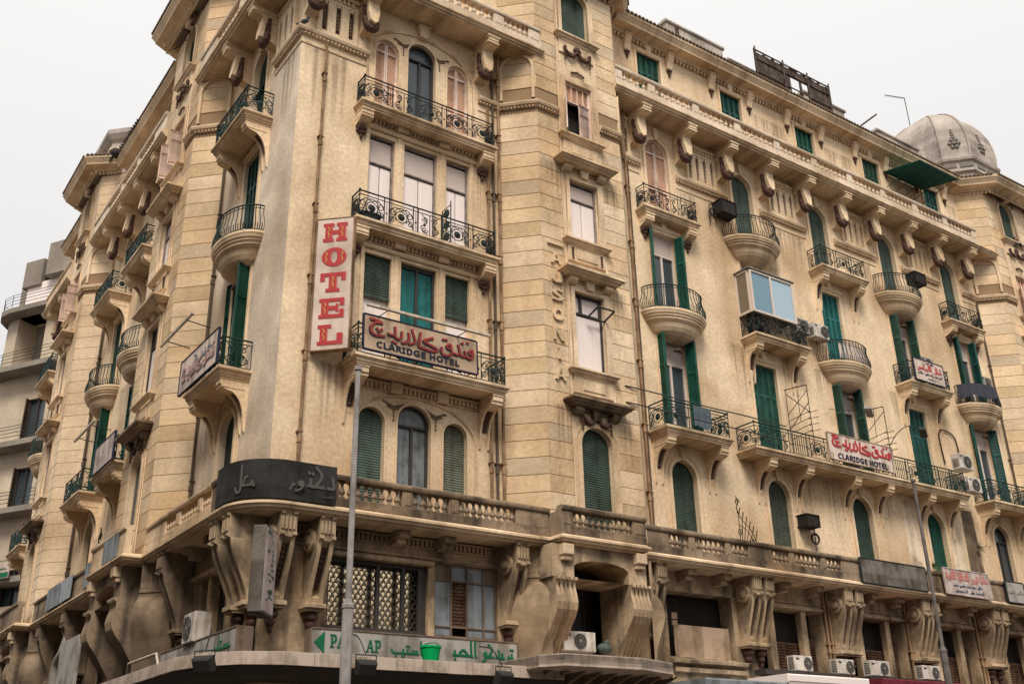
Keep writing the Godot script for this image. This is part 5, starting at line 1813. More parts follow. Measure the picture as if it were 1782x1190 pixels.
	for q in [[16.9, 20.9, 4.82, 5.08, "board"], [21.6, 27.0, 4.86, 5.14, "maroon"], [13.3, 16.85, 4.5, 4.8, "panel_blue"], [27.1, 35.5, 4.8, 5.05, "panel_brown"]]:
		var b := MB.new()
		b.slabz(V(q[0], q[2], 0), V(q[1], q[3], 1.8), 0.04)
		b.quad(V(q[0], q[2] - 0.6, 1.6), V(q[1], q[2] - 0.6, 1.6), V(q[1], q[2] + 0.01, 1.79), V(q[0], q[2] + 0.01, 1.79))
		part("shop_canopy", b.mesh(), M[q[4]], H)
	for q in [[17.0, 19.0], [19.1, 21.0], [22.3, 24.2], [24.3, 27.0]]:
		var b := MB.new()
		b.box(V(q[0], 5.16, 0.3), V(q[1], 5.33, 0.8))
		part("shelf", b.mesh(), M.shade, H)
	# pavement, road
	var gr := MB.new()
	gr.quad(V(-400, 0, 400), V(400, 0, 400), V(400, 0, -400), V(-400, 0, -400))
	struct("ground", gr.mesh(), M.asphalt)
	var pv := MB.new()
	pv.slabz(V(-5.0, 0.004, -60), V(70, 0.13, -0.02), 0.0)
	pv.box(V(-5.0, 0.004, -0.02), V(70, 0.13, 5.8))
	struct("pavement", pv.mesh(), M.pave)

func build_roof() -> void:
	for q in [[17.2, 20.7, 30.5, 33.15, -1.0], [13.2, 13.9, 30.5, 33.2, -1.0], [21.4, 25.2, 30.5, 33.05, -1.3], [26.3, 29.3, 30.5, 33.1, -1.05], [31.8, 35.2, 30.5, 32.95, -1.0]]:
		var b := MB.new()
		b.slabz(V(q[0], q[2], q[4] - 1.6), V(q[1], q[3] - 0.14, q[4]), 0.02)
		b.slabz(V(q[0] - 0.08, q[3] - 0.14, q[4] - 1.7), V(q[1] + 0.08, q[3], q[4] + 0.08), 0.03)
		part("roof_parapet", b.mesh(), M.dome, H)
	# dome on its eight-sided drum
	var plan := func(s: float) -> Array:
		var c := Vector2(38.7, -2.2)
		var o := []
		for p in [Vector2(-2.2, -1.8), Vector2(-2.2, 1.75), Vector2(-1.2, 2.8), Vector2(1.2, 2.8), Vector2(2.2, 1.75), Vector2(2.2, -1.8), Vector2(1.2, -2.8), Vector2(-1.2, -2.8)]:
			o.append(c + p * s)
		return o
	var db := MB.new()
	db.sweep([Vector2(-0.1, 30.4), Vector2(-0.1, 31.55), Vector2(0.05, 31.6), Vector2(0.05, 31.72), Vector2(-0.02, 31.76), Vector2(-0.02, 32.2), Vector2(0.1, 32.26), Vector2(0.14, 32.4), Vector2(0.02, 32.5), Vector2(-0.05, 32.52)], plan.call(1.0), false, true)
	var dome := part("dome", db.mesh(), M.dome, H)
	var rows := [[32.5, 0.98], [33.1, 1.0], [33.75, 0.985], [34.4, 0.935], [35.0, 0.85], [35.5, 0.745], [35.95, 0.6], [36.3, 0.44], [36.5, 0.29], [36.68, 0.26], [36.69, 0.0]]
	var sb := MB.new()
	for i in rows.size() - 1:
		var p: Array = plan.call(rows[i][1])
		var q: Array = plan.call(rows[i + 1][1])
		for k in 8:
			var m := (k + 1) % 8
			sb.quad(V(p[k].x, rows[i][0], p[k].y), V(p[m].x, rows[i][0], p[m].y), V(q[m].x, rows[i + 1][0], q[m].y), V(q[k].x, rows[i + 1][0], q[k].y))
	part("dome_shell", sb.mesh(), M.dome, dome)
	for k in 8:
		var pts := []
		for i in rows.size() - 2:
			var p: Array = plan.call(rows[i][1] + 0.004)
			pts.append(V(p[k].x, rows[i][0], p[k].y))
		var rb := MB.new()
		rb.tube(pts, 0.07, 6)
		part("rib", rb.mesh(), M.dome, dome)
	var p8: Array = plan.call(1.0)
	for k in 4:
		var a: Vector2 = p8[k]
		var b: Vector2 = p8[k + 1]
		var d := (b - a).normalized()
		var F := Transform3D(Basis(V(d.x, 0, d.y), Vector3.UP, V(-d.y, 0, d.x)), V((a.x + b.x) / 2, 0, (a.y + b.y) / 2))
		var ob := MB.new()
		for i in 6:
			ob.ball(V(cos(i * TAU / 6) * 0.22, 33.35 + sin(i * TAU / 6) * 0.25, 0.0), V(0.13, 0.14, 0.09), 6, 4)
		for i in 4:
			ob.ball(V(0, 33.75 + i * 0.17, -0.04 - i * 0.03), V(0.15 - i * 0.03, 0.1, 0.09), 6, 4)
		ob.ball(V(0, 33.35, 0.03), V(0.15, 0.15, 0.1), 6, 4)
		part("carved_crest", ob.mesh(), M.dome_dark, dome, F)
		var gb := MB.new()
		for s in [-0.45, 0.4]:
			gb.slabz(V(s - 0.35, 31.85, -0.03), V(s + 0.33, 32.08, 0.03), 0.01)
		part("frieze_carving", gb.mesh(), M.dome_dark, dome, F)
	# squat drum over the far left bay
	var lb := MB.new()
	var lp := []
	for p in [Vector2(-26.6, -3.0), Vector2(-26.6, 0.95), Vector2(-22.6, 0.95), Vector2(-21.6, -0.05), Vector2(-21.6, -3.5), Vector2(-23, -5)]:
		lp.append(p)
	lb.sweep([Vector2(-0.3, 30.4), Vector2(-0.3, 32.4), Vector2(-0.15, 32.5), Vector2(0.0, 32.75), Vector2(0.0, 33.0), Vector2(-0.5, 33.1)], lp, false, true)
	var drum := part("roof_drum", lb.mesh(), M.dome, H, L)
	var l2 := MB.new()
	l2.sweep([Vector2(-0.3, 31.9), Vector2(-0.22, 31.95), Vector2(-0.22, 32.05), Vector2(-0.3, 32.1)], lp, false, true)
	part("drum_band", l2.mesh(), M.trim, drum)
	# loose board fence on the roof
	var fence := thing("board_fence", "weathered grey plank hoarding with a missing patch on the roof edge", "fence", T(22.0, 30.5, -0.3))
	var n := 26
	for i in n:
		var x := i * 0.2
		var h := 2.68 - rng.randf_range(0, 0.12)
		var y0 := 1.3
		if x > 2.3 and x < 3.6:
			if absf(x - 2.95) > 0.12:
				y0 = 2.1
		var b := MB.new()
		b.slabz(V(x, y0, -0.02), V(x + 0.185 + rng.randf_range(0, 0.01), h, 0.0 + rng.randf_range(0, 0.015)), 0.004)
		part("plank", b.mesh(), M.wood_old, fence)
	for q in [[1.42, 0.05], [2.15, 0.05], [2.62, 0.07]]:
		var b := MB.new()
		b.box(V(-0.05, q[0], 0.016), V(5.25, q[0] + q[1], 0.06))
		part("rail", b.mesh(), M.wood_old, fence)
	for x in [0.0, 1.9, 3.6, 5.15]:
		var b := MB.new()
		b.tube([V(x, 0, 0.08), V(x, 2.8, 0.08)], 0.04, 5)
		part("post", b.mesh(), M.wood_old, fence)
	var pm := MB.new()
	pm.tube([V(0, 0, 0), V(-0.05, 1.9, 0.0)], 0.09, 6)
	pm.tube([V(-0.03, 0.9, 0), V(-0.25, 1.25, 0.1)], 0.04, 5)
	var post := part("roof_post", pm.mesh(), M.wood_old, self, T(17.35, 30.5, -0.5))
	tag(post, "short dark wooden post standing above the roof edge left of the plank hoarding", "post")
	var po := MB.new()
	po.tube([V(0, 0, 0), V(1.7, 1.45, 0.2)], 0.05, 6)
	po.ball(V(0.02, 0.02, 0), V(0.12, 0.1, 0.1), 6, 4)
	tag(part("roof_pole", po.mesh(), M.wood_old, self, T(27.9, 30.6, 0.3)), "dark pole slanting out over the roof tiles right of the plank hoarding", "pole")
	var an := MB.new()
	an.tube([V(0, 0, 0), V(-0.1, 9.6, 0)], 0.028, 4)
	an.tube([V(-0.1, 9.6, 0), V(-2.1, 9.0, 0)], 0.026, 4)
	for i in 14:
		an.tube([V(-0.2 - i * 0.14, 9.55 - i * 0.042, -0.1), V(-0.2 - i * 0.14, 9.55 - i * 0.042, 0.1)], 0.009, 3)
	tag(part("roof_antenna", an.mesh(), M.cable, self, T(40.2, 30.5, -4)), "thin television antenna on a tall mast left of the dome", "antenna")
	var ma := MB.new()
	ma.tube([V(0, 0, 0), V(0, 3.1, 0)], 0.06, 6)
	ma.tube([V(0, 2.9, 0), V(0, 3.15, 0)], 0.11, 6)
	tag(part("roof_vent", ma.mesh(), M.rusty, self, T(0.9, 32.4, -22.2)), "rusty vent pipe standing on the roof of the left front", "pipe")
	var fl := thing("roof_floodlight", "black floodlight on a bracket at the left roof edge", "floodlight", T(-0.85, 30.3, -20.6))
	var f1 := MB.new()
	f1.ball(V(0, 0.25, 0), V(0.26, 0.26, 0.2), 8, 5)
	part("lamp_head", f1.mesh(), M.ac_dark, fl)
	var f2 := MB.new()
	f2.tube([V(0, 0.1, 0), V(-0.4, 0.05, -3.2)], 0.05, 5)
	f2.tube([V(0, 0.1, 0), V(-0.5, 0.7, -2.9)], 0.04, 5)
	part("arm", f2.mesh(), M.ac_dark, fl)
	var f3 := MB.new()
	for i in 12:
		f3.ball(V(0.06, 0.26 - i * 0.012, 0.3 + i * 0.28), V(0.07, 0.07, 0.07), 5, 3)
	part("cable", f3.mesh(), M.ac_dark, fl)
	# awning
	var aw := thing("awning", "dark green flat awning slanting over the top-floor balustrade", "awning", T(28.7, 28.2, 0))
	var ab := MB.new()
	ab.quad(V(1.3, 0.93, 0.02), V(1.33, 0.52, 2.0), V(4.36, 0.5, 2.0), V(4.33, 0.93, 0.02))
	ab.quad(V(1.3, 0.95, 0.02), V(4.33, 0.95, 0.02), V(4.36, 0.53, 2.0), V(1.33, 0.55, 2.0))
	part("canvas", ab.mesh(), M.awning_green, aw)
	var ar := MB.new()
	for i in 5:
		ar.tube([V(1.4 + i * 0.7, 0.1, 0.02), V(1.5 + i * 0.68, 0.53, 1.9)], 0.02, 4)
	ar.tube([V(1.33, 0.52, 1.97), V(4.34, 0.5, 1.97)], 0.02, 4)
	ar.tube([V(1.5, 0.35, 0.5), V(3.4, 0.32, 0.9)], 0.02, 4)
	part("iron_arm", ar.mesh(), M.iron, aw)

# ---------- lettering ----------
func letters(called: String, text: String, font: String, bold: bool, m: Material, parent: Node3D, xf: Transform3D, w: float, h: float, depth := 0.02) -> Node3D:
	var f := SystemFont.new()
	f.font_names = PackedStringArray([font])
	f.font_weight = 700 if bold else 400
	var t := TextMesh.new()
	t.text = text
	t.font = f
	t.font_size = 64
	t.pixel_size = 0.01
	t.depth = 0.1
	t.curve_step = 2.0
	var a := t.get_aabb()
	if a.size.x < 0.001:
		return null
	var s := V(w / a.size.x, h / a.size.y, depth / 0.1)
	var c := a.position + a.size / 2
	return part(called, t, m, parent, xf * Transform3D(Basis.from_scale(s), V(-c.x * s.x, -c.y * s.y, -c.z * s.z + depth / 2)))

# brush strokes: each a list of points; the pen has width pen
func strokes(list: Array, pen: float, depth := 0.02, k := 5) -> ArrayMesh:
	var b := MB.new()
	var i := 0
	for s in list:
		if s.size() == 1:
			b.ext(PackedVector2Array([s[0] + Vector2(0, pen * 0.75), s[0] + Vector2(pen * 0.75, 0), s[0] + Vector2(0, -pen * 0.75), s[0] + Vector2(-pen * 0.75, 0)]), 0, depth)
			continue
		var line := PackedVector2Array(smooth(s, k) if s.size() > 2 else s)
		for p in Geometry2D.offset_polyline(line, pen / 2, Geometry2D.JOIN_ROUND, Geometry2D.END_ROUND):
			if not Geometry2D.is_polygon_clockwise(p):
				b.ext(p, 0, depth + 0.0008 * (i % 5))
		i += 1
	return b.mesh()

# letters run leftwards from their entry at (0, 0): [width, strokes, dots, joins the next]
var AR := {}

func p2(a: Array) -> Array:
	var o := []
	for i in range(0, a.size(), 2):
		o.append(Vector2(-a[i], a[i + 1]))
	return o

func arabic_letters() -> void:
	AR["a"] = [0.35, [[0, 0, 0.15, 0, 0.18, 1.9]], [], false]
	AR["b"] = [0.6, [[0, 0, 0.25, 0, 0.3, 0.6], [0.25, 0, 0.6, 0]], [0.3, -0.5], true]
	AR["t"] = [0.6, [[0, 0, 0.25, 0, 0.3, 0.6], [0.25, 0, 0.6, 0]], [0.15, 1.0, 0.42, 1.0], true]
	AR["y"] = [0.6, [[0, 0, 0.25, 0, 0.3, 0.6], [0.25, 0, 0.6, 0]], [0.15, -0.5, 0.42, -0.5], true]
	AR["n"] = [0.6, [[0, 0, 0.25, 0, 0.3, 0.6], [0.25, 0, 0.6, 0]], [0.3, 1.0], true]
	AR["B"] = [1.3, [[0, 0.1, 0.1, 0, 1.0, 0, 1.2, 0.5]], [0.65, -0.5], false]
	AR["Y"] = [1.2, [[0, 0, 0.25, 0.4, 0.5, 0.25, 0.2, -0.1, 0.2, -0.4, 0.6, -0.6, 1.05, -0.35]], [], false]
	AR["l"] = [0.5, [[0, 0, 0.2, 0, 0.25, 1.9], [0.2, 0, 0.5, 0]], [], true]
	AR["L"] = [1.0, [[0, 0, 0.15, 0.1, 0.15, 1.9], [0.15, 0.1, 0.2, -0.4, 0.6, -0.6, 0.95, -0.1]], [], false]
	AR["d"] = [0.7, [[0.25, 0.95, 0.08, 0.25, 0.15, 0, 0.65, 0.02]], [], false]
	AR["r"] = [0.55, [[0, 0, 0.12, 0.2, 0.25, -0.3, 0.65, -0.6]], [], false]
	AR["w"] = [0.6, [[0.1, 0.1, 0.2, 0.5, 0.45, 0.35, 0.35, 0.05, 0.1, 0.1], [0.1, 0.15, 0.3, -0.35, 0.7, -0.55]], [], false]
	AR["s"] = [1.2, [[0, 0, 0.2, 0, 0.24, 0.5], [0.2, 0, 0.5, 0, 0.54, 0.5], [0.5, 0, 0.8, 0, 0.86, 0.5], [0.8, 0, 1.2, 0]], [], true]
	AR["S"] = [1.5, [[0, 0, 1.5, 0], [0.15, 0.05, 0.6, 0.6, 1.0, 0.55, 1.1, 0.1], [1.1, 0, 1.2, 0.45]], [], true]
	AR["T"] = [1.2, [[0, 0, 1.2, 0], [0.15, 0.05, 0.6, 0.6, 1.0, 0.5, 1.05, 0.1], [0.3, 0.2, 0.35, 1.8]], [], true]
	AR["H"] = [1.0, [[0, 0, 1.0, 0], [0.95, 0, 0.55, 0.7, 0.2, 0.7]], [], true]
	AR["f"] = [0.65, [[0, 0, 0.65, 0], [0.12, 0.1, 0.12, 0.6, 0.4, 0.7, 0.5, 0.35, 0.3, 0.08]], [0.3, 1.15], true]
	AR["k"] = [0.85, [[0, 0, 0.85, 0], [0.75, 0, 0.25, 0.9, 0.8, 1.6]], [], true]
	AR["K"] = [1.0, [[0, 0, 1.0, 0], [0.9, 0, 0.3, 0.8, 0.9, 1.5]], [], true]
	AR["m"] = [0.75, [[0, 0, 0.2, -0.1, 0.4, 0.35, 0.58, 0, 0.75, 0]], [], true]
	AR["e"] = [0.75, [[0, 0, 0.3, 0.1, 0.6, 0.55, 0.3, 0.6, 0.2, 0.4, 0.45, 0.05, 0.75, 0]], [], true]
	AR["h"] = [0.6, [[0, 0, 0.1, 0.5, 0.4, 0.45, 0.5, 0.1, 0.1, 0.02]], [0.12, 1.0, 0.4, 1.0], false]
	AR["N"] = [1.0, [[0, 0, 0.1, 0.3, 0.15, -0.3, 0.55, -0.6, 0.9, -0.2, 0.9, 0.3]], [0.5, 0.3], false]
	AR[" "] = [0.6, [], [], false]

func arabic(called: String, text: String, m: Material, parent: Node3D, xf: Transform3D, w: float, h: float, pen := 0.16, depth := 0.015) -> void:
	var out := []
	var x := 0.0
	for ch in text:
		var g: Array = AR[ch]
		for s in g[1]:
			out.append(p2(s).map(func(p): return p + Vector2(-x, 0)))
		for i in range(0, g[2].size(), 2):
			out.append([Vector2(-x - g[2][i], g[2][i + 1])])
		x += g[0] + (0.0 if g[3] else 0.12)
	var sx := w / x
	var sy := h / 2.9
	for s in out:
		for i in s.size():
			s[i] = Vector2((s[i].x + x / 2) * sx, (s[i].y - 0.55) * sy)
	part(called, strokes(out, pen * sy * 1.9, depth, 3), m, parent, xf)

# the hotel's name as its painter drew it, in the board's own units (x 0 to 1 across, y 0 to -1 down)
func hotel_script(m: Material, parent: Node3D, xf: Transform3D, w: float, h: float, pen: float) -> void:
	var g := [
		[0.04, 0.13, 0.07, 0.11, 0.145, 0.17], [0.145, 0.175, 0.085, 0.2, 0.045, 0.34, 0.045, 0.5, 0.085, 0.585, 0.165, 0.555], [0.098, 0.37], [0.135, 0.37], [0.115, 0.45],
		[0.255, 0.18, 0.255, 0.41, 0.235, 0.46, 0.19, 0.45], [0.315, 0.28, 0.31, 0.46, 0.285, 0.54, 0.25, 0.50], [0.235, 0.66], [0.262, 0.68],
		[0.375, 0.26, 0.38, 0.43, 0.35, 0.59, 0.31, 0.63],
		[0.405, 0.12, 0.42, 0.3, 0.435, 0.46, 0.42, 0.55, 0.375, 0.62], [0.485, 0.16, 0.472, 0.4, 0.468, 0.6, 0.5, 0.63, 0.58, 0.665, 0.63, 0.62, 0.625, 0.55, 0.515, 0.42, 0.54, 0.33, 0.60, 0.24],
		[0.745, 0.31, 0.725, 0.38, 0.735, 0.45, 0.765, 0.44], [0.745, 0.31, 0.765, 0.34, 0.765, 0.44, 0.77, 0.58, 0.735, 0.68, 0.69, 0.68, 0.67, 0.58, 0.68, 0.46], [0.695, 0.2], [0.722, 0.19],
		[0.832, 0.25, 0.845, 0.42, 0.845, 0.52, 0.825, 0.585, 0.785, 0.565], [0.895, 0.4, 0.9, 0.52, 0.88, 0.6, 0.845, 0.55], [0.875, 0.17],
		[0.955, 0.33, 0.935, 0.41, 0.945, 0.47, 0.968, 0.45], [0.955, 0.33, 0.972, 0.36, 0.97, 0.47, 0.965, 0.56, 0.94, 0.62, 0.905, 0.58], [0.925, 0.12]]
	var l := []
	for s in g:
		var q := []
		for i in range(0, s.size(), 2):
			q.append(Vector2((s[i] - 0.5) * w, (0.5 - s[i + 1]) * h))
		l.append(q)
	part("script_lettering", strokes(l, pen, 0.025), m, parent, xf)

func slab_letter(ch: String) -> ArrayMesh:
	var b := MB.new()
	var z := 0.012
	if ch == "O":
		for i in 20:
			var t0 := TAU * i / 20.0
			var t1 := TAU * (i + 1) / 20.0
			b.ext(PackedVector2Array([Vector2(cos(t0) * 0.36, sin(t0) * 0.3), Vector2(cos(t1) * 0.36, sin(t1) * 0.3), Vector2(cos(t1) * 0.1, sin(t1) * 0.2), Vector2(cos(t0) * 0.1, sin(t0) * 0.2)]), 0, z)
		return b.mesh()
	var r := []
	match ch:
		"H":
			for s in [-1, 1]:
				r.append_array([[s * 0.2 - 0.1, -0.2, s * 0.2 + 0.1, 0.2], [s * 0.2 - 0.16, -0.3, s * 0.2 + 0.15, -0.2], [s * 0.2 - 0.16, 0.2, s * 0.2 + 0.15, 0.3]])
			r.append([-0.1, -0.06, 0.1, 0.06])
		"T":
			r = [[-0.37, 0.19, 0.37, 0.3], [-0.37, 0.05, -0.25, 0.19], [0.25, 0.05, 0.37, 0.19], [-0.11, -0.2, 0.11, 0.19], [-0.2, -0.3, 0.2, -0.2]]
		"E":
			r = [[-0.36, 0.2, 0.36, 0.3], [-0.36, -0.3, 0.36, -0.2], [-0.29, -0.2, -0.09, 0.2], [0.24, 0.07, 0.36, 0.2], [0.24, -0.2, 0.36, -0.05], [-0.09, -0.06, 0.13, 0.06], [0.13, -0.12, 0.2, 0.12]]
		"L":
			r = [[-0.36, 0.2, 0.02, 0.3], [-0.29, -0.2, -0.09, 0.2], [-0.36, -0.3, 0.36, -0.2], [0.2, -0.2, 0.36, 0.03]]
	for q in r:
		b.box(V(q[0], q[1], 0), V(q[2], q[3], z))
	return b.mesh()

func board_on(o: Node3D, w: float, h: float, bg: Material, edge: Material, t := 0.05) -> void:
	var b := MB.new()
	b.box(V(-w / 2 + 0.02, -h / 2 + 0.02, -t), V(w / 2 - 0.02, h / 2 - 0.02, 0))
	part("board", b.mesh(), bg, o)
	var f := MB.new()
	for s in [-1, 1]:
		f.slabz(V(s * w / 2 - 0.022, -h / 2, -t - 0.01), V(s * w / 2 + 0.022, h / 2, 0.02), 0.008)
		f.slabz(V(-w / 2 + 0.022, s * h / 2 - 0.022, -t - 0.01), V(w / 2 - 0.022, s * h / 2 + 0.022, 0.018), 0.008)
	part("frame", f.mesh(), edge, o)

func build_signs() -> void:
	arabic_letters()
	# vertical HOTEL box, set at an angle between wall and balcony
	var a := V(0.86, 15.13, 0.14)
	var e := V(1.66, 15.13, 0.9)
	var d := (e - a).normalized()
	var F := Transform3D(Basis(d, Vector3.UP, d.cross(Vector3.UP)), (a + e) / 2)
	var w := a.distance_to(e)
	var o := thing("hotel_sign", "tall white box sign with red and gold letters reading HOTEL downwards", "sign", F)
	var b := MB.new()
	b.box(V(-w / 2, -2.08, -0.16), V(w / 2, 2.08, 0))
	part("box", b.mesh(), M.sign_white, o)
	var fr := MB.new()
	for s in [-1, 1]:
		fr.slabz(V(s * w / 2 - 0.02, -2.1, -0.17), V(s * w / 2 + 0.02, 2.1, 0.015), 0.006)
		fr.slabz(V(-w / 2 + 0.02, s * 2.08 - 0.02, -0.17), V(w / 2 - 0.02, s * 2.08 + 0.02, 0.013), 0.006)
	part("frame", fr.mesh(), M.pipe, o)
	var y := 1.62
	for ch in "HOTEL":
		for k in 2:
			part("letter" if k == 0 else "letter_shadow", slab_letter(ch), M.red if k == 0 else M.red_faded, o, T(0.03 * k, y - 0.03 * k, 0.003 - 0.002 * k) * Transform3D(Basis.from_scale(V(1, 1, 1.0 - 0.6 * k)), Vector3()))
		for x in {"H": [-0.2, 0.2], "O": [-0.235, 0.235], "T": [0.0], "E": [-0.19], "L": [-0.19]}[ch]:
			var gm := MB.new()
			gm.tube(smooth([V(x - 0.02, 0.17, 0.013), V(x + 0.03, 0.09, 0.013), V(x - 0.02, 0.0, 0.013), V(x + 0.03, -0.09, 0.013), V(x - 0.01, -0.17, 0.013)], 4), 0.016, 4)
			part("gold_curl", gm.mesh(), M.gold, o, T(0, y, 0))
		y -= 0.81
	# board on the corner balcony
	var c1 := thing("name_board", "tan board on the corner balcony, dull red script over a line of dark capitals", "sign", Transform3D(Basis(Vector3.RIGHT, -0.04), V(3.92, 13.63, 1.03)))
	board_on(c1, 3.76, 1.08, M.sign_tan, M.navy)
	hotel_script(M.navy, c1, T(-0.018, -0.0, 0.001), 3.64, 1.02, 0.07)
	hotel_script(M.red_dull, c1, T(0.0, 0.02, 0.008), 3.64, 1.02, 0.066)
	letters("roman_lettering", "CLARIDGE HOTEL", "Droid Sans", true, M.navy, c1, T(-0.12, -0.33, 0.002), 2.72, 0.19, 0.02)
	var lb := thing("sign_light_bar", "pale tube lamp bar held out on stays above the tan corner name board", "lamp", V3(1.88, 14.2, 1.5))
	var tb := MB.new()
	tb.box(V(0, -0.03, -0.05), V(4.05, 0.04, 0.05))
	part("tube", tb.mesh(), M.tube_light, lb)
	var st := MB.new()
	for x in [0.7, 3.3]:
		st.tube([V(x, 0, 0), V(x - 0.1, -0.05, -0.5)], 0.018, 4)
	part("stay", st.mesh(), M.iron, lb)
	var c2 := thing("name_board", "white board on the long balcony, bright red script over navy capitals", "sign", T(23.5, 13.6, 1.02))
	board_on(c2, 3.9, 1.04, M.sign_white, M.sign_tan)
	hotel_script(M.red, c2, T(0, 0.1, 0.001), 3.7, 0.86, 0.08)
	letters("roman_lettering", "CLARIDGE HOTEL", "Droid Sans", true, M.navy, c2, T(0.0, -0.34, 0.002), 2.95, 0.22, 0.02)
	var c3 := thing("name_board", "faded grey board with blue and red script on the left front's nearest balcony", "sign", L * T(-3.6, 13.6, 1.03))
	board_on(c3, 3.25, 1.1, M.sign_white, M.navy)
	arabic("script_lettering", "fndk", M.faint_blue, c3, T(0.3, 0.2, 0.001), 1.5, 0.55, 0.12)
	hotel_script(M.faint_red, c3, T(0, -0.12, 0.001), 3.0, 0.85, 0.07)
	var lb2 := thing("sign_light_bar", "white tube lamp bar held out on stays above the faded board, left front", "lamp", L * T(-5.1, 14.5, 1.75))
	part("tube", key("tubeL", func():
		var q := MB.new()
		q.box(V(0, -0.03, -0.04), V(2.9, 0.04, 0.04))
		return q.mesh()), M.tube_light, lb2)
	part("stay", key("stayL", func():
		var q := MB.new()
		for x in [0.5, 2.3]:
			q.tube([V(x, 0, 0), V(x - 0.05, -0.05, -0.75)], 0.018, 4)
		return q.mesh()), M.iron, lb2)
	var c4 := thing("notice_board", "pale weathered board on the second balcony of the left front", "sign", L * T(-13.6, 13.5, 1.03))
	board_on(c4, 2.6, 1.05, M.sign_pink, M.navy)
	var lb3 := thing("sign_light_bar", "pale lamp bar above the weathered board, farther along the left front", "lamp", L * T(-15.6, 14.4, 1.7))
	part("tube", cache["tubeL"], M.tube_light, lb3)
	part("stay", cache["stayL"], M.iron, lb3)
	# doctor's board
	var dr := thing("doctor_board", "white balcony board with red script between lines of small dark script", "sign", T(29.25, 18.2, 0.92))
	board_on(dr, 2.1, 1.0, M.sign_white, M.navy)
	arabic("script_lettering", "kmaL alabrasY", M.red, dr, T(0, 0.14, 0.001), 1.75, 0.4, 0.16)
	arabic("small_script", "dktwr Tbyb", M.navy, dr, T(0.1, 0.4, 0.001), 0.6, 0.12, 0.14)
	arabic("small_script", "alHraHh walmnaTyr walTb", M.navy, dr, T(0, -0.14, 0.001), 1.7, 0.16, 0.14)
	arabic("small_script", "mn Hamwh", M.navy, dr, T(0.1, -0.33, 0.001), 0.6, 0.14, 0.14)
	# laboratory board
	var la := thing("laboratory_board", "white board with faded red script and two dark lines on the ledge balustrade", "sign", Transform3D(Basis(Vector3.RIGHT, -0.03), V(28.72, 9.05, 1.16)))
	board_on(la, 3.0, 1.0, M.sign_pink, M.sign_pink)
	arabic("script_lettering", "meaml fwrY lltHalyl alTbyh", M.red_faded, la, T(0, 0.22, 0.001), 2.8, 0.48, 0.17)
	arabic("small_script", "dktwr mHmd Hsn wSmyr mHsn", M.blue, la, T(-0.05, -0.12, 0.001), 1.9, 0.2, 0.15)
	arabic("small_script", "alHasl elY almaHstyr", M.blue, la, T(0.0, -0.34, 0.001), 1.95, 0.18, 0.15)
	var gs := thing("blank_board", "long dull grey blank board on the ledge left of the laboratory sign", "sign", T(24.2, 8.98, 1.1))
	board_on(gs, 3.85, 0.9, M.sign_dull, M.iron)
	var g2 := thing("notice_board", "small grey lettered board at the right end of the ledge beyond the laboratory sign", "sign", T(32.1, 9.0, 1.12))
	board_on(g2, 1.3, 0.85, M.sign_grey, M.iron)
	arabic("script_lettering", "dktwr alnbyl", M.letter_grey, g2, T(0, 0, 0.001), 1.1, 0.2, 0.14)
	# dark board bent round the corner
	var cs := thing("corner_board", "dark slate board with worn pale script bent round the corner of the ledge", "sign")
	var pts := [Vector2(-1.05, -0.75)]
	for i in 11:
		var t := PI / 2 * i / 10.0
		pts.append(Vector2(0.22 - 1.27 * cos(t), -0.22 + 1.27 * sin(t)))
	pts.append(Vector2(1.42, 1.06))
	var cb := MB.new()
	cb.sweep([Vector2(0.0, 8.55), Vector2(0.03, 8.56), Vector2(0.03, 9.56), Vector2(0.0, 9.57), Vector2(-0.03, 9.56), Vector2(-0.03, 8.55), Vector2(0, 8.55)], pts, false)
	part("board", cb.mesh(), M.sign_slate, cs)
	arabic("script_lettering", "dkt", M.letter_faint, cs, T(0.98, 9.14, 1.092), 0.78, 0.95, 0.12)
	arabic("script_lettering", "wr", M.letter_faint, cs, Transform3D(Basis(Vector3.UP, -0.3), V(0.28, 9.05, 1.1)), 0.5, 0.7, 0.11)
	arabic("script_lettering", "mHL", M.letter_faint, cs, Transform3D(Basis(Vector3.UP, -0.95), V(-0.83, 9.05, 0.55)), 0.6, 0.85, 0.1)
	arabic("small_script", "alTbyb", M.letter_faint, cs, T(1.2, 8.74, 1.092), 0.3, 0.12, 0.14)
	# grey tin sheets on the left ledge
	for q in [[-9.3, -7.7, 1.62, "square blue grey tin board on the left ledge under the banded bay"], [-13.6, -11.9, 1.1, "tall blue tin board on the left ledge just past the banded bay"], [-17.0, -15.4, 1.1, "pale tin board on the left ledge, third along"], [-19.2, -17.2, 1.1, "dull blue tin board on the left ledge, farthest along"]]:
		var s := MB.new()
		s.slabz(V(0, 0, -0.03), V(q[1] - q[0], 0.85, 0.0), 0.006)
		tag(part("tin_board", s.mesh(), M.glass_grey if q[0] < -14 and q[0] > -18 else M.panel_blue, self, L * T(q[0], 8.58, q[2])), q[3], "board", "tin boards along the left ledge")
	# fascia boards over the shop
	var f1 := thing("shop_fascia", "grey shop fascia with a green arrow and green lettering on the right of the corner", "sign", T(4.4, 5.3, 0.34))
	board_on(f1, 6.25, 0.62, M.sign_grey, M.panel_brown, 0.3)
	var ar := MB.new()
	ar.ext(PackedVector2Array([Vector2(-3.03, -0.02), Vector2(-2.75, 0.25), Vector2(-2.75, -0.29)]), 0, 0.015)
	part("arrow", ar.mesh(), M.letter_green, f1)
	letters("roman_lettering", "PAS", "Droid Serif", true, M.letter_green, f1, T(-2.3, 0.03, 0.001), 0.6, 0.32)
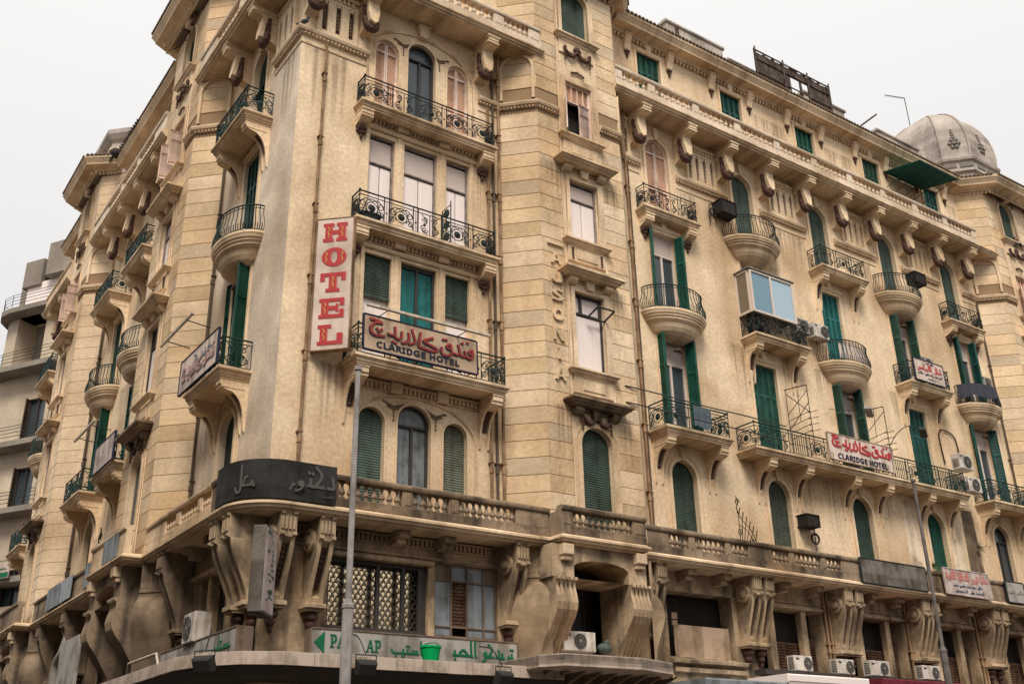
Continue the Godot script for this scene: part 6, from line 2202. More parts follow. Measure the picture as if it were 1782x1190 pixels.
	letters("roman_lettering", "AP", "Droid Serif", true, M.letter_green, f1, T(-1.38, -0.03, 0.001), 0.42, 0.3)
	arabic("script_lettering", "bastyB", M.letter_green, f1, T(-0.35, -0.06, 0.001), 1.1, 0.5, 0.14)
	arabic("script_lettering", "trydkw alSb", M.letter_green, f1, T(2.0, 0.0, 0.001), 2.0, 0.62, 0.15)
	var f2 := thing("shop_fascia", "grey shop fascia with faded green script on the left side of the corner", "sign", L * T(-2.9, 5.28, 0.5))
	board_on(f2, 5.8, 0.6, M.sign_grey, M.panel_brown, 0.4)
	arabic("script_lettering", "bstaN", M.letter_green, f2, T(1.9, -0.02, 0.001), 1.3, 0.5, 0.14)
	# narrow box sign seen edge-on by the corner
	var bs := thing("box_sign", "narrow grey upright box sign with a peeling green face by the corner brackets", "sign", Transform3D(Basis(Vector3.UP, -0.68), V(-0.35, 6.75, 1.0)))
	var bb := MB.new()
	bb.slabz(V(-0.16, -1.05, -0.5), V(0.16, 1.0, 0.5), 0.02)
	part("box", bb.mesh(), M.sign_dull, bs)
	var bf := MB.new()
	bf.box(V(0.161, -1.0, -0.46), V(0.17, 0.96, 0.46))
	part("face", bf.mesh(), M.sign_pink, bs)
	var bg := MB.new()
	for i in 26:
		var yy := rng.randf_range(-0.9, 0.85)
		var z := rng.randf_range(-0.4, 0.1)
		bg.box(V(0.1702, yy, z), V(0.172, yy + rng.randf_range(0.03, 0.12), z + rng.randf_range(0.05, 0.25)))
	part("peeling_paint", bg.mesh(), M.green_grey, bs)

func V3(a: float, b: float, c: float) -> Transform3D:
	return T(a, b, c)

# ---------- air conditioners ----------
func ac(label: String, xf: Transform3D, w := 0.85, h := 0.55, d := 0.32, fan := 0.2, m := "ac_white") -> Node3D:
	var o := thing("air_conditioner", label, "air conditioner", xf, "air conditioner units on the front")
	var b := MB.new()
	b.slabz(V(-w / 2, 0, -d), V(w / 2, h, 0), 0.02)
	part("case", b.mesh(), M[m], o)
	var g := MB.new()
	g.x = Transform3D(Basis(Vector3.RIGHT, PI / 2), V(fan, h / 2, 0.001))
	var r := h * 0.4
	g.lathe([Vector2(r, 0.0), Vector2(r, 0.012), Vector2(0, 0.012)], 18)
	part("fan_opening", g.mesh(), M.ac_dark, o)
	var k := MB.new()
	for i in 5:
		var q := r * (0.25 + i * 0.18)
		k.tube(spiral(Vector2(fan, h / 2), q, q, 0, 1, 18).map(func(p): return p + V(0, 0, 0.025)), 0.005, 3)
	for i in 8:
		var t := TAU * i / 8
		k.tube([V(fan, h / 2, 0.025), V(fan + cos(t) * r, h / 2 + sin(t) * r, 0.025)], 0.005, 3)
	k.ball(V(fan, h / 2, 0.02), V(0.045, 0.045, 0.02), 8, 4)
	part("fan_guard", k.mesh(), M.ac_grey, o)
	var s := MB.new()
	for i in 7:
		s.box(V(-w / 2 - 0.006, 0.08 + i * 0.055, -d * 0.85), V(-w / 2 + 0.002, 0.105 + i * 0.055, -d * 0.15))
	s.box(V(-w / 2 + 0.08, h - 0.14, 0.0), V(-w / 2 + 0.24, h - 0.08, 0.004))
	part("vent", s.mesh(), M.ac_dark, o)
	return o

func window_ac(label: String, xf: Transform3D, w := 0.8, h := 0.5, d := 0.5) -> void:
	var o := thing("window_air_conditioner", label, "air conditioner", xf, "window air conditioners")
	var b := MB.new()
	b.box(V(-w / 2 + 0.03, 0.02, -0.02), V(w / 2 - 0.03, h - 0.03, d - 0.03))
	part("case", b.mesh(), M.ac_dark, o)
	var c := MB.new()
	for x in [-w / 2, w / 2 - 0.04]:
		for y in [0.0, h - 0.04]:
			c.box(V(x, y, 0), V(x + 0.04, y + 0.04, d))
		c.box(V(x, 0.04, d - 0.04), V(x + 0.04, h - 0.04, d))
	for y in [0.0, h - 0.04]:
		c.box(V(-w / 2 + 0.04, y, d - 0.041), V(w / 2 - 0.04, y + 0.04, d - 0.001))
	for i in 6:
		c.box(V(-w / 2 + 0.1 + i * (w - 0.2) / 5.0, 0.04, d - 0.03), V(-w / 2 + 0.112 + i * (w - 0.2) / 5.0, h - 0.04, d - 0.012))
	for i in 4:
		c.box(V(-w / 2 + 0.005, 0.04, 0.08 + i * 0.1), V(-w / 2 + 0.02, h - 0.04, 0.092 + i * 0.1))
	part("cage", c.mesh(), M.rusty, o)

func build_things() -> void:
	var A := "air conditioner units on the front"
	ac("air conditioner standing in the arched recess of the banded bay above the marquee", T(9.3, 5.42, 0.95), 1.15, 0.55, 0.4, 0.0)
	ac("grimy air conditioner left of the row above the white shop canopy", T(18.95, 5.34, 0.75), 0.9, 0.5)
	ac("air conditioner half hidden behind a twin bracket above the white shop canopy", T(21.15, 5.34, 0.72), 0.9, 0.5)
	ac("white air conditioner at the left end of the maroon shop canopy", T(22.95, 5.35, 0.78), 1.1, 0.52)
	ac("white air conditioner at the right of the maroon canopy beside the lamp post", T(25.95, 5.35, 0.78), 1.1, 0.5)
	ac("air conditioner seen side-on, left of the pair hung by the glass enclosure", T(21.85, 18.5, 0.42), 0.72, 0.62, 0.4, 0.05, "ac_grey")
	ac("air conditioner with dark round fan, right of the pair hung by the glass enclosure", T(22.85, 18.48, 0.5), 0.9, 0.62)
	ac("upper of two stacked air conditioners at the right end of the long balcony", T(30.9, 14.15, 0.8), 0.95, 0.66, 0.4, 0.1)
	ac("lower of two stacked air conditioners at the right end of the long balcony", T(30.95, 13.1, 0.98), 0.9, 0.64, 0.35, 0.05)
	ac("air conditioner on the left side window sill above the left shop fascia", L * T(-3.35, 5.57, 0.6), 0.9, 0.78, 0.45, -0.1)
	ac("small air conditioner behind the doctor's white board", T(30.2, 18.85, 0.32), 0.95, 0.48, 0.3, 0.1, "ac_grey")
	ac("small air conditioner behind the dark-covered round balcony, far right", T(34.75, 18.85, 0.32), 0.85, 0.5, 0.3, 0.1, "ac_grey")
	window_ac("caged window air conditioner high above the glass enclosure, left of a round balcony", T(18.15, 22.75, 0.0), 0.85, 0.62, 0.55)
	window_ac("rusty caged window air conditioner on the first-floor wall between two arched shutters", T(20.75, 10.5, 0.0), 0.72, 0.46, 0.5)
	window_ac("dark boxed air conditioner on the round balcony near the right end of the top row", T(29.95, 22.7, 0.45), 0.8, 0.55, 0.5)
	for q in [[17.75, 23.1, -0.5, "black looped hose hanging from the high caged air conditioner"], [21.1, 10.4, 0.1, "black coiled hose under the first-floor caged air conditioner"]]:
		var b := MB.new()
		b.tube(spiral(Vector2(q[2] * 0.2, -0.25), 0.2, 0.17, 0, 1.6, 22).map(func(p): return p + V(0, 0, 0.12 + p.x * 0.1)), 0.035, 6)
		b.tube(smooth([V(0, 0.05, 0.1), V(q[2] * 0.5, 0.1, 0.1), V(q[2] * 0.7, -0.3, 0.08), V(q[2] * 0.6, -0.9, 0.05)]), 0.02, 5)
		tag(part("hose", b.mesh(), M.ac_dark, self, T(q[0], q[1], 0.05)), q[3], "hose")
	var bn := MB.new()
	bn.ball(V(0, 0.14, 0), V(0.24, 0.16, 0.2), 9, 6)
	bn.ball(V(0.1, 0.3, 0.02), V(0.1, 0.1, 0.09), 7, 5)
	tag(part("green_bundle", bn.mesh(), M.green_grey, self, T(10.25, 5.42, 0.85)), "pale green bundle beside the air conditioner in the arched recess", "bundle")
	# glazed box on a balcony
	var g := thing("balcony_enclosure", "white framed glass box closing in a balcony, blue panes and grey roof", "enclosure", T(18.62, 18.55, 0.0))
	var fb := MB.new()
	var wd := 2.45
	for x in [0.0, 1.12, wd - 0.07]:
		fb.slabz(V(x, 0, 0.66), V(x + 0.09, 1.78, 0.76), 0.008)
	for y in [0.0, 1.72]:
		fb.slabz(V(0.09, y, 0.664), V(wd - 0.07, y + 0.09, 0.755), 0.008)
	for z in [0.0, 0.58]:
		fb.box(V(-0.04, 0, z), V(0.05, 1.78, z + 0.075))
	for y in [0.003, 1.723]:
		fb.box(V(-0.04, y, 0.075), V(0.05, y + 0.085, 0.58))
	part("frame", fb.mesh(), M.frame_white, g)
	for q in [[0.09, 1.12, "glass_blue"], [1.21, 2.38, "glass_pale"]]:
		var b := MB.new()
		b.box(V(q[0], 0.09, 0.69), V(q[1], 1.72, 0.71))
		part("pane", b.mesh(), M[q[2]], g)
	for q in [[-0.01, 0.075, 0.58], [wd - 0.05, 0.0, 0.66]]:
		var sp := MB.new()
		sp.box(V(q[0], 0.09, q[1]), V(q[0] + 0.02, 1.72, q[2]))
		part("side_pane", sp.mesh(), M.glass_brown, g)
	var rf := MB.new()
	for i in 17:
		rf.slabz(V(-0.1 + i * 0.157, 1.83, -0.01), V(-0.1 + i * 0.157 + 0.15, 1.87 + 0.02 * (i % 2), 0.8), 0.01)
	part("roof_sheet", rf.mesh(), M.ac_grey, g)
	# iron sign skeletons on the long balcony
	for q in [[20.75, 0, "bent rusty iron sign skeleton standing on the long balcony left of the white board"], [25.35, 1, "rusty iron sign skeleton standing above the right end of the white board"]]:
		var b := MB.new()
		var hh := 1.9
		b.tube([V(0, -0.9, 0), V(0, hh, 0)], 0.018, 4)
		b.tube([V(0, hh, 0), V(-0.25, hh + 0.02, -0.9)], 0.02, 4)
		b.tube([V(-0.22, hh, -0.85), V(-0.22, 0.3, -0.85)], 0.016, 4)
		for k in 4:
			b.tube([V(0, 0.1 + k * 0.25, 0), V(-0.22, -0.1 + k * 0.25, -0.85)], 0.014, 4)
			b.tube([V(0.2, 0.1 + k * 0.25, 0.2), V(-0.02, 0.05 + k * 0.25, -0.1)], 0.014, 4)
		b.tube([V(0, 1.7, 0), V(-0.22, 0.9, -0.85)], 0.015, 4)
		if q[1] == 0:
			b.tube([V(0, 0.8, 0), V(-0.22, 1.75, -0.85)], 0.015, 4)
			b.tube([V(-0.1, 1.8, -0.4), V(-0.1, 0.5, -0.4)], 0.015, 4)
			b.tube([V(0, 1.2, 0), V(-0.22, 0.3, -0.85)], 0.018, 4)
		else:
			b.tube([V(-0.1, hh, -0.4), V(-0.12, 0.7, -0.45)], 0.014, 4)
		tag(part("sign_skeleton", b.mesh(), M.rusty, self, T(q[0], 13.95, 1.02)), q[2], "sign frame", "bare iron sign frames")
	for q in [[25.4, 14.1, 0.9, 1.1, "thin curved floodlight arm rising from the white board's right end", 1], [23.2, 15.6, 0.1, 1.2, "pale slanted floodlight on an arm beside the middle green shutters", 0]]:
		var o := thing("sign_floodlight", q[4], "floodlight", T(q[0], q[1], q[2]), "floodlights for the name board")
		var b := MB.new()
		if q[5]:
			b.tube(smooth([V(0, 0, 0), V(0.35, 0.65, 0.3), V(0.8, 0.95, 0.6), V(1.2, 0.75, 0.8)]), 0.018, 4)
		else:
			b.tube([V(-0.1, 0, 0), V(0.9, -0.25, 1.0)], 0.014, 4)
		part("arm", b.mesh(), M.iron, o)
		var h := MB.new()
		var at := V(1.25, 0.68, 0.85) if q[5] else V(0.9, -0.25, 1.1)
		h.x = Transform3D(Basis.from_euler(V(0.3, 0.4, -0.35)), at)
		h.slabz(V(-0.3, -0.07, -0.12), V(0.3, 0.05, 0.14), 0.03)
		part("lamp_head", h.mesh(), M.iron if q[5] else M.ac_grey, o)
	# cables from the banded bay to the long balcony
	for q in [[13.9, "upper of two dark cables sagging from the banded bay to the long balcony"], [13.33, "lower of two dark cables sagging from the banded bay to the long balcony"]]:
		var b := MB.new()
		b.tube(smooth([V(11.6, q[0] + 0.05, 1.0), V(13.3, q[0] - 0.01, 1.12), V(15.2, q[0] - 0.04, 1.12), V(17.0, q[0] + 0.0, 1.08), V(19.3, q[0] + 0.02, 1.0)]), 0.024, 5)
		tag(part("cable", b.mesh(), M.cable, self), q[1], "cable", "cables across the front")
	var ll := MB.new()
	ll.tube(smooth([V(30.5, 14.5, 0.06), V(30.45, 15.9, 0.06), V(31.0, 16.1, 0.06), V(31.6, 15.85, 0.06), V(31.65, 15.0, 0.1)]), 0.03, 5)
	tag(part("wall_pipe", ll.mesh(), M.rusty, self), "thin pipe looped on the wall above the stacked air conditioners", "pipe")
	# spiked iron fan on the balustrade
	var sf := thing("spiked_grille", "wrought iron fan of spikes and scrolls standing on the first-floor balustrade", "grille", Transform3D(Basis(Vector3.UP, 0.15), V(16.25, 9.4, 0.98)))
	for i in 6:
		var b := MB.new()
		var x := 0.1 + i * 0.18
		var hh := 1.0 - i * 0.13
		b.tube([V(0.05 + i * 0.1, -0.1, 0), V(x - 0.03, hh - 0.2, 0), V(x + 0.04, hh, 0)], 0.016, 4)
		b.tube([V(x + 0.02, hh - 0.06, 0), V(x + 0.09, hh + 0.12, 0)], 0.022, 4)
		part("spike", b.mesh(), M.rusty, sf)
	var sb := MB.new()
	sb.tube(smooth([V(0.0, 0.95, 0), V(0.3, 0.68, 0), V(0.7, 0.45, 0), V(1.05, 0.0, 0)]), 0.016, 4)
	sb.tube(smooth([V(0.0, 0.5, 0), V(0.3, 0.45, 0), V(0.6, 0.3, 0), V(0.9, -0.05, 0)]), 0.014, 4)
	sb.tube(spiral(Vector2(0.06, 1.3), 0.13, 0.03, 0, 1.2), 0.02, 4)
	sb.tube(smooth([V(0.08, 0.9, 0), V(0.0, 1.12, 0), V(0.1, 1.28, 0), V(0.02, 1.5, 0)]), 0.02, 4)
	sb.tube(spiral(Vector2(0.08, 0.25), 0.14, 0.04, 0, 1.3), 0.016, 4)
	sb.tube(spiral(Vector2(0.72, 0.05), 0.12, 0.03, 0, 1.3), 0.016, 4)
	part("scrollwork", sb.mesh(), M.rusty, sf)
	var sl := MB.new()
	sl.tube(smooth([V(0, 0, 0), V(0.05, 0.5, 0), V(-0.1, 0.75, 0), V(0.1, 1.0, 0), V(-0.05, 1.15, 0)]), 0.025, 4)
	sl.tube(spiral(Vector2(0.12, 0.8), 0.14, 0.04, 0, 1.3), 0.022, 4)
	tag(part("iron_scroll", sl.mesh(), M.rusty, self, L * T(-12.6, 9.4, 1.0)), "twisted iron scroll standing on the left ledge", "grille")
	# lamp posts
	for q in [[-0.27, 10.4, 5.5, "tall grey lamp post in front of the corner, thicker below its collar", 5.25], [22.0, 11.5, 4.0, "darker slim lamp post near the right end of the street", 5.8]]:
		var o := thing("lamp_post", q[3], "lamp post", T(q[0], 0.13, q[2]), "lamp posts on the pavement")
		var b := MB.new()
		var c: float = q[4] - 0.13
		b.lathe([Vector2(0.17, 0), Vector2(0.17, 0.5), Vector2(0.115, 0.55), Vector2(0.112, c), Vector2(0.1, c + 0.04), Vector2(0.068, c + 0.14), Vector2(0.056, q[1] - 0.13), Vector2(0.0, q[1] - 0.125)], 16)
		part("pole", b.mesh(), M.post if q[0] < 1 else M.post_dark, o)
		var k := MB.new()
		k.lathe([Vector2(0.112, c - 0.06), Vector2(0.128, c - 0.04), Vector2(0.128, c + 0.02), Vector2(0.105, c + 0.06)], 16)
		part("collar", k.mesh(), M.post if q[0] < 1 else M.post_dark, o)
		k = MB.new()
		k.lathe([Vector2(0.06, q[1] - 0.15), Vector2(0.085, q[1] - 0.13), Vector2(0.085, q[1] - 0.05), Vector2(0.0, q[1] - 0.04)], 12)
		part("cap", k.mesh(), M.post if q[0] < 1 else M.post_dark, o)
	# floodlights and bucket on the canopy
	for q in [[-1.55, 4.5, 1.1, 0.9, "black floodlight hooked over the canopy edge at the corner"], [1.95, 4.5, 1.95, 0.1, "black floodlight hooked over the canopy edge just right of the lamp post"], [5.85, 4.42, 1.95, -0.1, "black floodlight hooked over the right end of the marble canopy"]]:
		var o := thing("canopy_floodlight", q[4], "floodlight", Transform3D(Basis(Vector3.UP, -q[3]), V(q[0], q[1], q[2])), "floodlights on the marble canopy")
		var h := MB.new()
		h.x = Transform3D(Basis(Vector3.RIGHT, 0.5), V(0, 0, 0.14))
		h.slabz(V(-0.24, -0.16, -0.12), V(0.24, 0.16, 0.1), 0.04)
		part("lamp_head", h.mesh(), M.ac_dark, o)
		var b := MB.new()
		for s in [-1, 1]:
			b.tube([V(s * 0.26, 0.0, 0.12), V(s * 0.26, 0.3, 0.12)], 0.014, 4)
		b.tube([V(-0.26, 0.3, 0.12), V(0.26, 0.3, 0.12)], 0.014, 4)
		b.tube(smooth([V(0, 0.3, 0.1), V(-0.1, 0.75, -0.2), V(-0.3, 0.85, -0.5)]), 0.018, 4)
		part("yoke", b.mesh(), M.ac_dark, o)
	var bu := thing("bucket", "bright green plastic bucket with a handle standing on the marble canopy", "bucket", T(3.98, 4.8, 1.6))
	var b1 := MB.new()
	b1.lathe([Vector2(0.0, 0.0), Vector2(0.19, 0.0), Vector2(0.24, 0.32), Vector2(0.26, 0.33), Vector2(0.26, 0.38), Vector2(0.23, 0.38), Vector2(0.18, 0.02)], 18, 0, TAU, 1.1, 0.9)
	part("pail", b1.mesh(), M.bucket, bu)
	var b2 := MB.new()
	b2.tube(smooth([V(-0.27, 0.36, 0), V(-0.1, 0.43, 0.15), V(0.1, 0.43, 0.15), V(0.27, 0.36, 0)]), 0.012, 4)
	part("handle", b2.mesh(), M.letter_green, bu)
	for q in [[-5.3, 4.9, "pale bent pipe rail on the canopy edge, nearer the corner"], [-8.2, 4.4, "pale bent pipe rail lower on the canopy edge, at the far left"]]:
		var b := MB.new()
		b.tube([V(0, -0.5, 0.9), V(0, 0.3, 0.9), V(2.4, 0.3, 0.9), V(2.8, -0.2, 0.9)], 0.04, 5)
		tag(part("pipe_rail", b.mesh(), M.tube_light, self, L * T(q[0], q[1], 0.6)), q[2], "rail", "pipe rails on the canopy")
	var wb := MB.new()
	wb.slabz(V(0, 0, -0.1), V(2.6, 1.75, 0), 0.02)
	tag(part("white_panel", wb.mesh(), M.sign_grey, self, L * T(-16.3, 5.35, 0.95)), "pale rectangular panel standing in the shade under the left ledge", "panel")
	var wd2 := MB.new()
	wd2.tube(smooth([V(0, 0, 0), V(-0.2, -0.7, 0.1), V(-1.0, -1.2, 0.1), V(-1.2, -3.0, 0.1)]), 0.2, 8)
	tag(part("duct", wd2.mesh(), M.sign_grey, self, L * T(-16.6, 7.6, 0.6)), "grey bent duct beside the pale panel in the shade, lower left", "duct")
	# cloths and pots
	for q in [[33.85, 18.5, 0.9, 1.5, "black_cloth", "black blankets hung over the round balcony at the far right"]]:
		var o := MB.new()
		for i in 26:
			var t0 := PI * (0.05 + i * 0.9 / 26.0)
			var t1 := PI * (0.05 + (i + 1) * 0.9 / 26.0)
			var r0 := 0.975 + 0.03 * sin(i * 1.9)
			var r1 := 0.975 + 0.03 * sin((i + 1) * 1.9)
			var y0 := -0.62 + 0.08 * sin(i * 0.7)
			var y1 := -0.62 + 0.08 * sin((i + 1) * 0.7)
			o.quad(V(cos(t1) * 1.5 * r1, y1, sin(t1) * 0.95 * r1 + 0.03), V(cos(t0) * 1.5 * r0, y0, sin(t0) * 0.95 * r0 + 0.03), V(cos(t0) * 1.5 * 0.95, 0.04, sin(t0) * 0.9), V(cos(t1) * 1.5 * 0.95, 0.04, sin(t1) * 0.9))
			o.quad(V(cos(t1) * 1.5 * 0.95, 0.04, sin(t1) * 0.9), V(cos(t0) * 1.5 * 0.95, 0.04, sin(t0) * 0.9), V(cos(t0) * 1.5 * 0.86, -0.3, sin(t0) * 0.8), V(cos(t1) * 1.5 * 0.86, -0.3, sin(t1) * 0.8))
		tag(part("blanket", o.mesh(), M.cloth, self, T(q[0], q[1], 0)), q[5], "blanket")
	var cl := MB.new()
	for i in 10:
		var x0 := i * 0.085
		var z0 := 0.03 * sin(i * 1.7)
		var z1 := 0.03 * sin((i + 1) * 1.7)
		cl.quad(V(x0, -0.72 + 0.06 * sin(i * 0.8), z0 + 0.03), V(x0 + 0.085, -0.72 + 0.06 * sin((i + 1) * 0.8), z1 + 0.03), V(x0 + 0.085, 0.03, 0.02), V(x0, 0.03, 0.02))
	tag(part("laundry", cl.mesh(), M.cloth_blue, self, T(14.7, 13.85, 0.9)), "grey blue cloth hung over the green railing beside the banded bay", "cloth")
	var rb := MB.new()
	for i in 9:
		var t0 := PI * (0.18 + i * 0.06)
		rb.quad(V(cos(t0 + 0.16) * 1.44, 0.1, sin(t0 + 0.16) * 0.92), V(cos(t0) * 1.44, 0.1, sin(t0) * 0.92), V(cos(t0) * 1.38, 0.8, sin(t0) * 0.86), V(cos(t0 + 0.16) * 1.38, 0.8, sin(t0 + 0.16) * 0.86))
	tag(part("laundry", rb.mesh(), M.cloth_pale, self, T(24.45, 17.62, -0.06)), "pale cloth strips hung inside the round balcony right of the glass enclosure", "cloth")
	var pl := thing("planter", "dark trough planter behind the railing at the left end of the third-floor corner balcony", "planter", T(2.45, 17.53, 0.3))
	var pb := MB.new()
	pb.lathe([Vector2(0.0, 0), Vector2(0.2, 0), Vector2(0.25, 0.26), Vector2(0.27, 0.28), Vector2(0.2, 0.28), Vector2(0, 0.24)], 12, 0, TAU, 1.5, 0.8)
	part("trough", pb.mesh(), M.iron, pl)
	var gt := thing("railing_gate", "dark iron divider panel standing up behind the third-floor corner balcony railing", "gate", Transform3D(Basis(Vector3.UP, PI / 2), V(5.15, 17.55, 0.55)))
	var gm := MB.new()
	for x in [0.0, 0.5]:
		gm.tube([V(x, 0, 0), V(x, 1.5 - x * 0.3, 0)], 0.022, 4)
	for y in [0.08, 0.75, 1.38]:
		gm.tube([V(0, y, 0), V(0.5, y - 0.02, 0)], 0.018, 4)
	for k in 3:
		gm.tube(spiral(Vector2(0.25, 0.3 + k * 0.42), 0.17, 0.05, 0, 1.5), 0.03, 4)
		gm.ball(V(0.25, 0.3 + k * 0.42, 0), V(0.1, 0.12, 0.03), 6, 4)
	part("panel", gm.mesh(), M.iron_green, gt)
	# weeds on the wall
	for q in [[31.7, 10.95, 0.06, 0.42, "spiky weed growing out of the stained wall near the right end"], [26.9, 9.55, 0.95, 0.35, "small scrubby weed on the ledge above the laboratory board"]]:
		var b := MB.new()
		var g2 := RandomNumberGenerator.new()
		g2.seed = int(q[0] * 10)
		for i in 16:
			var a := TAU * i / 16.0
			var ln: float = q[3] * g2.randf_range(0.6, 1.1)
			var dr := V(cos(a), sin(a) * 0.8 + 0.15, 0.5)
			var e := V(-sin(a), cos(a), 0) * 0.022
			b.quad(e * -1, e, dr * ln * 0.6 + e, dr * ln * 0.6 - e)
			b.tri(dr * ln * 0.6 - e, dr * ln * 0.6 + e, dr * ln + V(0, -0.07, 0))
		tag(part("weed", b.mesh(), M.bark if q[0] > 30 else M.leaf, self, T(q[0], q[1], q[2])), q[4], "plant", "weeds on the masonry")
	var st := MB.new()
	st.quad(V(0, 0, 0), V(1.1, 0, 0), V(0.9, 3.6, 0), V(0.1, 3.6, 0))
	part("water_stain", st.mesh(), M.soot_shade, H, T(30.95, 9.0, 0.004))
	# a pigeon on the string course
	var pg := thing("pigeon", "dark pigeon perched on the string course at the building's corner", "bird", Transform3D(Basis(Vector3.UP, 0.6), V(0.02, 24.03, 0.1)))
	var gp := MB.new()
	gp.ball(V(0, 0.12, 0), V(0.08, 0.08, 0.15), 8, 6)
	gp.ball(V(0, 0.23, 0.11), V(0.045, 0.05, 0.05), 8, 5)
	gp.ball(V(0, 0.17, 0.09), V(0.05, 0.07, 0.05), 8, 5)
	gp.ext(PackedVector2Array([Vector2(-0.04, 0.08), Vector2(0.04, 0.08), Vector2(0.03, 0.12), Vector2(-0.03, 0.12)]), -0.3, -0.1)
	part("body", gp.mesh(), M.feather, pg)
	var gl := MB.new()
	gl.tube([V(0.02, 0.06, 0.02), V(0.02, 0.0, 0.03)], 0.008, 4)
	gl.tube([V(-0.02, 0.06, 0.02), V(-0.02, 0.0, 0.03)], 0.008, 4)
	gl.tube([V(0, 0.225, 0.15), V(0, 0.215, 0.185)], 0.009, 4)
	part("leg", gl.mesh(), M.fruit, pg)
	# someone leaning out at the far bay's top window
	var pe := thing("person", "person in dark clothes leaning on the sill of the far bay's top window", "person", T(39.05, 27.38, 1.05))
	var pm := MB.new()
	body(pm, [[V(0, -0.5, -0.3), 0.15, V(0, -0.1, -0.15), 0.16], [V(0, -0.1, -0.15), 0.16, V(0, 0.12, -0.02), 0.13], [V(-0.17, 0.1, -0.04), 0.07, V(0.17, 0.1, -0.04), 0.07], [V(-0.19, 0.09, -0.04), 0.06, V(-0.24, -0.1, 0.1), 0.05], [V(0.19, 0.09, -0.04), 0.06, V(0.24, -0.1, 0.1), 0.05], [V(-0.24, -0.1, 0.1), 0.05, V(-0.03, -0.08, 0.22), 0.04], [V(0.24, -0.1, 0.1), 0.05, V(0.03, -0.08, 0.22), 0.04]])
	part("shirt", pm.mesh(), M.cloth, pe)
	var ph := MB.new()
	body(ph, [[V(0, 0.12, 0.0), 0.055, V(0, 0.22, 0.03), 0.055], [V(0, 0.3, 0.04), 0.095, V(0, 0.27, 0.06), 0.08], [V(0, 0.28, 0.13), 0.02, V(0, 0.265, 0.145), 0.018], [V(-0.03, -0.08, 0.22), 0.04, V(0.03, -0.08, 0.24), 0.04]])
	part("head", ph.mesh(), M.skin, pe)
	var pr := MB.new()
	pr.ball(V(0, 0.33, 0.015), V(0.105, 0.09, 0.105), 10, 6)
	part("hair", pr.mesh(), M.hair, pe)

# a body as one smooth skin round tapered bones
func body(b: MB, bones: Array) -> void:
	var cell := 0.022
	var lo := V(9, 9, 9)
	var hi := V(-9, -9, -9)
	for q in bones:
		for k in [0, 2]:
			lo = lo.min(q[k] - Vector3.ONE * (q[k + 1] + 0.06))
			hi = hi.max(q[k] + Vector3.ONE * (q[k + 1] + 0.06))
	var n := Vector3i(((hi - lo) / cell).ceil()) + Vector3i.ONE
	var f := PackedFloat32Array()
	f.resize(n.x * n.y * n.z)
	for z in n.z:
		for y in n.y:
			for x in n.x:
				var p := lo + V(x, y, z) * cell
				var s := 0.0
				for q in bones:
					var a: Vector3 = q[0]
					var ba: Vector3 = q[2] - a
					var t := clampf((p - a).dot(ba) / maxf(ba.length_squared(), 1e-6), 0, 1)
					s += exp(-(p.distance_to(a + ba * t) - lerpf(q[1], q[3], t)) * 45.0)
				f[(z * n.y + y) * n.x + x] = -log(maxf(s, 1e-20)) / 45.0
	var vid := {}
	var pts := []
	for z in n.z - 1:
		for y in n.y - 1:
			for x in n.x - 1:
				var acc := V(0, 0, 0)
				var cnt := 0
				for e in [[0, 1], [2, 3], [4, 5], [6, 7], [0, 2], [1, 3], [4, 6], [5, 7], [0, 4], [1, 5], [2, 6], [3, 7]]:
					var ca := V(e[0] & 1, (e[0] >> 1) & 1, e[0] >> 2)
					var cb := V(e[1] & 1, (e[1] >> 1) & 1, e[1] >> 2)
					var fa := f[((z + int(ca.z)) * n.y + y + int(ca.y)) * n.x + x + int(ca.x)]
					var fb := f[((z + int(cb.z)) * n.y + y + int(cb.y)) * n.x + x + int(cb.x)]
					if (fa < 0) != (fb < 0):
						acc += ca.lerp(cb, fa / (fa - fb))
						cnt += 1
				if cnt:
					vid[(z * n.y + y) * n.x + x] = pts.size()
					pts.append(lo + (V(x, y, z) + acc / cnt) * cell)
	for z in range(1, n.z - 1):
		for y in range(1, n.y - 1):
			for x in range(1, n.x - 1):
				var i := (z * n.y + y) * n.x + x
				for ax in 3:
					var st: int = [1, n.x, n.x * n.y][ax]
					var u: int = [n.x, n.x * n.y, 1][ax]
					var w: int = [n.x * n.y, 1, n.x][ax]
					if (f[i] < 0) != (f[i + st] < 0):
						var q := [pts[vid[i - u - w]], pts[vid[i - w]], pts[vid[i]], pts[vid[i - u]]]
						if f[i] < 0:
							b.quad(q[0], q[1], q[2], q[3])
						else:
							b.quad(q[3], q[2], q[1], q[0])

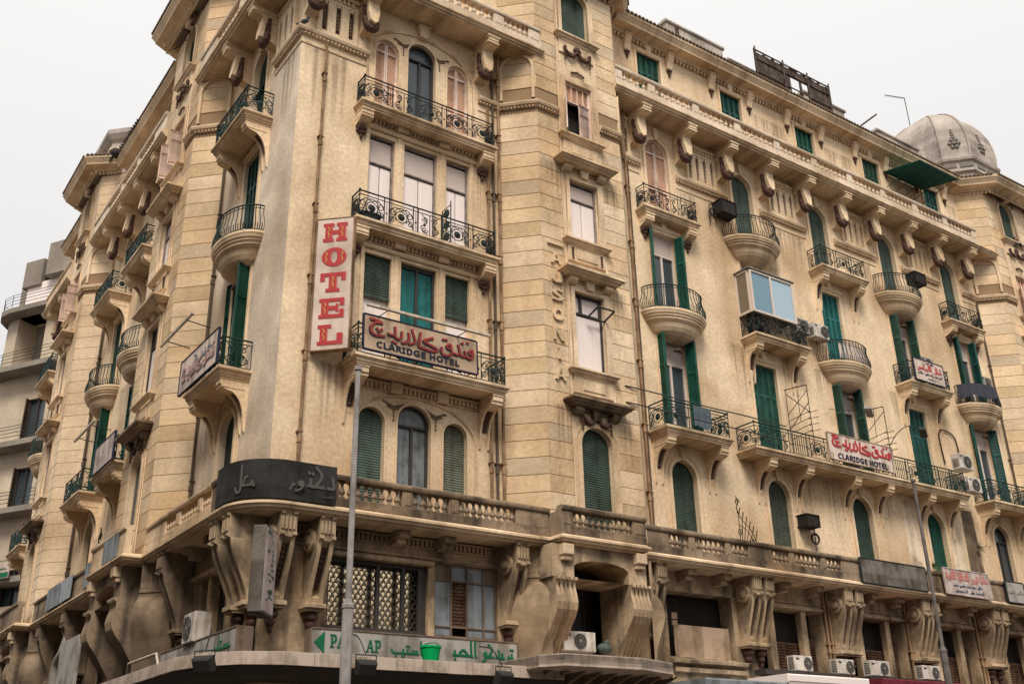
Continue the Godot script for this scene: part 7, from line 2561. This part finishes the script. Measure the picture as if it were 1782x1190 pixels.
# ---------- the next building along the left street ----------
func build_far() -> void:
	var t := deg_to_rad(58.4)
	var N := Transform3D(Basis(V(cos(t), 0, sin(t)), Vector3.UP, V(-sin(t), 0, cos(t))), V(1.0, 0, -46.0))
	var o := thing("corner_apartment_building", "pale rendered apartment building with slab balconies and rounded walls beyond the left front", "building", N)
	var hs := []
	for y in [19.0, 23.2]:
		hs.append([1.15, 1.7, y, y + 2.5, 0])
	part("wall", wall_mesh(-2.0, 9.0, 0, 18.6, [[1.5, 1.6, 12.8, 15.0, 0]], 0.4), M.far_wall, o)
	part("wall", wall_mesh(-2.0, 9.0, 18.6, 22.8, [[1.1, 1.6, 18.9, 21.5, 0]], 0.4), M.far_wall, o)
	part("wall", wall_mesh(-2.0, 9.0, 22.8, 28.1, [[1.1, 1.6, 23.1, 26.2, 0]], 0.4), M.far_wall, o)
	part("wall", wall_mesh(-2.0, 9.0, 28.1, 32.6, [[-0.6, 2.6, 28.4, 32.5, 0]], 1.6), M.far_wall, o)
	part("wall", wall_mesh(-2.6, 9.0, 32.6, 35.6, [], 0.4, -0.8), M.board, o)
	var cb := MB.new()
	cb.lathe([Vector2(2.4, 0), Vector2(2.4, 33.0)], 12, PI / 2, PI, 1, 1, V(-2.0, 0, -2.4), true)
	cb.box(V(-4.4, 0, -14), V(-4.35, 33.0, -2.4))
	part("rounded_wall", cb.mesh(), M.far_wall, o)
	var tb := MB.new()
	tb.slabz(V(-0.5, 35.6, -4), V(9, 38.2, -0.2), 0.05)
	tb.slabz(V(-3.0, 35.3, -5), V(-1.3, 37.4, -0.6), 0.05)
	tb.slabz(V(-1.3, 36.0, -4), V(-0.7, 38.0, -0.9), 0.05)
	tb.slabz(V(-4.2, 33.0, -6), V(-2.4, 36.4, -1.6), 0.05)
	part("roof_block", tb.mesh(), M.far_grey, o)
	var rb := MB.new()
	rb.box(V(-4.3, 32.9, -14), V(9, 33.0, -2.5))
	rb.box(V(-2.5, 35.3, -14), V(9, 35.6, -1.0))
	part("roof", rb.mesh(), M.far_grey, o)
	for q in [[28.2, -2.2, 1.2], [18.5, -2.0, 1.1], [22.9, -1.6, 1.1], [32.75, -2.6, 0.9], [14.2, -1.0, 1.0]]:
		var path := [Vector2(q[1] - 1.6, -1.0), Vector2(q[1] - 1.1, 0.0), Vector2(q[1] - 0.3, q[2] * 0.75), Vector2(q[1] + 0.7, q[2]), Vector2(8.8, q[2])]
		var b := MB.new()
		b.sweep([Vector2(-2.2, q[0] - 0.25), Vector2(-0.1, q[0] - 0.25), Vector2(0, q[0] - 0.2), Vector2(0, q[0] + 0.15), Vector2(-2.2, q[0] + 0.18)], path)
		var s := part("balcony", b.mesh(), M.far_grey, o)
		var r := MB.new()
		for y in [0.45, 0.7, 0.95, 1.15]:
			r.tube(path.map(func(p): return V(p.x + 0.05, q[0] + y, p.y - 0.08)), 0.022, 4)
		for p in path:
			r.tube([V(p.x + 0.05, q[0], p.y - 0.08), V(p.x + 0.05, q[0] + 1.15, p.y - 0.08)], 0.025, 4)
		part("railing", r.mesh(), M.iron_green, s)
	for y in [12.8, 18.9, 23.1]:
		var hh := 2.6 if y < 20 else 3.1
		var f := part("window", key("fw%.1f" % hh, func(): return frame(1.6, hh, 0.1, -0.3, -0.12, [], [0.0])), M.frame_dark, o, T(1.5 if y < 15 else 1.1, y, 0))
		part("pane", key("fg%.1f" % hh, func(): return fill(1.5, hh, 0, -0.25)), M.glass_dark, f)
		part("shutter", key("fs%.1f" % hh, func(): return shutter(0.5, hh)), M.panel_brown, f, Transform3D(Basis(Vector3.UP, -1.3), V(-0.7, 0, 0.1)))
	var lg := MB.new()
	lg.box(V(-1.9, 28.3, -1.7), V(0.8, 32.6, -1.62))
	part("loggia_back", lg.mesh(), M.far_grey, o)
	var wr := MB.new()
	wr.slabz(V(0.62, 32.9, -0.82), V(2.0, 35.3, -0.76), 0.02)
	part("glass_door", wr.mesh(), M.glass_dark, o)
	var sg := thing("shop_sign", "pale and green lettered shop sign on the far left building", "sign", N * T(1.5, 14.65, 1.25))
	var sb := MB.new()
	sb.slabz(V(-1.2, -0.45, -0.08), V(1.1, 0.45, 0), 0.02)
	part("board", sb.mesh(), M.sign_pink, sg)
	var sb2 := MB.new()
	sb2.box(V(-1.18, -0.4, 0.001), V(1.08, -0.1, 0.01))
	part("green_band", sb2.mesh(), M.letter_green, sg)
	arabic("script_lettering", "mHmd alrHmN", M.letter_green, sg, T(0, 0.17, 0.002), 1.8, 0.4, 0.13)

# unseen plain blocks added across the two streets, behind the photographer: they take the low sky from the lower floors
func build_opposite() -> void:
	var spots := [[V(-14, 0, 45), V(30, 24, 12)], [V(30, 0, 45), V(52, 11, 12)], [V(75, 0, 45), V(36, 25, 12)], [V(-23, 0, -5), V(16, 25, 22)], [V(-33, 0, 26), V(12, 25, 26)], [V(-23, 0, -32), V(16, 13, 30)]]
	var says := ["unseen added ochre block straight across the street from the hotel corner", "unseen added lower ochre block across the street, right of the corner one", "unseen added far ochre block across the street at its right end", "unseen added ochre block across the left street, beyond the corner", "unseen added ochre block across the left street, behind the photographer", "unseen added low ochre block across the left street, farthest along"]
	for i in 6:
		var s: Vector3 = spots[i][1]
		var o := thing("unseen_opposite_block", says[i], "building", Transform3D(Basis(), spots[i][0]))
		var b := MB.new()
		b.box(V(-s.x / 2, 0, -s.z / 2), V(s.x / 2, s.y, s.z / 2))
		part("wall", b.mesh(), M.far_grey, o)
		var c := MB.new()
		c.box(V(-s.x / 2 - 0.5, s.y, -s.z / 2 - 0.5), V(s.x / 2 + 0.5, s.y + 0.6, s.z / 2 + 0.5))
		part("cornice", c.mesh(), M.far_grey, o)

func _ready() -> void:
	rng.seed = 42
	# camera
	var cam := Camera3D.new()
	cam.name = "camera"
	cam.position = V(-9.898, 1.6, 25.12)
	cam.rotation = Vector3(deg_to_rad(23.55), deg_to_rad(-35.17), deg_to_rad(-1.19))
	cam.fov = 36.08
	cam.far = 1200.0
	add_child(cam)
	cam.current = true
	# overcast sky, brighter overhead than at the horizon
	var sky := ProceduralSkyMaterial.new()
	sky.sky_top_color = lin(0.99, 0.98, 0.965)
	sky.sky_horizon_color = lin(0.44, 0.434, 0.43)
	sky.sky_curve = 2.0
	sky.sky_energy_multiplier = SKY
	sky.ground_bottom_color = lin(0.12, 0.11, 0.1)
	sky.ground_horizon_color = lin(0.45, 0.43, 0.42)
	sky.ground_energy_multiplier = 1.0
	sky.sun_angle_max = 1.0
	var env := Environment.new()
	env.background_mode = Environment.BG_SKY
	env.sky = Sky.new()
	env.sky.sky_material = sky
	env.tonemap_mode = Environment.TONE_MAPPER_LINEAR
	env.tonemap_exposure = EXPOSE
	env.sdfgi_enabled = true
	env.ssao_enabled = true
	env.ssil_enabled = true
	var we := WorldEnvironment.new()
	we.name = "world"
	we.environment = env
	add_child(we)
	# veiled sun, high behind the camera
	var sun := DirectionalLight3D.new()
	sun.name = "sun"
	sun.light_energy = SUN
	sun.light_color = Color(1.0, 0.965, 0.91)
	sun.light_angular_distance = 22.0
	sun.shadow_enabled = true
	sun.rotation = Vector3(deg_to_rad(-52), deg_to_rad(-36), 0)
	add_child(sun)
	make_materials()
	build_hotel()
	build_street_level()
	build_roof()
	build_signs()
	build_things()
	build_far()
	build_opposite()
	# relief letters of the block's old name on the banded bay
	var y := [17.9, 17.2, 16.55, 15.85, 15.15, 14.5, 13.8]
	for i in 7:
		letters("relief_letter", "AUSONIA"[i], "Droid Sans", true, M.stone0, H, T(8.93, y[i], BK + 0.03), 0.42 if i != 5 else 0.1, 0.42, 0.07)
	var dash := MB.new()
	dash.slabz(V(8.6, 18.36, BK + 0.04), V(9.25, 18.44, BK + 0.11), 0.02)
	part("relief_dash", dash.mesh(), M.stone0, H)

const SKY := 1.05
const EXPOSE := 1.46
const SUN := 0.75
